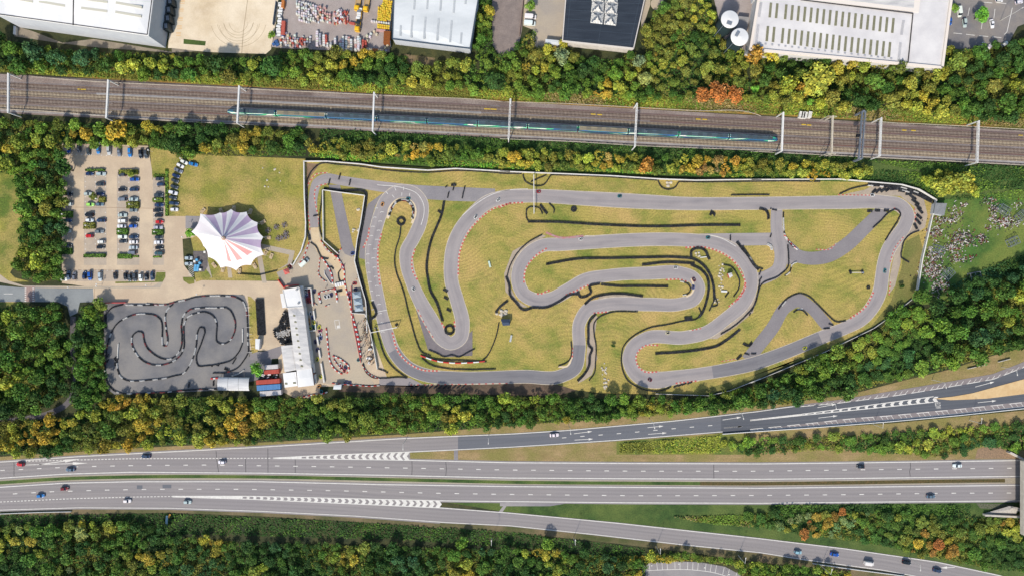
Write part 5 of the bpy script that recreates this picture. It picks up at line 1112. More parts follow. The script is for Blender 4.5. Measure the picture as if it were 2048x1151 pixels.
for i,(X,Y) in enumerate(((1555,180),(1555,258),(1560,385),(1570,460),(1575,512),(1600,590),(1575,645))):
    x,y=P(*T1(k,X,Y)); MB().bar((x-1.2,y,.9),(x+1.2,y+.1,.9),.12).bar((x+1.2,y+.1,0),(x+1.2,y+.1,.9),.12).bar((x-1.2,y,0),(x-1.2,y,.9),.12).build('fence_brace',M_WHITE,label='white fence brace, %s from the top on the right fence'%ORD[i],cat='brace',group='white braces on the right fence')
# red and white plastic barriers
def plastic(t,pts,label,gap=.1,L=1.25,w=.55,smooth=True,name='plastic_barrier',closed=False):
    q=T(t,pts); q=cr(q,4) if smooth else q; mb=MB()
    for i,(x,y,a) in enumerate(resample([P(*p) for p in q],L)): mb.box(x,y,0,L-gap,w,.62,a,i%2,taper=.04); mb.box(x,y,.62,L*.6,w*.55,.12,a,i%2)
    mb.build(name,[M_PLR,M_PLW],label=label,cat='barrier')
plastic('P2',[(765,185),(780,340),(795,480)],'upper red and white barrier line down the pit apron'); plastic('P2',[(800,515),(810,600),(850,690),(920,760),(985,795)],'lower curving red and white barrier line on the pit apron')
plastic('P2',[(865,550),(930,575),(1010,630),(1070,690),(1070,740),(1050,770)],'hooked red and white barrier on the pit apron'); plastic('P2',[(870,600),(920,670),(1000,750)],'inner slanting red and white barrier',w=.35,L=.9)
plastic('P2',[(1125,20),(1160,180),(1200,350),(1235,560)],'long red and white barrier line beside the spectators',w=.7); plastic('P2',[(1150,90),(1190,240),(1225,380)],'second barrier line beside the spectators',w=.4)
plastic('P2',[(400,1108),(500,1090),(600,1070),(700,1060),(780,1035)],'red and white barrier curving below the workshop',w=.6); plastic('P2',[(860,918),(1000,930),(1200,945),(1350,955),(1490,945)],'thin red and white kerb barrier at the pit exit',w=.35,L=1.5); plastic('C2',[(810,610),(850,665),(940,710)],'thin barrier round the grass wedge',w=.3,L=1.0)
plastic('P1',[(755,262),(830,370),(890,490),(905,620)],'red and white barrier on the right of the tarmac wedge',w=.6); plastic('P1',[(720,270),(708,390),(705,500),(770,575),(830,610)],'dashed red and white barrier left of the wedge',w=.3,L=1)
plastic('P1',[(960,235),(1030,340),(1070,440),(1075,560),(1110,760),(1150,900),(1180,1100)],'long red and white barrier between pit lane and paddock',w=.55); plastic('P1',[(705,770),(720,850),(735,905)],'red and white barrier on the left of the kart pen',w=.7); plastic('P1',[(935,700),(965,800),(968,890)],'red and white barrier on the right of the kart pen',w=.7)
plastic('P1',[(720,750),(820,725),(920,700)],'thin barrier across the top of the kart pen',w=.25,L=1.1); plastic('P1',[(810,945),(870,925)],'thin white barrier below the kart pen',w=.25); plastic('P1',[(560,50),(520,170),(470,280),(410,350)],'red and white barrier beside the lawn fence',w=.4)
plastic('P1',[(740,20),(830,140),(950,240)],'red and white barrier under the triangular lawn',w=.35); plastic('P1',[(1020,130),(970,210)],'short barrier beside the old track',w=.35); plastic('P1',[(640,905),(690,945)],'red railing beside the kart wall',w=.2)
plastic('K',[(1175,920),(1235,915)],'red and white barrier in front of the arched shelter',w=.8)
plastic('C2',[(1245,545),(1330,575),(1450,592),(1580,590),(1690,580)],'coloured board barrier below the central hairpin',w=.7,L=3)
plastic('B4',[(250,690),(300,755),(345,795)],'red and white barrier beside the mown rectangle',w=.4)
# loose tyre store beside the garage
i=0
ts=empty('tyre_stack',(0,0,0),label='x',cat='tyre stack',group='tyre stacks in the black store block')
mb=MB(); stack(mb,0,0,.34,.95); part(mb,'tyres',TY,ts)
first=True
for r_ in range(27):
    for c_ in range(6):
        x,y=T1('C2',47+c_*9.5+r_*.55,138+r_*9.6); o=ts if first else dup(ts,(0,0,0)); first=False; o.location=(*P(x,y),0); o['label']='black tyre stack in the packed rectangular store left of the garage'
        i+=1
poly=[(180,400),(165,350),(205,335),(215,300),(245,225),(262,215),(285,240),(290,300),(300,440),(235,462),(200,430)]
def inside(x,y,pl):
    c=False; n=len(pl)
    for a in range(n):
        x1,y1=pl[a]; x2,y2=pl[(a+1)%n]
        if (y1>y)!=(y2>y) and x<(x2-x1)*(y-y1)/(y2-y1)+x1: c=not c
    return c
mbs={}
for m_,nm in ((0,'black'),(1,'white')):
    o=empty('tyre_stack',label='x',cat='tyre stack',group='loose %s tyre stacks beside the garage'%nm); mb=MB(); stack(mb,0,0,.34,.8,m_); stack(mb,.05,.05,.3,1.1,m_); part(mb,'tyres',TY,o); mbs[m_]=[o,True]
pts=[]
for t in range(2600):
    X,Y=R.uniform(160,300),R.uniform(215,465)
    if inside(X,Y,poly) and all((X-a)**2+(Y-b)**2>60 for a,b in pts): pts.append((X,Y))
for X,Y in pts:
    wh=inside(X,Y,[(192,370),(290,350),(292,395),(200,415)]) or R.random()<.04; o,f=mbs[int(wh)]; q=o if f else dup(o,(0,0,0)); mbs[int(wh)][1]=False
    q.location=(*P(*T1('C2',X,Y)),0); q['label']='loose %s tyre stack in the heap left of the garage'%('white' if wh else 'black')
# ================================================================ SMALL THINGS
def beam_gantry(p,q,label,h=3.6,w=.35):
    a=P(*p,h);b=P(*q,h); r=empty('track_gantry',(a[0],a[1],0),label=label,cat='gantry'); d=(b[0]-a[0],b[1]-a[1])
    part(MB().bar((0,0,h),(d[0],d[1],h),w,.35),'beam',M_WHITE,r)
    for e in ((0,0),d): part(MB().bar((*e,0),(*e,h),.25),'post',M_WHITE,r)
beam_gantry((1067.5,349),(1068,426),'white beam gantry spanning the back straight'); beam_gantry(T1('C2',870,375),T1('C2',1055,338),'white beam gantry spanning the start straight')
x,y=T1('C2',1057,330); B_('N',[(x-2,y-2),(x+2,y-5)],'dark tyre clump at the foot of the start gantry',rows=2)
def lamp(t,X,Y,dx,dy,h,label,arm=2.5):
    x,y=P(*T1(t,X,Y)); r=empty('street_lamp',(x,y,0),label=label,cat='street lamp',group='tall road lamps')
    L=math.hypot(dx,dy) or 1; ex,ey=dx/L*arm,dy/L*arm
    part(MB().tube((0,0,0),(0,0,h),.13,.08),'pole',M_POLE,r); part(MB().bar((0,0,h),(ex,ey,h+.3),.12),'arm',M_POLE,r); part(MB().box(ex,ey,h+.15,.8,.35,.2,math.atan2(ey,ex)),'lamp_head',M_WHITE,r)
for a in (('D4',528,1045,.2,1,9.5,'tall lamp beside the lower right slip road barrier'),('D4',1190,985,.0,-1,8,'tall lamp leaning over the slip road with the dark blue car'),('D3',562,856,0,1,9,'tall lamp beside the single tree below the slip road'),('D3',1192,922,0,1,9,'tall lamp above the bottom car park'),('D3',1820,990,.1,1,9,'tall lamp left of the lower right crash barrier'),
 ('D2',1850,860,0,1,9,'lamp at the edge of the bottom wood, left of the single tree'),('C3',492,1034,.1,-1,9,'lamp arching over the slip road by the white car'),('C3',1073,995,.2,-1,9,'lamp arching over the slip road by the second arrows'),('C3',1690,930,.3,-1,9,'lamp arching over the slip road by the third arrows'),('C4',545,860,.1,-1,9,'lamp over the slip road beside the upper woods'),
 ('C4',1308,714,.2,-1,9,'lamp at the hatched shoulder of the curving slip road'),('C4',1808,624,.1,-1,9,'lamp at the hatched shoulder nearest the right edge'),('C4',885,1034,0,1,8,'lamp below the long steel barrier, left one'),('C4',1575,1003,0,1,8,'lamp below the long steel barrier, right one'),('D2',1195,105,0,-1,9,'lamp on the verge above the long gore chevrons'),('D2',1828,62,0,-1,9,'lamp where the dark slip road begins')):
    lamp(*a)
x,y=T1('A4',1860,155); 
lamp('A4',1870,155,.8,.5,9,'lamp standing in the top right car park',4)
r=empty('light_mast',(*P(*T1('B4',725,953)),0),label='slender mast lying across two tyre feet on the right lawn',cat='mast'); part(MB().bar((0,0,.9),(5.6,0,.9),.25),'pole',M_WHITE,r); part(MB().box(5.7,0,.7,.5,.9,.4),'head',M_STEELD,r)
for i,(t,X,Y) in enumerate((('CP1',570,45),('CP1',1268,145),('CP1',1730,262),('CP1',517,845),('CP1',995,922),('CP1',1367,855),('CP1',28,1066),('CP2',372,370),('CP2',858,455),('CP2',1378,463),('CP2',1784,541),('CP3',678,815),('CP3',673,855),('CP3',147,875),('CP3',1600,838),('N',393,588))):
    x,y=P(*T1(t,X,Y),4); r=empty('lamp_post',(x,y,0),label='short car park lamp post, %s in reading order from the top left'%ORD[i],cat='lamp post',group='short lamp posts of the car park')
    part(MB().tube((0,0,0),(0,0,4),.06),'pole',M_POLE,r); part(MB().lathe(0,0,[(.02,3.9),(.38,4.0),(.32,4.25),(.01,4.35)],10),'lamp_head',M_WHITE,r)
# hay / feature items on lawns
for i,(t,X,Y,lx,ly,a,c,l) in enumerate((('B2',1723,893,.9,3.2,.25,C(200,220,206),'pale green bench on the middle infield lawn'),('C3',78,417,.9,3.4,-.2,C(190,194,196),'pale grey bench on the lower infield lawn'),('R1',595,860,3,.9,-.05,C(226,226,226),'white board lying on the right hairpin lawn'),('B3',1460,843,3.2,.5,.1,C(220,220,216),'white beam lying beside the inner hairpin tyres'),('D1',1278,735,1.1,6.5,-.08,C(170,200,210),'pale blue road sign panel seen from above among the bottom trees'),('D1',1298,688,.9,2,-.4,C(222,160,70),'orange top of a road sign by the bottom road'))):
    x,y=P(*T1(t,X,Y)); r=empty('bench' if 'bench' in l else 'board',(x,y,0),a,label=l,cat='bench' if 'bench' in l else 'board'); m_=mat('item%d'%i,c)
    part(MB().box(0,0,.45,lx,ly,.12),'seat' if 'bench' in l else 'panel',m_,r)
    for s in (-1,1): part(MB().box(0 if ly>lx else s*lx*.38,s*ly*.38 if ly>lx else 0,0,.2,.2,.45),'leg',M_STEELD,r)
rk=[('R1',(520,440,600,830),22,(.3,.7),'white boulder in the scatter on the right hairpin lawn'),('C3',(730,585,765,680),10,(.3,.6),'pale boulder in the line on the lower lawn'),('C3',(745,705,785,780),9,(.4,.9),'pale rubble piece by the bottom fence'),('B2',(735,620,780,660),7,(.3,.7),'pale rubble piece on the triangular lawn'),('B3',(1190,300,1230,340),8,(.3,.8),'white rubble piece in the tyre bay'),('B2',(770,480,790,510),4,(.3,.7),'pale rubble piece near the lawn wall'),('B2',(90,200,220,340),8,(.3,.6),'pale rubble piece on the meadow'),('R1',(160,250,220,330),8,(.3,.7),'white rubble piece in the tyre loop'),('R1',(450,960,520,1040),8,(.3,.6),'pale rubble piece in the short tyre loop'),('C2',(1770,215,1850,260),10,(.4,.9),'pale rubble piece above the marshal hut'),('C3',(0,210,50,270),7,(.4,.9),'pale rubble piece behind the marshal hut'),('R2',(700,180,1350,460),0,(.3,.5),'x')]
for t,(xa,ya,xb,yb_),n_,(ra,rb),l in rk:
    for k in range(n_):
        x,y=P(*T1(t,R.uniform(xa,xb),R.uniform(ya,yb_))); s=R.uniform(ra,rb); mb=MB(); q=[(s*R.uniform(.8,1.1),z) for z in (0,)]
        mb.lathe(x,y,[(s*.9,0),(s,s*.3),(s*.6,s*.7),(.02,s*.8)],6); mb.v=[(a+R.uniform(-.1,.1),b+R.uniform(-.1,.1),c) for a,b,c in mb.v]; mb.build('boulder',M_WOOD,label=l,cat='boulder',group=l.split(' in ')[0]+'s '+' '.join(l.split()[3:]))
# scrap heaps: uncountable plastic barrier pieces
mb=MB(); regs=[([(120,390),(300,430),(300,520),(180,500)],70),([(400,430),(560,420),(560,580),(420,580),(380,520)],120),([(560,480),(640,470),(620,600),(540,600)],25),([(650,470),(750,450),(740,540),(650,560)],40),([(280,560),(460,590),(440,660),(300,660)],60),([(120,640),(280,660),(260,760),(130,740)],70),([(80,760),(270,780),(290,940),(100,940)],170),([(170,930),(350,940),(350,1100),(200,1100)],90),([(370,690),(520,680),(430,770),(370,770)],45),([(790,250),(860,230),(870,300),(800,340)],30),([(830,340),(1000,270),(1060,330),(1030,390),(900,400)],110),([(780,160),(860,170),(860,240),(790,230)],30),([(180,280),(440,290),(450,300),(340,350),(190,330)],70),([(340,200),(480,160),(490,260),(430,310)],35),([(680,90),(830,80),(800,150),(700,140)],20),([(490,130),(540,140),(530,180),(500,170)],12),([(1020,120),(1130,140),(1120,190),(1060,180)],12),([(740,380),(800,370),(800,420),(760,420)],12),([(120,600),(160,590),(170,640),(130,640)],12),([(560,680),(620,680),(600,740),(570,740)],10)]
for pl,n_ in regs:
    xs=[p[0] for p in pl]; ys=[p[1] for p in pl]; k=0
    while k<n_*1.9:
        X,Y=R.gauss((min(xs)+max(xs))/2,(max(xs)-min(xs))/3.3),R.gauss((min(ys)+max(ys))/2,(max(ys)-min(ys))/3.3)
        if Y<40: continue
        x,y=P(*T1('J',X,Y)); mi=R.choice([0,0,0,1,2,3,3,3]); k+=1
        if R.random()<.5: mb.box(x,y,0,R.uniform(.3,1.2),R.uniform(.18,.36),R.uniform(.2,.6),R.uniform(0,3.1),mi,taper=.04)
        else: mb.lathe(x,y,[(.16,.22),(.24,.25),(.28,.15),(.24,0)],8,mi)
mb.build('scrap_heap',[mat('weathered_white',C(236,230,228),C(186,180,178),.5),mat('faded_pink',C(170,128,120)),mat('dull_red',C(130,60,54)),mat('scrap_dark',C(70,66,70))],label='scattered white red and black scrap barriers and tyres in the field',cat='scrap',kind='stuff')
def cage(X,Y,a,label,s=1.0):
    x,y=P(*T1('J',X,Y),1.5); r=empty('metal_cage',(x,y,0),a,label=label,cat='cage',group='metal cages in the scrap field'); w,d,h=2.5*s,1.8*s,2.2
    mb=MB()
    for z in (.2,h):
        for p,q in (((-w,-d),(w,-d)),((w,-d),(w,d)),((w,d),(-w,d)),((-w,d),(-w,-d)),((0,-d),(0,d)),((-w,0),(w,0))): mb.bar((*p,z),(*q,z),.14)
    part(mb,'frame',M_STEELD,r)
    for p in ((-w,-d),(w,-d),(w,d),(-w,d)): part(MB().bar((*p,0),(*p,h+.1),.16),'post',M_STEELD,r)
    mb=MB()
    for k in range(8): mb.bar((-w+k*2*w/7,-d,.2),(-w+k*2*w/7,-d,h),.06); mb.bar((-w+k*2*w/7,d,.2),(-w+k*2*w/7,d,h),.06)
    part(mb,'mesh_panel',M_STEELD,r)
for a in ((252,625,-.3,'grey cage crammed with scrap near the left fence'),(935,205,-.55,'grey cage at the top of the upper scrap heap'),(1030,540,.45,'empty grey cage at the right of the field'),(628,900,.2,'empty grey cage at the edge of the woods'),(352,875,.8,'grey cage beside the lowest scrap heap'),(1125,265,.7,'grey cage cut by the right edge of the picture')): cage(*a)
# ---- yard: pallets, containers
CP=dict(white=C(232,228,230),cream=C(226,206,180),pink=C(214,170,168),red=C(198,100,86),yellow=C(240,206,70),grey=C(180,182,192),orange=C(206,130,70),brown=C(150,86,40),blue=C(70,110,170))
pal=empty('pallet',label='x',cat='pallet'); part(MB().box(0,0,0,1.15,1.05,.14),'pallet_base',M_WOOD,pal); part(MB().box(0,0,.14,1.1,1.0,1.1,taper=.05).box(0,0,1.24,.95,.85,.06,taper=.03),'load',M_PLOB,pal)
usedp=[True]
def pallet(X,Y,c,a,label,group,sx=1,sy=1,sz=1,t='Y'):
    col=CP[c]; col=tuple(min(.85,v*R.uniform(.88,1.08)) for v in col[:3])+(1,)
    o=pal if usedp[0] else dup(pal,(0,0,0),color=col)
    if usedp[0]: setcol(o,col)
    usedp[0]=False
    o.location=(*P(*T1(t,X,Y),1),0); o.rotation_euler=(0,0,a); o.scale=(sx,sy,sz)
    o['label']=label; o['group']=group
    return o
for r_ in range(8):                                   # upper block
    n_=[3,5,7,9,11,11,12,11][r_]
    for c_ in range(17):
        X=425+c_*37+R.uniform(-3,3); Y=25+r_*40+c_*9+R.uniform(-3,3)
        if X>1000 or (r_<2 and c_>12-r_) or (Y>60+r_*40 and c_>14) or (r_==3 and c_%3==0): continue
        if Y>360 or R.random()<.10: continue
        c=R.choice(['white','white','white','grey','white'] if c_<9 else ['white','pink','red','cream','white','pink'])
        pallet(X,Y,c,-.12,'%s wrapped pallet in the upper left block of the builders yard'%c,'%s pallets in the upper yard block'%c,R.uniform(.7,1.1),R.uniform(.75,1.0),R.uniform(.6,1.4))
for c_ in range(9):
    for r_ in range(6):
        X=1020+c_*25+R.uniform(-4,4); Y=165+r_*36+abs(c_-4)*8+R.uniform(-4,4)
        if R.random()<.2: continue
        c=R.choice(['white','white','pink','red','cream','white'] if c_<7 else ['red','red','pink']); pallet(X,Y,c,-.1,'%s stacked pallet left of the lorry with the grey load'%c,'%s pallets left of the loaded lorry'%c,R.uniform(.5,.9),R.uniform(.8,1.1),R.uniform(.7,1.6))
def column(X,Y0,Y1,c,w,lab,k0=36):
    Y=Y0; 
    while Y<Y1: pallet(X+R.uniform(-2,2),Y,c if R.random()<.85 else R.choice(['white','pink']),-.04,lab%c,'%s pallets along the bottom of the yard'%c,w,1.05,R.uniform(.9,1.5)); Y+=k0
for X,Y0,Y1,c,w in ((745,505,740,'white',1.2),(790,545,700,'grey',1.0),(850,570,740,'white',1.3),(885,570,700,'red',1.0),(905,690,740,'white',.9),(1030,620,760,'white',1.0),(1115,630,770,'white',1),(1152,590,780,'white',1.1),(1205,590,790,'white',1.1),(1243,600,790,'cream',1.1),(1280,640,790,'white',1.1),(1350,640,790,'white',1.1),(1393,590,790,'white',1.2),(1425,620,720,'grey',.9),(1470,650,790,'red',1.0),(1510,660,760,'red',1.0),(960,690,750,'grey',1)):
    column(X,Y0,Y1,c,w,'%s pallet in the columns along the bottom edge of the yard')
for r_ in range(6):
    for c_ in range(13):
        X=170+c_*38+R.uniform(-6,6); Y=510+r_*40+c_*3+R.uniform(-6,6)
        if Y>740-(c_==0)*0 or (r_==0 and c_>2) or (r_==1 and c_%3) or R.random()<.12: continue
        c=R.choice(['white','pink','white','grey','red','pink','cream']); pallet(X,Y,c,-.1,'%s pallet in the lower left heap of the builders yard'%c,'%s pallets in the lower left yard heap'%c,R.uniform(.7,1.1),R.uniform(.8,1.1),R.uniform(.6,1.3))
for r_ in range(12):
    for c_ in range(7):
        X=1740+c_*31-r_*1.5+R.uniform(-5,5)-(40 if r_>3 else 0)+40*0; Y=8+r_*27+c_*4+R.uniform(-4,4)
        if (r_<3 and c_<1) or Y>320 or X>1925-r_*4: continue
        pallet(X+18,Y,'yellow',-.1,'yellow sack stack beside the pale grey warehouse','yellow stacks beside the warehouse',.85,.75,R.uniform(.7,1.3))
for i_ in range(8): pallet(1605+i_*38,335+i_*5,'white',-.1,'white pallet in the row below the yellow stacks','white pallets below the yellow stacks',.9,.8)
for r_ in range(2):
    for c_ in range(6): pallet(1705+c_*34,392+r_*34+c_*5,'yellow',-.1,'yellow pallet in the small block below the white row','yellow pallets below the white row',.95,.9)
for X,Y,c in ((1530,565,'cream'),(1590,535,'white'),(1575,580,'white'),(1640,495,'cream'),(1680,540,'cream'),(1530,640,'cream'),(1815,755,'cream'),(1850,720,'cream'),(1830,800,'grey')): pallet(X,Y,c,-.4,'%s pallet standing loose at the lower right of the yard'%c,'loose %s pallets at the lower right'%c,1.1,1.1)
def box_thing(name,t,X,Y,lx,ly,lz,a,c,label,cat):
    x,y=P(*T1(t,X,Y),lz); r=empty(name,(x,y,0),a,label=label,cat=cat); m_=mat('box_%s'%c,CP[c],tuple(v*.8 for v in CP[c][:3])+(1,),.8)
    part(MB().box(0,0,0,lx,ly,lz),'body',m_,r); mb=MB()
    L=max(lx,ly); 
    for k in range(int(L/.8)):
        if lx>=ly: mb.bar((-lx/2+.4+k*.8,-ly/2,lz+.03),(-lx/2+.4+k*.8,ly/2,lz+.03),.12,.06)
        else: mb.bar((-lx/2,-ly/2+.4+k*.8,lz+.03),(lx/2,-ly/2+.4+k*.8,lz+.03),.12,.06)
    part(mb,'rib',m_,r)
for a in (('skip','Y',205,435,1.8,6.6,1.8,-.05,'red','long red skip at the left of the builders yard','skip'),('timber_rack','Y',1840,590,3.2,6.2,2.4,-.05,'brown','brown rack beside the pale grey warehouse','rack'),('timber_pack','Y',1565,780,2.9,1.6,1.0,-.07,'cream','cream timber pack, left one at the yard bottom','timber'),('timber_pack','Y',1655,790,2.8,1.4,1.0,-.07,'orange','light brown timber pack, middle one at the yard bottom','timber'),('timber_pack','Y',1745,797,2.7,1.4,1.0,-.07,'cream','pale timber pack, right one at the yard bottom','timber'),('timber_pack','Y',1765,480,6,1.0,1.0,-.1,'pink','long pink and white pack above the brown rack','timber'),('timber_pack','Y',200,60,1.4,3.6,1.8,-.1,'orange','orange brown pack at the top left of the yard','timber'),('pallet_bridge','Y',1290,365,2.8,.9,1.2,-.2,'red','red beam pack touching the loaded lorry','pack')): box_thing(*a)
r=empty('steel_rack',(*P(*T1('Y',140,290),2),0),-.09,label='long grey steel rack along the left yard fence',cat='rack')
for k in range(13): part(MB().box(R.uniform(-.3,.3),-7.8+k*1.3,.8+.5*(k%2),R.uniform(1.5,2.3),1.1,.4,R.uniform(-.3,.2)),'sheet',M_STEEL,r)
part(MB().box(0,0,0,1.6,17,.8),'frame',M_STEELD,r)
for i,(X,Y) in enumerate(((200,570),(90,655),(60,690),(110,700))): box_thing('tarpaulin_stack','Y',X,Y,1.8,1.3,.8,.5,'blue','%s blue tarpaulin covered pile from the top at the lower left yard corner'%ORD[i],'pile')
# lorries
def lorry(t,X,Y,a,label,load):
    x,y=P(*T1(t,X,Y),1.5); r=empty('lorry',(x,y,0),a,label=label,cat='lorry'); ym=mat('lorry_yellow',C(244,190,40),rough=.4)
    part(MB().box(0,0,.9,9.4,2.3,.35),'flatbed',mat('flatbed',C(190,160,120)),r); c=part(MB().box(6.2,0,.5,2.3,2.4,2.3,taper=.12),'cab',ym,r)
    o=MB().box(7.15,0,1.5,.25,2.0,.9).build('windscreen',M_GLASS,c); part(MB().box(6.1,0,2.82,1.6,1.9,.25,taper=.2),'wind_deflector',ym,r)
    for u in (-3.4,-2.1,3.0,6.3):
        for s in (-1,1): part(MB().tube((u,s*.8,.5),(u,s*1.15,.5),.5,n=12),'wheel',M_RUB,r)
    for s in (-1,1): part(MB().box(7.38,s*.85,.75,.06,.4,.2),'headlight',M_LAMPG,r); part(MB().bar((-4.6,s*1.15,1.35),(4.8,s*1.15,1.35),.1,.25),'side_rail',ym,r)
    for k in range(load): part(MB().box(-3.9+k*1.15,R.uniform(-.3,.3),1.25,1.0,1.9,R.uniform(.4,1.2)),'cargo',R.choice([M_STEELD,M_STEEL,M_PLW,M_DOOR]),r)
lorry('Y',1400,270,math.radians(-97),'yellow flatbed lorry loaded with grey goods in the yard',7)
lorry('Y',1402,-60,math.radians(-99),'left yellow lorry at the top of the yard',0); lorry('Y',1540,-45,math.radians(-99),'right yellow lorry at the top of the yard',0)
# ================================================================ CARS
def car(kind):
    """car along +x, on z=0; parts share mesh data when copied"""
    S=dict(hatch=(3.9,1.72,1.48),saloon=(4.55,1.8,1.45),suv=(4.5,1.86,1.68),estate=(4.7,1.8,1.5),van=(5.2,1.95,2.1))[kind]; L,W,Ht=S; l=L/2; w=W/2
    root=empty('car',label='x',cat='car')
    belt=.92 if kind!='van' else 1.15
    # x, half width, z of shoulder
    st=[(-l,.62*w,.62,.45),(-l*.97,.9*w,belt-.08,.3),(-l*.8,w,belt,.22),(-.1*l,w,belt,.2),(.4*l,w,belt-.02,.2),(.75*l,.97*w,belt-.14,.22),(.93*l,.86*w,belt-.26,.28),(l,.6*w,.6,.42)]
    rings=[[(x,-h*.92,z0),(x,-h,(z0+z1)/2),(x,-h*.93,z1-.06),(x,-h*.7,z1+.02),(x,0,z1+.05),(x,h*.7,z1+.02),(x,h*.93,z1-.06),(x,h,(z0+z1)/2),(x,h*.92,z0)] for x,h,z1,z0 in st]
    m=9; vs=[v for r in rings for v in r]; fs=[(j*m+i,(j+1)*m+i,(j+1)*m+(i+1)%m,j*m+(i+1)%m) for j in range(len(rings)-1) for i in range(m)]
    fs=[tuple(reversed(f)) for f in fs]+[tuple(range(m)),tuple(reversed(range((len(rings)-1)*m,len(rings)*m)))]
    b=part(MB().add(vs,fs),'body',M_PAINT,root)
    xa,xb={'hatch':(-.93,.42),'saloon':(-.72,.4),'suv':(-.95,.42),'estate':(-.96,.4),'van':(-.97,.72)}[kind]   # glasshouse foot
    ra,rb={'hatch':(-.72,.1),'saloon':(-.42,.08),'suv':(-.8,.1),'estate':(-.82,.08),'van':(-.93,.45)}[kind]
    xa,xb,ra,rb=[q*l for q in (xa,xb,ra,rb)]; z0=belt-.02; z1=Ht-.06
    def fr(x0,x1,h0,x2,x3,h1,za,zb): 
        return [(x0,-h0,za),(x1,-h0*.94,za),(x1,h0*.94,za),(x0,h0,za),(x2,-h1,zb),(x3,-h1*.96,zb),(x3,h1*.96,zb),(x2,h1,zb)]
    F=[(3,2,1,0),(4,5,6,7),(0,1,5,4),(1,2,6,5),(2,3,7,6),(3,0,4,7)]
    if kind=='van':
        part(MB().add(fr(xa,rb*.9,w*.97,ra,rb*.8,w*.9,z0,z1),F),'cargo_box',M_PAINT,root)
        part(MB().add(fr(rb*.9+.01,xb,w*.93,rb*.8+.01,rb+.2,w*.82,z0,z1-.1),F),'windscreen',M_GLASS,root)
    else:
        part(MB().add(fr(xa,xb,w*.9,ra,rb,w*.74,z0,z1),F),'windows',M_GLASS,root)
    part(MB().add(fr(ra-.04,rb+.06,w*.76,ra+.1,rb-.1,w*.68,z1+.005,z1+.07),F),'roof',M_PAINT,root)
    for x in (-.62*l,.62*l):
        for s in (-1,1):
            wh=part(MB().tube((x,s*(w-.2),.32),(x,s*(w+.01),.32),.32,n=12),'wheel',M_RUB,root); part(MB().tube((x,s*(w-.0),.32),(x,s*(w+.03),.32),.19,n=8),'rim',M_STEEL,wh)
    for s in (-1,1):
        part(MB().box(.9*l,s*.62*w,belt-.3,.22,.3,.14,s*.3),'headlight',M_LAMPG,root); part(MB().box(-.955*l,s*.72*w,belt-.24,.16,.3,.16),'tail_light',M_TAIL,root)
        part(MB().box(.33*l,s*(w+.08),belt-.06,.16,.2,.12),'mirror',M_PAINT,root)
    return root
CK={}
def setdesc(o,label,cat,group): o['label']=label; o['category']=cat; o['group']=group
PC={'white':C(240,240,242),'silver':C(190,198,206),'grey':C(120,130,142),'dark grey':C(64,72,80),'black':C(30,34,40),'navy':C(34,56,100),'blue':C(30,90,180),'bright blue':C(40,130,206),'dark blue':C(44,66,96),'red':C(206,40,44),'dark red':C(130,26,34),'green':C(176,230,110),'teal grey':C(60,90,100),'light blue':C(150,196,214),'blue grey':C(96,118,140)}
def addcar(t,X,Y,ang,c,kind,label,group=None,cat='car',s=1.0):
    col=PC[c]; col=tuple(v*R.uniform(.92,1.06) for v in col[:3])+(1,)
    if kind not in CK: CK[kind]=car(kind); o=CK[kind]; o.location=(0,0,0)
    else: o=dup(CK[kind],(0,0,0),color=col)
    setcol(o,col) if o is CK[kind] else None
    x,y=P(*T1(t,X,Y),.8); o.location=(x,y,.075 if t[0]=='D' else .045); o.rotation_euler=(0,0,math.radians(ang)); o.scale=(s,s,s)
    o['label']=label; o['category']=cat
    if group: o['group']=group
    elif 'group' in o: del o['group']
    return o
def row(name,items,group='cars in the main car park',word='from the top'):
    for i,it in enumerate(items):
        t,X,Y,a,c,k=it[:6]
        addcar(t,X,Y,a,c,k,'%s %s, %s %s in the %s'%(c,{'hatch':'hatchback','saloon':'saloon car','suv':'tall car','estate':'estate car','van':'van'}[k],ordn(i),word,name),group)
V=90
row('top row of the car park',[('CP1',122,130,-V,'blue','hatch'),('CP1',272,125,-V,'dark grey','hatch'),('CP1',408,165,-V,'dark grey','hatch'),('CP1',548,145,-V,'bright blue','hatch'),('CP1',703,150,-V,'silver','suv'),('CP1',850,172,-V,'grey','saloon'),('CP1',1003,178,-V,'bright blue','estate'),('CP1',1160,202,-V,'black','suv'),('CP1',1238,202,-V,'dark grey','suv')],word='from the left')
row('left column of the car park',[('CP1',105,407,0,'black','hatch'),('CP1',108,776,0,'black','saloon'),('CP1',116,920,180,'white','estate'),('CP2',112,300,0,'navy','hatch'),('CP2',102,455,0,'silver','hatch'),('CP2',115,675,0,'black','hatch')])
row('second column, left side',[('CP1',425,487,0,'navy','hatch'),('CP1',398,775,0,'silver','hatch'),('CP1',435,928,0,'green','hatch'),('CP2',425,215,180,'black','suv'),('CP2',432,295,0,'white','hatch'),('CP2',427,525,180,'red','hatch')])
row('second column, right side',[('CP1',590,487,0,'silver','estate'),('CP1',575,635,180,'dark grey','saloon'),('CP1',578,776,0,'navy','hatch'),('CP1',570,925,0,'blue grey','hatch'),('CP2',600,298,180,'dark blue','saloon'),('CP2',572,460,0,'grey','saloon'),('CP2',600,612,180,'white','hatch'),('CP2',592,688,0,'black','hatch')])
row('third column, left side',[('CP1',892,498,180,'dark grey','hatch'),('CP1',895,715,0,'black','hatch'),('CP1',893,852,180,'grey','suv'),('CP2',912,220,0,'silver','saloon'),('CP2',910,305,180,'white','estate'),('CP2',900,382,180,'white','saloon'),('CP2',915,538,0,'white','suv'),('CP2',922,605,0,'dark grey','hatch')])
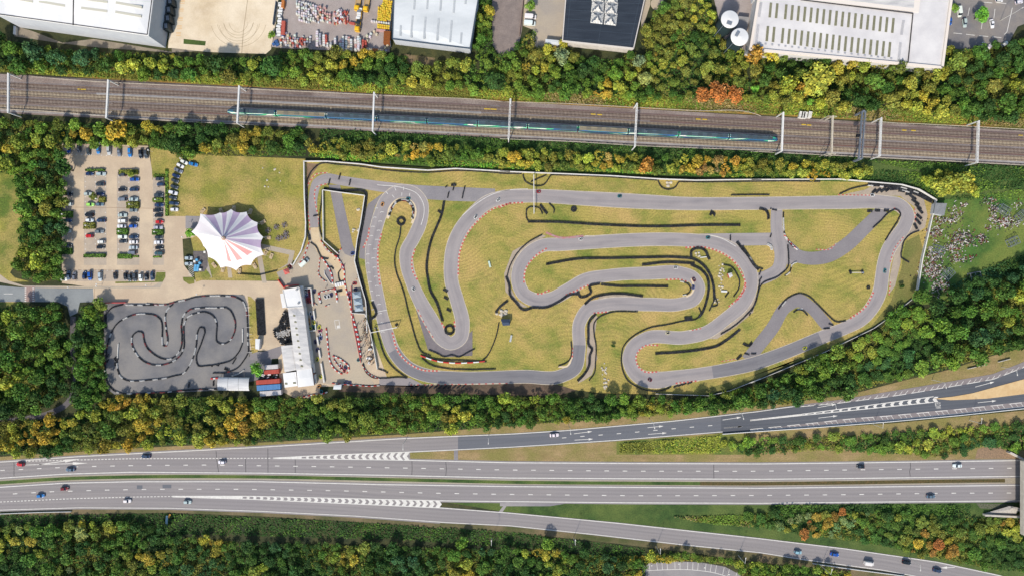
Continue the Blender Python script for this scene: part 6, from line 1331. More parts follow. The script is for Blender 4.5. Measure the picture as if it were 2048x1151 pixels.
row('third column, right side',[('CP1',1070,567,0,'blue','saloon'),('CP1',1060,712,180,'dark blue','saloon'),('CP1',1055,852,0,'silver','saloon'),('CP1',1055,1010,0,'grey','hatch'),('CP2',1078,300,0,'black','suv'),('CP2',1066,382,0,'blue','hatch'),('CP2',1075,540,0,'dark blue','saloon'),('CP2',1072,615,180,'white','saloon'),('CP2',1070,693,180,'silver','saloon'),('CP2',1054,768,180,'grey','suv')])
row('fourth column',[('CP1',1430,560,0,'dark grey','hatch'),('CP1',1445,638,180,'dark blue','hatch'),('CP1',1420,794,0,'dark grey','suv'),('CP1',1425,936,0,'navy','saloon'),('CP1',1406,1013,0,'black','saloon'),('CP1',1412,1086,180,'black','hatch'),('CP2',1455,320,0,'red','hatch'),('CP2',1435,400,0,'silver','saloon'),('CP2',1443,545,0,'dark grey','hatch'),('CP2',1438,618,180,'white','saloon'),('CP2',1450,697,0,'black','hatch'),('CP2',1447,778,180,'teal grey','estate')])
row('curved row on the grass',[('CP1',1785,315,-28,'white','hatch'),('CP1',1730,367,-28,'white','hatch'),('CP1',1703,437,-25,'grey','saloon'),('CP1',1667,514,-22,'navy','hatch'),('CP1',1653,586,-25,'dark grey','hatch'),('CP1',1643,672,-22,'dark grey','hatch'),('CP1',1627,756,-15,'white','suv'),('CP1',1622,828,-15,'dark grey','hatch'),('CP1',1638,910,-8,'dark blue','estate'),('CP1',1643,1000,0,'white','hatch')])
addcar('CP1',1917,347,-15,'bright blue','saloon','bright blue car alone on the grass right of the curved row')
addcar('CP2',1880,847,0,'silver','hatch','upper silver car beside the blue bins'); addcar('CP2',1880,930,0,'silver','hatch','lower silver car beside the blue bins')
row('bottom row of the car park',[('CP3',158,650,V,'blue grey','saloon'),('CP3',263,665,V,'grey','hatch'),('CP3',452,655,V,'navy','hatch'),('CP3',555,663,-V,'blue','suv'),('CP3',745,675,-V,'silver','estate'),('CP3',1027,665,-V,'black','hatch'),('CP3',1217,675,-V,'black','hatch'),('CP3',1297,697,-V,'dark grey','hatch'),('CP3',1392,685,-V,'dark grey','suv'),('CP3',1500,690,-V,'white','hatch'),('CP3',1605,682,-V,'black','hatch'),('CP3',1715,665,-V,'dark blue','saloon')],word='from the left')
addcar('CP3',68,722,0,'white','hatch','white car lying half under the trees at the bottom left of the car park')
g='cars driving on the main road'
for a in (('D1',155,297,175,'red','hatch','red car at the far left of the upper carriageway'),('D1',537,337,180,'blue grey','saloon','blue grey car left on the upper carriageway'),('D1',1115,235,178,'dark blue','saloon','dark blue car crossing the dashed merge line'),('D1',1697,280,180,'white','hatch','white car on the upper carriageway below the merge line'),('D1',493,483,3,'dark red','hatch','dark red car on the lower carriageway'),('D1',310,537,3,'bright blue','hatch','bright blue car at the left of the lower carriageway'),('D1',972,577,0,'white','hatch','white car in the lowest lane at the left'),('D1',1432,585,-2,'silver','hatch','silver car in the lowest lane before the chevrons'),('D3',415,73,4,'white','saloon','white car on the dark slip road'),('D4',827,307,180,'black','hatch','black car at the right of the upper carriageway'),('D4',1550,300,180,'white','saloon','white car near the bridge on the upper carriageway'),('D4',1352,530,2,'blue grey','saloon','blue grey car near the bridge on the lower carriageway'),('D4',358,947,-8,'light blue','hatch','light blue car first on the lower right slip road'),('D4',632,963,-10,'blue','saloon','blue car second on the lower right slip road'),('D4',1172,1023,-11,'black','suv','black car fourth on the lower right slip road'),('D4',1400,1083,-12,'dark blue','saloon','dark blue car last on the lower right slip road')): addcar(*a[:6],a[6],g)
addcar('D4',888,1028,-8,'white','van','white van third on the lower right slip road',None,'van')
addcar('P1',493,328,45,'white','van','white van parked at the entrance to the pits',None,'van'); addcar('A3',233,131,-4,'white','van','upper of two white vans beside the lane',None,'van',1.15); addcar('A3',228,180,-4,'white','van','lower of two white vans beside the lane',None,'van',1.15)
g='cars in the top right court'
for a in (('A4',1563,90,-82,'white','van','white van between the trees in the top right court'),('A4',1605,172,-84,'silver','suv','white silver car in the middle of the top right court'),('A4',1810,178,-80,'white','saloon','white car beside the lamp in the top right court'),('A4',1495,160,-85,'blue','hatch','blue car against the factory wall in the top right court'),('A4',1733,338,40,'white','hatch','first slanted white car under the trees at top right'),('A4',1783,358,48,'white','saloon','second slanted white car under the trees at top right'),('A4',1905,330,35,'white','hatch','third slanted white car under the trees at top right'),('A4',1862,4,0,'white','hatch','white car cut by the top edge in the right court'),('A4',2012,16,10,'white','hatch','white car in the top right corner')): addcar(*a[:6],a[6],g)
CM=MB()
for t,a,b in (('A4',(1520,248),(1585,255)),('A4',(1615,258),(1680,266)),('A4',(1712,268),(1780,275)),('A4',(1808,276),(1878,283)),('A4',(1745,18),(1810,24)),('A4',(1840,22),(1915,28)),('A4',(1940,150),(1920,240)),('A4',(1920,240),(1900,260)),('A4',(1960,60),(1940,150)),('A4',(1830,70),(1822,140)),('A4',(1735,170),(1728,220)),('A4',(1640,60),(1628,120))):
    p,q=T(t,[a,b]); ribbon(CM,[P(*p),P(*q)],.28,.052)
CM.uv=[]; CM.build('bay_marking',M_WHITE,kind='structure')
# ================================================================ PEOPLE AND KARTS
def skin_body(name,verts,edges,rad,m,root_i=0):
    me=bpy.data.meshes.new(name); me.from_pydata(verts,edges,[]); o=bpy.data.objects.new(name,me); COL.objects.link(o)
    o.modifiers.new('s','SKIN'); sv=me.skin_vertices[0].data
    for i,r_ in enumerate(rad): sv[i].radius=(r_,r_)
    sv[root_i].use_root=True
    u=o.modifiers.new('u','SUBSURF'); u.levels=1
    bpy.context.view_layer.update(); dg=bpy.context.evaluated_depsgraph_get(); nm=bpy.data.meshes.new_from_object(o.evaluated_get(dg))
    bpy.data.objects.remove(o); nm.materials.clear(); nm.materials.append(m); nm.polygons.foreach_set('use_smooth',[True]*len(nm.polygons))
    return nm
V0=[(0,0,.95),(0,0,1.2),(0,0,1.42),(0,0,1.52),(0,0,1.66),(0,.2,1.4),(.05,.27,1.12),(.18,.26,.9),(0,-.2,1.4),(-.02,-.27,1.12),(.12,-.26,.88),(0,.1,.9),(.08,.11,.5),(0,.12,.06),(.14,.13,.03),(0,-.1,.9),(-.05,-.11,.5),(-.1,-.12,.06),(.04,-.13,.03)]
E0=[(0,1),(1,2),(2,3),(3,4),(2,5),(5,6),(6,7),(2,8),(8,9),(9,10),(0,11),(11,12),(12,13),(13,14),(0,15),(15,16),(16,17),(17,18)]
R0=[.15,.15,.17,.06,.1,.07,.045,.035,.07,.045,.035,.1,.065,.045,.035,.1,.065,.045,.035]
M_CLO=mat('clothing',(1,1,1,1),objcol=True,rough=.85)
stand=skin_body('standing_body',V0,E0,R0,M_CLO)
V1=[(-.15,0,.28),(-.25,0,.5),(-.3,0,.72),(-.3,0,.82),(-.28,0,.95),(-.25,.2,.7),(.0,.26,.52),(.22,.14,.5),(-.25,-.2,.7),(.0,-.26,.52),(.22,-.14,.5),(-.08,.12,.27),(.35,.18,.42),(.7,.15,.2),(.82,.15,.24),(-.08,-.12,.27),(.35,-.18,.42),(.7,-.15,.2),(.82,-.15,.24)]
sit=skin_body('seated_body',V1,E0,R0,M_CLO)
def person(x,y,z,a,col,mesh,label,group=None,helmet=None,head=(0,0,1.68)):
    o=bpy.data.objects.new('person',mesh); COL.objects.link(o); o.location=(x,y,z); o.rotation_euler=(0,0,a); o.color=col; tag(o,label,'person',group)
    if helmet: 
        h=bpy.data.objects.new('helmet',HEL); COL.objects.link(h); h.parent=o; h.location=head; h.color=helmet
    else:
        h=bpy.data.objects.new('hair',HAIR); COL.objects.link(h); h.parent=o; h.location=head
    return o
t_=MB().lathe(0,0,[(.02,-.14),(.12,-.12),(.165,0),(.14,.1),(.08,.16),(.01,.175)],12).build('tmp',M_PLOB); HEL=t_.data; bpy.data.objects.remove(t_)
t_=MB().lathe(0,0,[(.1,-.04),(.125,.02),(.1,.1),(.05,.135),(.01,.14)],10).build('tmp',mat('hair',C(60,44,34))); HAIR=t_.data; bpy.data.objects.remove(t_)
def kart():
    r=empty('kart',label='x',cat='kart')
    def ring(mb,L,W,z,t):
        pts=[(L*math.copysign(abs(math.cos(a))**.6,math.cos(a)),W*math.copysign(abs(math.sin(a))**.6,math.sin(a))) for a in np.linspace(0,2*math.pi,21)[:-1]]
        for i in range(20): p=pts[i]; q=pts[(i+1)%20]; mb.bar((*p,z),(*q,z),t,.22)
    mb=MB(); ring(mb,1.02,.68,.22,.17); part(mb,'bumper',M_PLOB,r)
    part(MB().box(0,0,.08,1.7,.5,.05),'floor_tray',M_BLK,r)
    part(MB().box(.72,0,.2,.5,.42,.2,taper=.06),'nose',M_PLOB,r)
    for s in (-1,1): part(MB().box(.05,s*.5,.14,.75,.2,.2,taper=.03),'side_pod',M_PLOB,r)
    part(MB().box(-.28,0,.14,.42,.42,.12).box(-.5,0,.14,.1,.42,.5),'seat',M_BLK,r)
    part(MB().box(-.62,.33,.14,.35,.28,.3),'engine',M_STEELD,r)
    part(MB().lathe(.22,0,[(.13,.5),(.16,.52),(.16,.48),(.13,.5)],10),'steering_wheel',M_BLK,r)
    for x in (-.62,.58):
        for s in (-1,1): part(MB().tube((x,s*.42,.14),(x,s*.62,.14),.14,n=10),'wheel',M_RUB,r)
    return r
kp=kart(); kf=[True]
KC={'white':C(240,240,240),'teal':C(60,140,150),'orange':C(226,160,80),'red':C(190,50,60),'blue':C(60,90,170),'dark red':C(120,40,60),'yellow':C(230,230,70),'cream':C(232,222,190),'pink':C(190,70,120),'navy':C(50,50,110)}
def addkart(t,X,Y,a,c,label,group,driver=None,s=1.0):
    o=kp if kf[0] else dup(kp,(0,0,0),color=KC[c]); 
    if kf[0]: setcol(o,KC[c]); kf[0]=False
    x,y=P(*T1(t,X,Y)); o.location=(x,y,.07); o.rotation_euler=(0,0,math.radians(a)); o['label']=label; o['group']=group
    if driver: 
        p=person(x,y,.08,math.radians(a),C(*driver[0]),sit,'seated %s driver %s'%('helmeted',label.split(' kart ')[1] if False else 'in the '+label),'kart drivers',C(*driver[1]),(-.28,0,.98))
dk=((50,52,60),(60,60,64)); wh=((70,74,84),(235,235,235))
for a in (('B2',953,463,70,'orange','orange kart on the start straight'),('B2',1138,423,0,'teal','teal kart at the top of the upper left hairpin'),('B2',1785,432,215,'white','white kart entering the long left curve'),('B2',1623,555,235,'white','white kart second in the long left curve'),('B2',1175,1070,120,'white','white kart descending beside the long tyre line'),('B3',278,372,180,'red','red kart under the white gantry'),('B3',860,405,180,'teal','teal kart on the back straight'),('B3',581,712,180,'white','white kart on the middle straight'),('B3',1495,702,180,'teal','teal kart at the right of the middle straight'),('B3',1263,915,0,'white','white kart on the inner straight'),('B3',1393,1003,-60,'dark red','dark red kart in the inner hairpin'),('B3',1388,1057,-90,'blue','blue kart in the inner hairpin'),('C3',1205,378,180,'cream','cream kart above the lower hairpin lawn'),('C3',1077,713,-30,'dark red','dark red kart at the bottom hairpin'),('C4',393,487,20,'yellow','yellow kart on the lower right straight'),('R2',462,362,0,'white','blue and white kart near the top right corner'),('B4',968,940,80,'teal','teal kart on the right hand bend')):
    addkart(*a,'karts racing on the circuit',driver=R.choice([dk,wh]))
pk=[('P1',527,728,'white'),('P1',568,722,'red'),('P1',530,765,'white'),('P1',572,762,'red'),('P1',532,800,'blue'),('P1',578,798,'red'),('P1',545,850,'red'),('P1',585,850,'red'),('P1',548,880,'red'),('P1',590,876,'red'),('P1',525,1060,'teal'),('P1',588,1050,'white'),('P2',520,58,'orange'),('P2',582,32,'blue'),('P2',530,105,'orange'),('P2',594,96,'yellow'),('P2',545,170,'yellow'),('P2',590,155,'teal'),('P2',670,157,'yellow'),('P2',680,207,'pink'),('P2',685,253,'white'),('P2',690,303,'blue'),('P2',618,358,'navy'),('P2',645,467,'navy'),('P2',643,592,'yellow'),('P2',688,828,'yellow'),('P2',697,1032,'teal'),('P2',1205,600,'teal'),('P2',668,955,'orange'),('P1',1220,622,'red'),('P1',800,815,'white'),('P1',845,805,'white'),('P1',885,790,'navy'),('P1',1228,712,'navy'),('P1',1140,770,'pink'),('P1',1150,830,'dark red'),('P2',1030,900,'navy'),('P2',1075,908,'navy'),('P2',955,670,'white'),('P2',965,700,'red'),('P2',1025,705,'navy'),('P2',1010,745,'red'),('B2',740,815,'blue'),('P1',640,740,'navy'),('P1',290,380,'red'),('P1',1050,385,'pink')]
for i,(t,X,Y,c) in enumerate(pk): addkart(t,X,Y,R.choice([0,90,80,20,-60,100]),c,'parked %s kart, %s in reading order of the paddock karts'%(c,ordn(i)),'karts parked in the paddock')
cl=[(40,44,60),(200,200,205),(120,40,50),(60,80,120),(30,30,34),(180,170,150),(90,100,90),(220,120,60)]
spots=[('P2',R.uniform(1150+(Y-100)*.2,1240+(Y-100)*.32),Y) for Y in np.linspace(110,640,34)]+[('P2',1290+R.uniform(-18,30)+(Y-150)*.14,Y+R.uniform(-8,8)) for Y in np.linspace(120,330,22)]+[('P2',1380+R.uniform(-35,35),Y+R.uniform(-8,8)) for Y in np.linspace(500,660,20)]+[('P2',1345+R.uniform(-25,25),Y) for Y in np.linspace(380,460,7)]+[('P2',1290+R.uniform(-30,30),Y) for Y in np.linspace(30,90,7)]+[('P1',1020,330),('P1',1062,382),('P1',940,285),('P1',290,382),('P1',1265,500),('P1',1250,560),('CP1',1437,680),('TN',18,305),('P1',810,683),('P1',690,455)]
for i,(t,X,Y) in enumerate(spots):
    c=cl[i%8]; nm=['navy','white','dark red','blue','black','beige','grey green','orange'][i%8]; x,y=P(*T1(t,X,Y))
    lab='person in %s clothes standing, %s down the %s'%(nm,ordn(i) ,'spectator strip beside the pit wall') if i<90 else 'person in %s clothes standing %s'%(nm,['beside the pit lane tyres','by the long pit barrier','at the triangular lawn corner','near the red canopy','by the dark gazebo path','above the grey gazebos','behind a navy car in the car park','on the tent entrance court','above the kart pen','by the tarmac wedge'][i-90])
    person(x,y,.06,R.uniform(0,6),C(*c),stand,lab,'people in the paddock')
for i in range(9):
    x,y=P(*T1('P2',1350+R.uniform(-30,40),395+R.uniform(-15,70) if i<4 else 560+R.uniform(-30,90))); r=empty('parasol_table',(x,y,0),label='small white round table in the spectator strip, %s from the top'%ORD[i],cat='table',group='white tables in the spectator strip')
    part(MB().lathe(0,0,[(.02,.72),(.55,.72),(.55,.76),(.01,.77)],12),'table_top',M_PLW,r); part(MB().bar((0,0,0),(0,0,.72),.1),'leg',M_STEEL,r)
# ================================================================ HEDGES, SHRUBS, TREES
def leaf_mesh(name,lobes,nq,size,seed,up=.25,core=True):
    rs=np.random.RandomState(seed); w=np.array([l[3]**2 for l in lobes]); w=w/w.sum()
    idx=rs.choice(len(lobes),nq,p=w); L=np.array(lobes)[idx]
    d=rs.normal(size=(nq,3)); d[:,2]=np.where(d[:,2]<-up*1.0,-d[:,2],d[:,2]); d/=np.linalg.norm(d,axis=1)[:,None]
    rad=L[:,3]*rs.uniform(.72,1.08,nq); zs=L[:,4] if L.shape[1]>4 else 1.0
    c=L[:,:3]+d*rad[:,None]*np.stack([np.ones(nq),np.ones(nq),zs*np.ones(nq)],1)
    n=d+rs.normal(size=(nq,3))*.55; n/=np.linalg.norm(n,axis=1)[:,None]
    a=np.cross(n,rs.normal(size=(nq,3))); a/=np.linalg.norm(a,axis=1)[:,None]; b=np.cross(n,a)
    s=size*rs.uniform(.6,1.3,nq)[:,None]; 
    v=np.stack([c-a*s-b*s*.6,c+a*s-b*s*.5,c+a*s*.8+b*s*.6,c-a*s*.7+b*s*.7],1).reshape(-1,3)
    lt=np.random.RandomState(seed+5).uniform(.75,1.25,len(lobes))[idx]*rs.uniform(.55,1.5,nq)
    warm=rs.uniform(-.1,.14,nq)+np.random.RandomState(seed+9).uniform(-.1,.1,len(lobes))[idx]
    col=np.stack([lt*(1+warm),lt,lt*(1-warm),np.ones(nq)],1)
    return v,col
def np_mesh(name,v,col,mats):
    n=len(v)//4; me=bpy.data.meshes.new(name); me.vertices.add(len(v)); me.vertices.foreach_set('co',v.astype(np.float32).ravel())
    me.loops.add(4*n); me.loops.foreach_set('vertex_index',np.arange(4*n,dtype=np.int32)); me.polygons.add(n); me.polygons.foreach_set('loop_start',np.arange(0,4*n,4,dtype=np.int32)); me.polygons.foreach_set('loop_total',np.full(n,4,dtype=np.int32))
    me.update(calc_edges=True); at=me.color_attributes.new('tint','FLOAT_COLOR','CORNER'); at.data.foreach_set('color',np.repeat(col,4,axis=0).astype(np.float32).ravel())
    for m in mats: me.materials.append(m)
    me.validate(); return me
VAR=[]
for s in range(14):
    rs=np.random.RandomState(40+s); lobes=[]
    nl=rs.randint(9,17); 
    for k in range(nl):
        a=rs.uniform(0,6.28); r_=math.sqrt(rs.uniform(0,1))*.66; z=1.35-.55*r_**1.3+rs.uniform(-.15,.15); lobes.append((r_*math.cos(a),r_*math.sin(a),z,rs.uniform(.2,.42),1.0))
    lobes.append((0,0,1.0,.62,.8))
    VAR.append(leaf_mesh('c',lobes,820,.085,s))     # unit crown: radius 1, top about 1.6
CROWN=[np_mesh('crown',v,c,[M_LEAF]) for v,c in VAR]
SP=[]                                                # loose, spiky sparse crowns
for s in range(3):
    rs=np.random.RandomState(90+s); lobes=[(math.cos(a)*r_,math.sin(a)*r_,1.2-r_*.4,.12,1.6) for a,r_ in zip(rs.uniform(0,6.28,26),rs.uniform(.1,.9,26))]; SP.append(leaf_mesh('c',lobes,620,.07,s+20))
CROWN+= [np_mesh('crown',v,c,[M_LEAF]) for v,c in SP]; VARA=VAR+SP
tb=MB(); tb.tube((0,0,0),(0,0,.7),.055,.035,8)
for a in (0,1.3,2.6,3.9,5.2): tb.tube((0,0,.55+.05*(a%2)),(.5*math.cos(a),.5*math.sin(a),1.15),.03,.01,5)
t_=tb.build('tmp',M_BARK); TRUNK=t_.data; bpy.data.objects.remove(t_)
PAL={'dark green':(52,78,34),'mid green':(74,102,38),'green':(98,122,44),'bright green':(106,156,54),'yellow green':(142,146,54),'olive':(110,110,46),'golden':(164,138,50),'orange':(164,118,54),'rusty':(158,102,52),'grey green':(118,136,92),'blue green':(54,86,50),'silvery':(150,160,136),'pale brown':(140,122,78)}
KL=1.25
ORDER=['blue green','dark green','mid green','green','bright green','grey green','silvery','olive','yellow green','golden','orange','pale brown','rusty']
def leafcol(nm,rs,nm0=None): 
    c=lin(PAL[nm]); c=tuple(.55*p+.45*q for p,q in zip(c,lin(PAL[nm0]))) if nm0 else c; v=rs.uniform(.85,1.15); return tuple(min(.8,x*KL*v*rs.uniform(.93,1.07)) for x in c)+(1,)
GREENS=dict(zip(['dark green','mid green','green','yellow green','olive'],[3,4,3,1.5,1]))
def zone(name,pl,pal,rr,fill=.7,hfac=1.0): return dict(name=name,pl=pl,pal=pal,rr=rr,fill=fill,h=hfac)
AUT={'mid green':3.2,'green':2.8,'yellow green':2.6,'olive':2.2,'golden':.8,'dark green':2}
GRN={'dark green':2.6,'mid green':4,'green':3,'yellow green':.5,'olive':.6,'blue green':.8}
OLV={'olive':4,'golden':1.0,'yellow green':2,'mid green':2.4,'dark green':1,'orange':.25}
ZN=[zone('below the huge white warehouse',[(0,62),(40,86),(110,98),(190,106),(335,112),(335,152),(200,146),(90,138),(0,128)],{'dark green':3,'mid green':3,'blue green':2,'green':2,'yellow green':1.5},(9,20)),
 zone('below the bare concrete yard',[(335,112),(420,118),(545,114),(560,112),(560,160),(335,152)],AUT,(9,18)),
 zone('below the builders yard',[(560,104),(780,108),(790,170),(560,160)],AUT,(9,18)),
 zone('below the pale grey warehouse',[(780,112),(812,112),(820,132),(866,134),(880,122),(950,120),(960,180),(790,170)],AUT,(8,16)),
 zone('beside the gravel lane at the top',[(952,70),(960,0),(984,0),(982,60),(990,110),(952,118)],{'green':2,'yellow green':1,'golden':.6,'mid green':2},(8,13)),
 zone('below the gravel lane and vans',[(960,118),(1000,108),(1030,100),(1050,70),(1072,62),(1070,95),(1130,90),(1150,110),(1145,190),(960,180)],AUT,(9,19)),
 zone('below the dark roofed building',[(1145,112),(1235,122),(1260,105),(1300,112),(1310,195),(1145,190)],{'mid green':3,'green':2,'dark green':2,'golden':.8,'yellow green':1.5,'grey green':.4},(9,18)),
 zone('in the wood left of the two tanks',[(1335,0),(1420,0),(1430,50),(1440,85),(1490,105),(1500,200),(1310,195),(1292,110),(1286,60),(1310,30)],OLV,(8,17),.72),
 zone('below the left half of the long factory',[(1504,104),(1690,122),(1700,215),(1500,200)],{'olive':2,'yellow green':2.5,'mid green':2,'golden':1,'dark green':1.5,'rusty':.2},(10,22)),
 zone('below the right half of the long factory',[(1690,122),(1885,140),(1900,230),(1700,215)],{'olive':3,'yellow green':2,'mid green':2,'dark green':2,'golden':.6},(10,20)),
 zone('below the top right car court',[(1885,130),(1900,100),(1960,98),(2050,50),(2075,240),(1900,232)],{'olive':2,'mid green':3,'dark green':3,'yellow green':1},(11,22)),
 zone('between the railway and the car park',[(0,238),(130,244),(300,250),(300,290),(128,288),(0,310)],AUT,(10,18)),
 zone('between the railway and the tent meadow',[(300,250),(610,262),(610,298),(560,306),(470,300),(400,308),(372,318),(340,302),(300,292)],{'dark green':3,'mid green':3,'green':1.5,'golden':.8,'olive':1},(9,18)),
 zone('between train and circuit fence, left part',[(610,278),(850,288),(850,318),(610,306)],{'golden':2,'olive':3,'mid green':2,'yellow green':2,'pale brown':.6},(8,15),.6),
 zone('between train and circuit fence, middle part',[(850,292),(1200,308),(1200,338),(850,322)],{'golden':2,'olive':3,'mid green':2,'yellow green':2},(8,15),.6),
 zone('between railway and circuit fence, right part',[(1200,310),(1740,330),(1740,352),(1500,350),(1200,338)],{'golden':3,'olive':3,'mid green':1.5,'yellow green':3,'orange':1,'pale brown':.8},(8,14),.62),
 zone('above the scrap field',[(1860,345),(1950,345),(1955,385),(1880,392)],{'yellow green':3,'grey green':1},(12,19)),
 zone('in the upper wood left of the car park',[(0,310),(128,290),(125,430),(45,430),(30,350),(0,330)],GRN,(10,20)),
 zone('in the lower wood left of the car park',[(45,430),(125,430),(122,560),(70,560),(25,530),(40,490)],GRN,(10,20)),
 zone('in the wood below the access road',[(20,612),(125,612),(140,700),(130,790),(60,828),(0,838),(0,640)],{'mid green':4,'dark green':3,'green':2,'yellow green':1},(11,22)),
 zone('left of the small kart circuit',[(165,615),(203,606),(206,700),(212,790),(160,826),(140,800),(152,760),(148,660)],GRN,(10,18)),
 zone('below the small kart circuit',[(0,848),(150,832),(215,795),(430,792),(500,798),(500,885),(330,888),(160,902),(0,912)],{'olive':3.5,'golden':4,'yellow green':2.5,'mid green':1.6,'dark green':1,'orange':.3},(9,18)),
 zone('in the belt below the bottom straight',[(500,798),(900,790),(900,858),(560,878),(500,882)],{'mid green':4,'green':3,'yellow green':1,'dark green':2.4,'olive':1.6,'golden':.15},(9,17)),
 zone('in the belt below the lower hairpin',[(900,790),(1370,798),(1370,825),(1144,842),(900,858)],{'mid green':4,'green':3,'yellow green':1.2,'dark green':2,'golden':.15},(9,16)),
 zone('in the wood above the slip road',[(1370,798),(1440,790),(1530,762),(1640,712),(1700,690),(1700,785),(1566,808),(1370,824)],GRN,(10,19)),
 zone('in the wood below the right hand bend',[(1700,690),(1760,655),(1820,612),(1860,618),(1860,745),(1800,755),(1700,785)],GRN,(11,21)),
 zone('in the large wood at the right edge',[(1860,618),(1900,590),(1960,560),(2070,525),(2070,680),(1980,708),(1860,745)],{'dark green':4,'mid green':4,'green':1.5,'yellow green':.8,'blue green':1,'silvery':.05},(12,24)),
 zone('above the right hand carriageways',[(1440,884),(1500,882),(1700,870),(2070,842),(2070,905),(1960,892),(1880,912),(1650,898),(1490,908)],{'mid green':4,'green':3,'dark green':2,'yellow green':1.5,'blue green':.5},(8,15)),
 zone('in the bottom wood at the left',[(0,1052),(230,1048),(320,1056),(340,1066),(340,1160),(0,1160)],{'dark green':3.4,'mid green':3.4,'yellow green':1.6,'golden':.6,'olive':1.8,'grey green':.3},(10,18)),
 zone('in the bottom wood left of the middle',[(340,1072),(500,1084),(800,1092),(800,1160),(340,1160)],{'dark green':6,'mid green':3.5,'yellow green':1,'golden':.4,'blue green':1.5},(9,16),.7),
 zone('in the bottom wood right of the middle',[(800,1092),(1020,1098),(1290,1114),(1290,1160),(800,1160)],{'dark green':4,'mid green':3,'yellow green':1.4,'golden':1,'blue green':1},(9,16),.7),
 zone('around the bottom car park',[(1290,1105),(1380,1106),(1500,1125),(1700,1140),(1700,1160),(1500,1160),(1480,1132),(1400,1120),(1290,1124)],{'green':2,'yellow green':2,'golden':1,'mid green':2},(7,12)),
 zone('in the left part of the lower right wedge',[(1490,1030),(1560,1022),(1760,1025),(1760,1088),(1600,1066),(1500,1050)],{'mid green':2,'olive':2,'grey green':1.5,'dark green':2,'rusty':.8,'yellow green':1.2},(8,14)),
 zone('in the right part of the lower right wedge',[(1760,1025),(1940,1035),(2060,1045),(2070,1150),(1990,1138),(1850,1110),(1760,1088)],{'mid green':2,'olive':2,'dark green':3,'rusty':.6,'yellow green':1,'golden':.4},(9,16))]
for Z in ZN: Z['pl']=[(-90 if x<=0 else 2140 if x>=2048 else x, 1215 if y>=1160 else y) for x,y in Z['pl']]
trs=[]; rs=np.random.RandomState(11); grid={}
def near(x,y,r):
    for gx in range(int(x//40)-1,int(x//40)+2):
        for gy in range(int(y//40)-1,int(y//40)+2):
            for q in grid.get((gx,gy),()):
                if (q[0]-x)**2+(q[1]-y)**2<((q[2]+r)*FILL)**2: return True
    return False
def addtree(x,y,r,c,z,var=None,label=None):
    e=[x,y,r,c,z,var,label]; trs.append(e); grid.setdefault((int(x//40),int(y//40)),[]).append(e)
SPECIAL=[(1432+5,185,25,'rusty','wide rusty orange tree above the middle of the railway'),(1406,188,20,'rusty','left rusty orange tree above the middle of the railway'),(1470,190,20,'rusty','right rusty orange tree above the middle of the railway'),(1640,160,38,'yellow green','very large pale yellow green tree below the long factory'),(1510,178,10,'bright green','small bright green bush right of the rusty trees'),(1620,205,9,'bright green','small bright green bush above the pale cabinets'),(904,856,17,'yellow green','bright yellow green tree at the edge of the slip road'),(925,1086,16,'green','round green tree standing apart in the bottom scrub'),(1096,1088,16,'green','round green tree above the bottom wood, below the slip road'),(346,288,22,'dark green','dark green tree overhanging the curved car row'),(1124,113,19,'grey green','silvery green tree below the dark roofed building'),(1278,120,16,'grey green','tall grey green tree at the corner of the dark roofed building'),(545,135,26,'dark green','large dark green tree below the concrete yard corner'),(432,125,24,'dark green','large dark green tree below the concrete yard'),(990,165,24,'dark green','very dark tree above the railway left of the middle'),(68,100,26,'blue green','tall blue green tree at the left end of the top belt'),(110,115,22,'blue green','second blue green tree at the left end of the top belt'),(165,118,22,'blue green','third blue green tree at the left end of the top belt'),(543,70,9,'green','small green bush at the corner of the concrete yard'),(1058,82,17,'olive','loose olive tree below the two white vans'),(1060,12,13,'green','green tree above the two white vans'),(1962,30,18,'bright green','bright green tree in the middle of the top right court'),(1908,15,12,'green','green tree beside the van in the top right court'),(1885,372,26,'yellow green','pale yellow green tree left of two above the scrap field'),(1925,365,30,'yellow green','large pale yellow green tree above the scrap field'),(1858,360,16,'yellow green','small pale green tree nearest the circuit corner'),(378,466,11,'bright green','round green bush at the left tip of the tent'),(512,738,17,'bright green','bright green tree above the striped containers'),(1296,331,19,'orange','peach coloured tree above the back straight'),(1027,315,17,'golden','golden tree above the back straight'),(1845,588,20,'mid green','green tree at the lower corner of the scrap field'),(232,262,24,'golden','golden tree above the top row of cars'),(170,268,18,'golden','first golden tree above the top row of cars')]
FILL=.6
for x,y,r_,c,l in SPECIAL: addtree(x,y,r_,c,'special',None,l)
for Z in ZN:
    FILL=Z['fill']; pl=Z['pl']; xs=[p[0] for p in pl]; ys=[p[1] for p in pl]; A=(max(xs)-min(xs))*(max(ys)-min(ys))
    nm=sorted(Z['pal'],key=ORDER.index); pw=np.array([Z['pal'][k] for k in nm],float); pw/=pw.sum()
    for step in (1.0,.75,.5):
        for k in range(int(A/60)):
            x=rs.uniform(min(xs),max(xs)); y=rs.uniform(min(ys),max(ys)); r_=(Z['rr'][0]+(Z['rr'][1]-Z['rr'][0])*rs.uniform(0,1)**1.1)*1.1*step
            if inside(x,y,pl) and not near(x,y,r_):
                # neighbours tend to share a colour
                u=.5+.27*(math.sin(x*.031+1.7*math.sin(y*.043))+math.sin(y*.057+x*.017+2)*.8)+rs.normal()*.17; c=nm[int(min(len(nm)-1,np.searchsorted(np.cumsum(pw),min(.999,max(0,u)))))]
                u0=.5+.27*(math.sin(x*.031+1.7*math.sin(y*.043))+math.sin(y*.057+x*.017+2)*.8); c0=nm[int(min(len(nm)-1,np.searchsorted(np.cumsum(pw),min(.999,max(0,u0)))))]; addtree(x,y,r_,c,Z['name'],c0)
inview=[t for t in trs if -5<t[0]<2053 and -5<t[1]<1156]
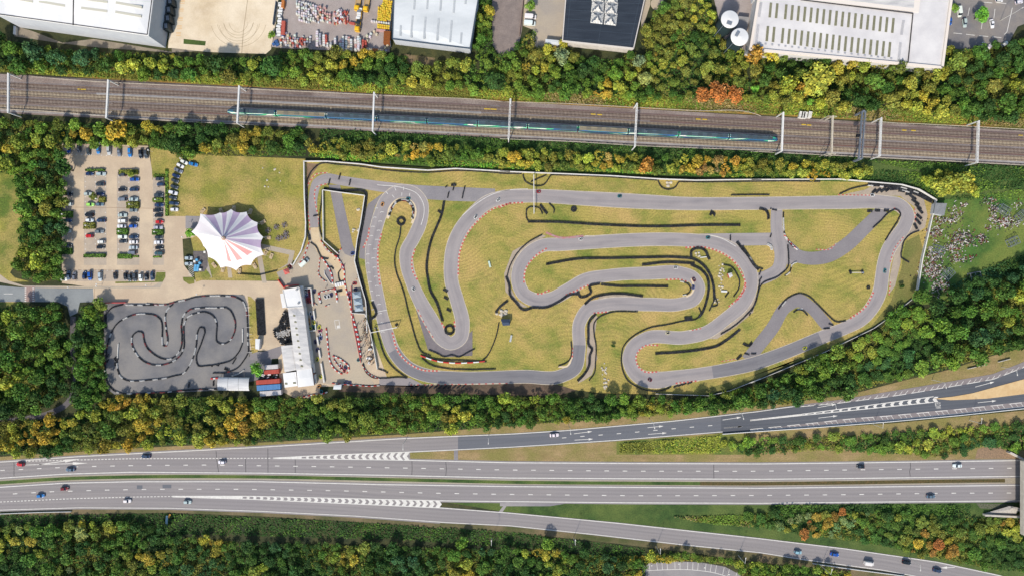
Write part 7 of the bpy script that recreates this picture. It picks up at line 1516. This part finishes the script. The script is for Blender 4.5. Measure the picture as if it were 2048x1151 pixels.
inview.sort(key=lambda t:(t[6] is None,-t[2])); ind=inview[:300]; rest=[t for t in trs if not any(t is q for q in ind)]
groups={}
for t in ind: groups.setdefault(t[4],[]).append(t)
for z,L in groups.items():
    byc={}
    for t in sorted(L,key=lambda t:t[0]): byc.setdefault(t[3],[]).append(t)
    for c,M in byc.items():
        for i,t in enumerate(M):
            lab=t[6] or (('the only big %s tree %s'%(c,z)) if len(M)==1 else '%s %s tree from the left %s'%(ordn(i),c,z))
            r_=t[2]/4; x,y=P(t[0],t[1],6); vi=rs.randint(len(VAR)) if 'loose' not in (t[6] or '') else len(VAR)
            if c=='silvery': vi=len(VAR)+rs.randint(3)
            hh=(.5 if ('right hand' in z or 'wedge' in z) else 1.4 if 'long factory' in z else .75 if 'bottom wood' in z else 1)*min(9.5,max(3.2,r_*1.55))*rs.uniform(.85,1.1)/1.6; rz=rs.uniform(0,6.28)
            x,y=P(t[0],t[1],hh*1.2)
            o=empty('tree',(x,y,0),rz,label=lab,cat='tree'); 
            if not t[6]: o['group']='trees '+z
            for nm_,me,cc in (('trunk',TRUNK,(1,1,1,1)),('crown',CROWN[vi],leafcol(c,rs,t[5]))):
                ch=bpy.data.objects.new(nm_,me); COL.objects.link(ch); ch.parent=o; ch.scale=(r_,r_,hh); ch.color=cc
vv=[];cc=[]
for t in rest:
    vi=rs.randint(len(VARA) if rs.rand()<.3 else len(VAR)); v,c=VARA[vi]; r_=t[2]/4; hh=(.5 if ('right hand' in t[4] or 'wedge' in t[4]) else 1.4 if 'long factory' in t[4] else .75 if 'bottom wood' in t[4] else 1)*min(9,max(2.8,r_*1.5))*rs.uniform(.85,1.1)/1.6; a=rs.uniform(0,6.28); x,y=P(t[0],t[1],hh*1.2)
    n=len(c); k=max(170,min(n,int(n*min(1,(r_/3.6)**2)))); sel=rs.permutation(n)[:k]; v4=v.reshape(-1,4,3)[sel].reshape(-1,3)
    # keep leaf size constant while the crown shrinks
    q=np.empty_like(v4); q[:,0]=(v4[:,0]*math.cos(a)-v4[:,1]*math.sin(a))*r_+x; q[:,1]=(v4[:,0]*math.sin(a)+v4[:,1]*math.cos(a))*r_+y; q[:,2]=v4[:,2]*hh
    vv.append(q); cc.append(c[sel]*np.array(leafcol(t[3],rs,t[5])))
me=np_mesh('woodland',np.concatenate(vv),np.concatenate(cc),[M_LEAF]); o=bpy.data.objects.new('woodland',me); COL.objects.link(o); tag(o,'smaller trees filling the woods and belts between the larger crowns','woodland',kind='stuff')
print('TREES',len(trs),len(ind),len(rest),len(me.polygons))
# scrub: low clumps under and between the trees and on the banks
vv=[];cc=[]
SC=[(Z['pl'],1.0,['dark green','mid green','olive'],1.6) for Z in ZN if 'circuit fence' not in Z['name']]
SC+=[([(640,258),(1050,280),(1713,314),(1713,335),(1500,345),(1200,340),(1000,320),(640,300)],1.0,['dark green','mid green','dark green'],1.4),([(700,322),(900,334),(1200,345),(1500,356),(1500,348),(1200,338),(900,322),(640,300),(612,312)],1.2,['mid green','green','mid green','yellow green','bright green'],1.2),
 ([(1500,330),(1760,340),(1860,345),(1875,395),(1830,378),(1760,362),(1500,354)],1.1,['mid green','green','dark green'],1.3),([(1713,318),(2070,335),(2070,372),(1960,385),(1860,345)],1.0,['mid green','green','dark green'],1.3),
 ([(0,128),(560,158),(960,180),(960,198),(640,180),(0,145)],1.6,['yellow green','green','olive','olive'],1.0),([(960,180),(1500,200),(2070,240),(2070,256),(1713,238),(960,198)],1.6,['yellow green','green','olive','green','olive','pale brown'],1.0),
 ([(0,1028),(340,1026),(700,1042),(1020,1062),(1290,1096),(1290,1112),(800,1078),(340,1066),(230,1046),(0,1050)],.8,['dark green','mid green','dark green'],.7),([(1240,886),(1440,870),(1440,905),(1240,905)],1.4,['yellow green','green','yellow green','olive'],.8),
 ([(1340,1032),(1490,1028),(1500,1052),(1420,1046)],1.4,['green','olive','pale brown','dark green'],1.0),([(1540,1008),(1940,1008),(1940,1030),(1560,1022)],1.2,['dark green','mid green'],1.3),([(1870,398),(2070,375),(2070,400),(1960,400)],.5,['dark green','green'],.8),([(1860,590),(1960,540),(2070,500),(2070,530),(1900,592)],1.4,['dark green','blue green'],2.5),
 ([(1040,1108),(1300,1125),(1400,1120),(1300,1110)],1,['green','golden'],1.2),([(300,296),(345,304),(420,312),(612,312),(612,300),(300,292)],.8,['mid green','olive'],1)]
for pl,den,nms,hm in SC:
    xs=[p[0] for p in pl]; ys=[p[1] for p in pl]; n=int((max(xs)-min(xs))*(max(ys)-min(ys))*.55*den*.5)
    X=rs.uniform(min(xs),max(xs),n); Y=rs.uniform(min(ys),max(ys),n); keep=np.array([inside(a,b,pl) for a,b in zip(X,Y)]); X=X[keep];Y=Y[keep]; n=len(X)
    w=np.array([P(a,b) for a,b in zip(X,Y)])
    f=.5+.5*np.sin(w[:,0]*.21+np.sin(w[:,1]*.3)*2)*np.sin(w[:,1]*.37+np.sin(w[:,0]*.17)*2)+rs.uniform(-.25,.25,n)
    z=np.clip(f,.05,1)*hm*rs.uniform(.3,1,n); c=np.stack([w[:,0],w[:,1],z],1)
    nn=rs.normal(size=(n,3))*.5+np.array([0,0,1]); nn/=np.linalg.norm(nn,axis=1)[:,None]; a=np.cross(nn,rs.normal(size=(n,3))); a/=np.linalg.norm(a,axis=1)[:,None]; b=np.cross(nn,a); s=rs.uniform(.22,.5,n)[:,None]
    vv.append(np.stack([c-a*s-b*s*.6,c+a*s-b*s*.5,c+a*s*.8+b*s*.6,c-a*s*.7+b*s*.7],1).reshape(-1,3))
    ki=np.clip(((.5+.5*np.sin(w[:,0]*.09+1.3*np.sin(w[:,1]*.13)+len(vv)))+rs.uniform(-.3,.3,n))*len(nms),0,len(nms)-1).astype(int)
    pc=np.array([[*(q*KL for q in lin(PAL[m_])),1] for m_ in nms]); cc.append(pc[ki]*np.concatenate([np.repeat(rs.uniform(.7,1.15,(n,1)),3,1),np.ones((n,1))],1))
me=np_mesh('undergrowth',np.concatenate(vv),np.clip(np.concatenate(cc),0,.9),[M_LEAF]); o=bpy.data.objects.new('undergrowth',me); COL.objects.link(o); tag(o,'low scrub and brambles under the trees and on the banks','undergrowth',kind='stuff')
print('SCRUB',len(me.polygons))
def hedge(t,x0,y0,x1,y1,label,c='mid green',h=1.1):
    (ax,ay),(bx,by)=T(t,[(x0,y0),(x1,y1)]); (ax,ay),(bx,by)=P(ax,ay),P(bx,by); x0,x1=sorted((ax,bx)); y0,y1=sorted((ay,by)); L=x1-x0; D=y1-y0; n=int(L*D*16)+60
    p=rs.uniform(-1,1,(n,3)); f=rs.randint(0,3,n); p[np.arange(n),f]=np.sign(p[np.arange(n),f]); c_=np.stack([p[:,0]*L/2,p[:,1]*D/2,h*(.5+.5*np.where(f==2,1,p[:,2]))],1)
    nn=np.where((f==2)[:,None],[0,0,1.],np.stack([p[:,0]*(f==0),p[:,1]*(f==1),np.zeros(n)],1))+rs.normal(size=(n,3))*.4; nn/=np.linalg.norm(nn,axis=1)[:,None]; a=np.cross(nn,rs.normal(size=(n,3))); a/=np.linalg.norm(a,axis=1)[:,None]; b=np.cross(nn,a); s=rs.uniform(.15,.3,n)[:,None]
    v=np.stack([c_-a*s-b*s,c_+a*s-b*s,c_+a*s+b*s,c_-a*s+b*s],1).reshape(-1,3); k=rs.uniform(.7,1.25,(n,1)); me=np_mesh('hedge_leaves',v,np.concatenate([k,k,k,np.ones((n,1))],1),[M_LEAF])
    r=empty('hedge',((x0+x1)/2,(y0+y1)/2,0),label=label,cat='hedge',group='hedges of the car park'); o=bpy.data.objects.new('foliage',me); COL.objects.link(o); o.parent=r; o.color=leafcol(c,rs)
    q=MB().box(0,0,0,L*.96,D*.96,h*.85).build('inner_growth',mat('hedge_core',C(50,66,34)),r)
for a in (('CP1',385,425,650,450,'long low hedge behind the navy and silver cars at the top'),('CP1',865,435,1130,500,'low hedge under the small tree in the third column','olive'),('CP1',575,825,665,895,'square hedge right of the small tree in the second column','olive'),('CP1',975,895,1148,985,'large square hedge in the third column','olive'),('CP1',1350,842,1490,890,'upper bright hedge in the fourth column','green'),('CP1',20,1030,190,1115,'upper square hedge in the left column'),('CP2',365,335,525,420,'square mottled hedge in the second column','olive'),('CP2',848,418,1005,505,'square hedge in the lower third column'),('CP2',1365,435,1520,510,'lower hedge in the fourth column'),('CP2',10,705,188,792,'lower square hedge in the left column'),('CP3',470,262,855,322,'long narrow hedge at the bottom of the second column'),('CP3',1100,262,1345,345,'rounded hedge at the bottom of the third column'),('CP3',1345,295,1465,318,'thin trimmed strip hedge beside the rounded hedge','green'),('CP3',1745,300,1890,325,'thin strip hedge at the bottom of the fourth column','green'),('CP1',1355,500,1500,540,'low growth at the top of the fourth column','green'),('CP1',1520,430,1560,1090,'narrow verge hedge between the fourth column and the grass','green')):
    hedge(*a[:6],*(a[6:]),h=.35 if 'thin' in a[5] or 'narrow verge' in a[5] or 'low growth' in a[5] else 1.1)
for i,(t,X,Y,r_,c,l) in enumerate((('CP1',1003,490,8,'yellow green','small tree overhanging the dark car in the third column'),('CP1',475,810,10,'olive','small tree overhanging cars in the second column'),('B4',1105,1050,6,'dark green','low dark bush on the lawn right of the bend'),('C3',817,470,5,'dark green','small dark bush on the lower middle lawn'),('TN',25,460,5,'bright green','small bush touching the tent tip'))):
    x,y=P(*T1(t,X,Y),3); o=empty('bush' if 'bush' in l else 'tree',(x,y,0),label=l,cat='bush' if 'bush' in l else 'tree'); q=r_/4
    for nm_,me,k in (('trunk',TRUNK,(1,1,1,1)),('crown',CROWN[i],leafcol(c,rs))):
        ch=bpy.data.objects.new(nm_,me); COL.objects.link(ch); ch.parent=o; ch.scale=(q,q,q); ch.color=k
# bottom car park
area('bottom_car_park',[(1285,1160),(1283,1138),(1300,1124),(1340,1121),(1400,1123),(1450,1132),(1480,1148),(1490,1165)],.05,M_ASPH)
mb=MB(); arc=cr([(1280,1141),(1330,1138),(1380,1138),(1440,1147),(1470,1158)],5); ribbon(mb,[P(*p) for p in arc],.25,.058)
for k in range(17):
    u=k/16*(len(arc)-1); p=arc[int(u)]; nx=(k-7)*.45; ribbon(mb,[P(*p),P(p[0]+nx,p[1]-15)],.2,.0585)
mb.uv=[]; mb.build('bay_marking',M_WHITE,kind='structure')
for i,(X,Y) in enumerate(((1160,1068),(1367,1056),(1565,1084),(1752,1136))):
    x,y=P(*T1('D3',X,Y),4); r=empty('lamp_post',(x,y,0),label='short lamp post of the bottom car park, %s from the left'%ORD[i],cat='lamp post',group='lamp posts of the bottom car park'); part(MB().tube((0,0,0),(0,0,4),.06),'pole',M_POLE,r); part(MB().lathe(0,0,[(.02,3.9),(.38,4.0),(.32,4.25),(.01,4.35)],10),'lamp_head',M_WHITE,r)
# ================================================================ LIGHT, CAMERA
EL=math.radians(42); az=math.radians(90-22)      # shadows fall up the picture, a little to the right
sd=Vector((math.cos(az)*math.cos(EL),math.sin(az)*math.cos(EL),-math.sin(EL)))
l=bpy.data.lights.new('sun','SUN'); l.energy=3.5; l.angle=math.radians(4); l.color=(1,.95,.87); so=bpy.data.objects.new('sun',l); COL.objects.link(so); so.rotation_euler=sd.to_track_quat('-Z','Y').to_euler(); so.location=(0,0,200)
w=bpy.data.worlds.new('World'); sc.world=w; w.use_nodes=True; nt=w.node_tree; bg=nt.nodes['Background']; sk=nt.nodes.new('ShaderNodeTexSky'); sk.sky_type='NISHITA'; sk.sun_disc=False; sk.sun_elevation=EL; sk.sun_rotation=math.atan2(-sd.x,-sd.y); nt.links.new(sk.outputs[0],bg.inputs[0]); bg.inputs[1].default_value=.15
cd=bpy.data.cameras.new('camera'); cam=bpy.data.objects.new('camera',cd); COL.objects.link(cam); cam.location=(0,0,H); cam.rotation_euler=(0,0,0); cd.sensor_width=36; cd.lens=36*H/512; cd.clip_end=3000; cd.clip_start=1; sc.camera=cam
sc.view_settings.view_transform='Standard'; sc.view_settings.look='None'; sc.view_settings.exposure=.55; sc.view_settings.gamma=1
sc.render.resolution_x=1024; sc.render.resolution_y=575
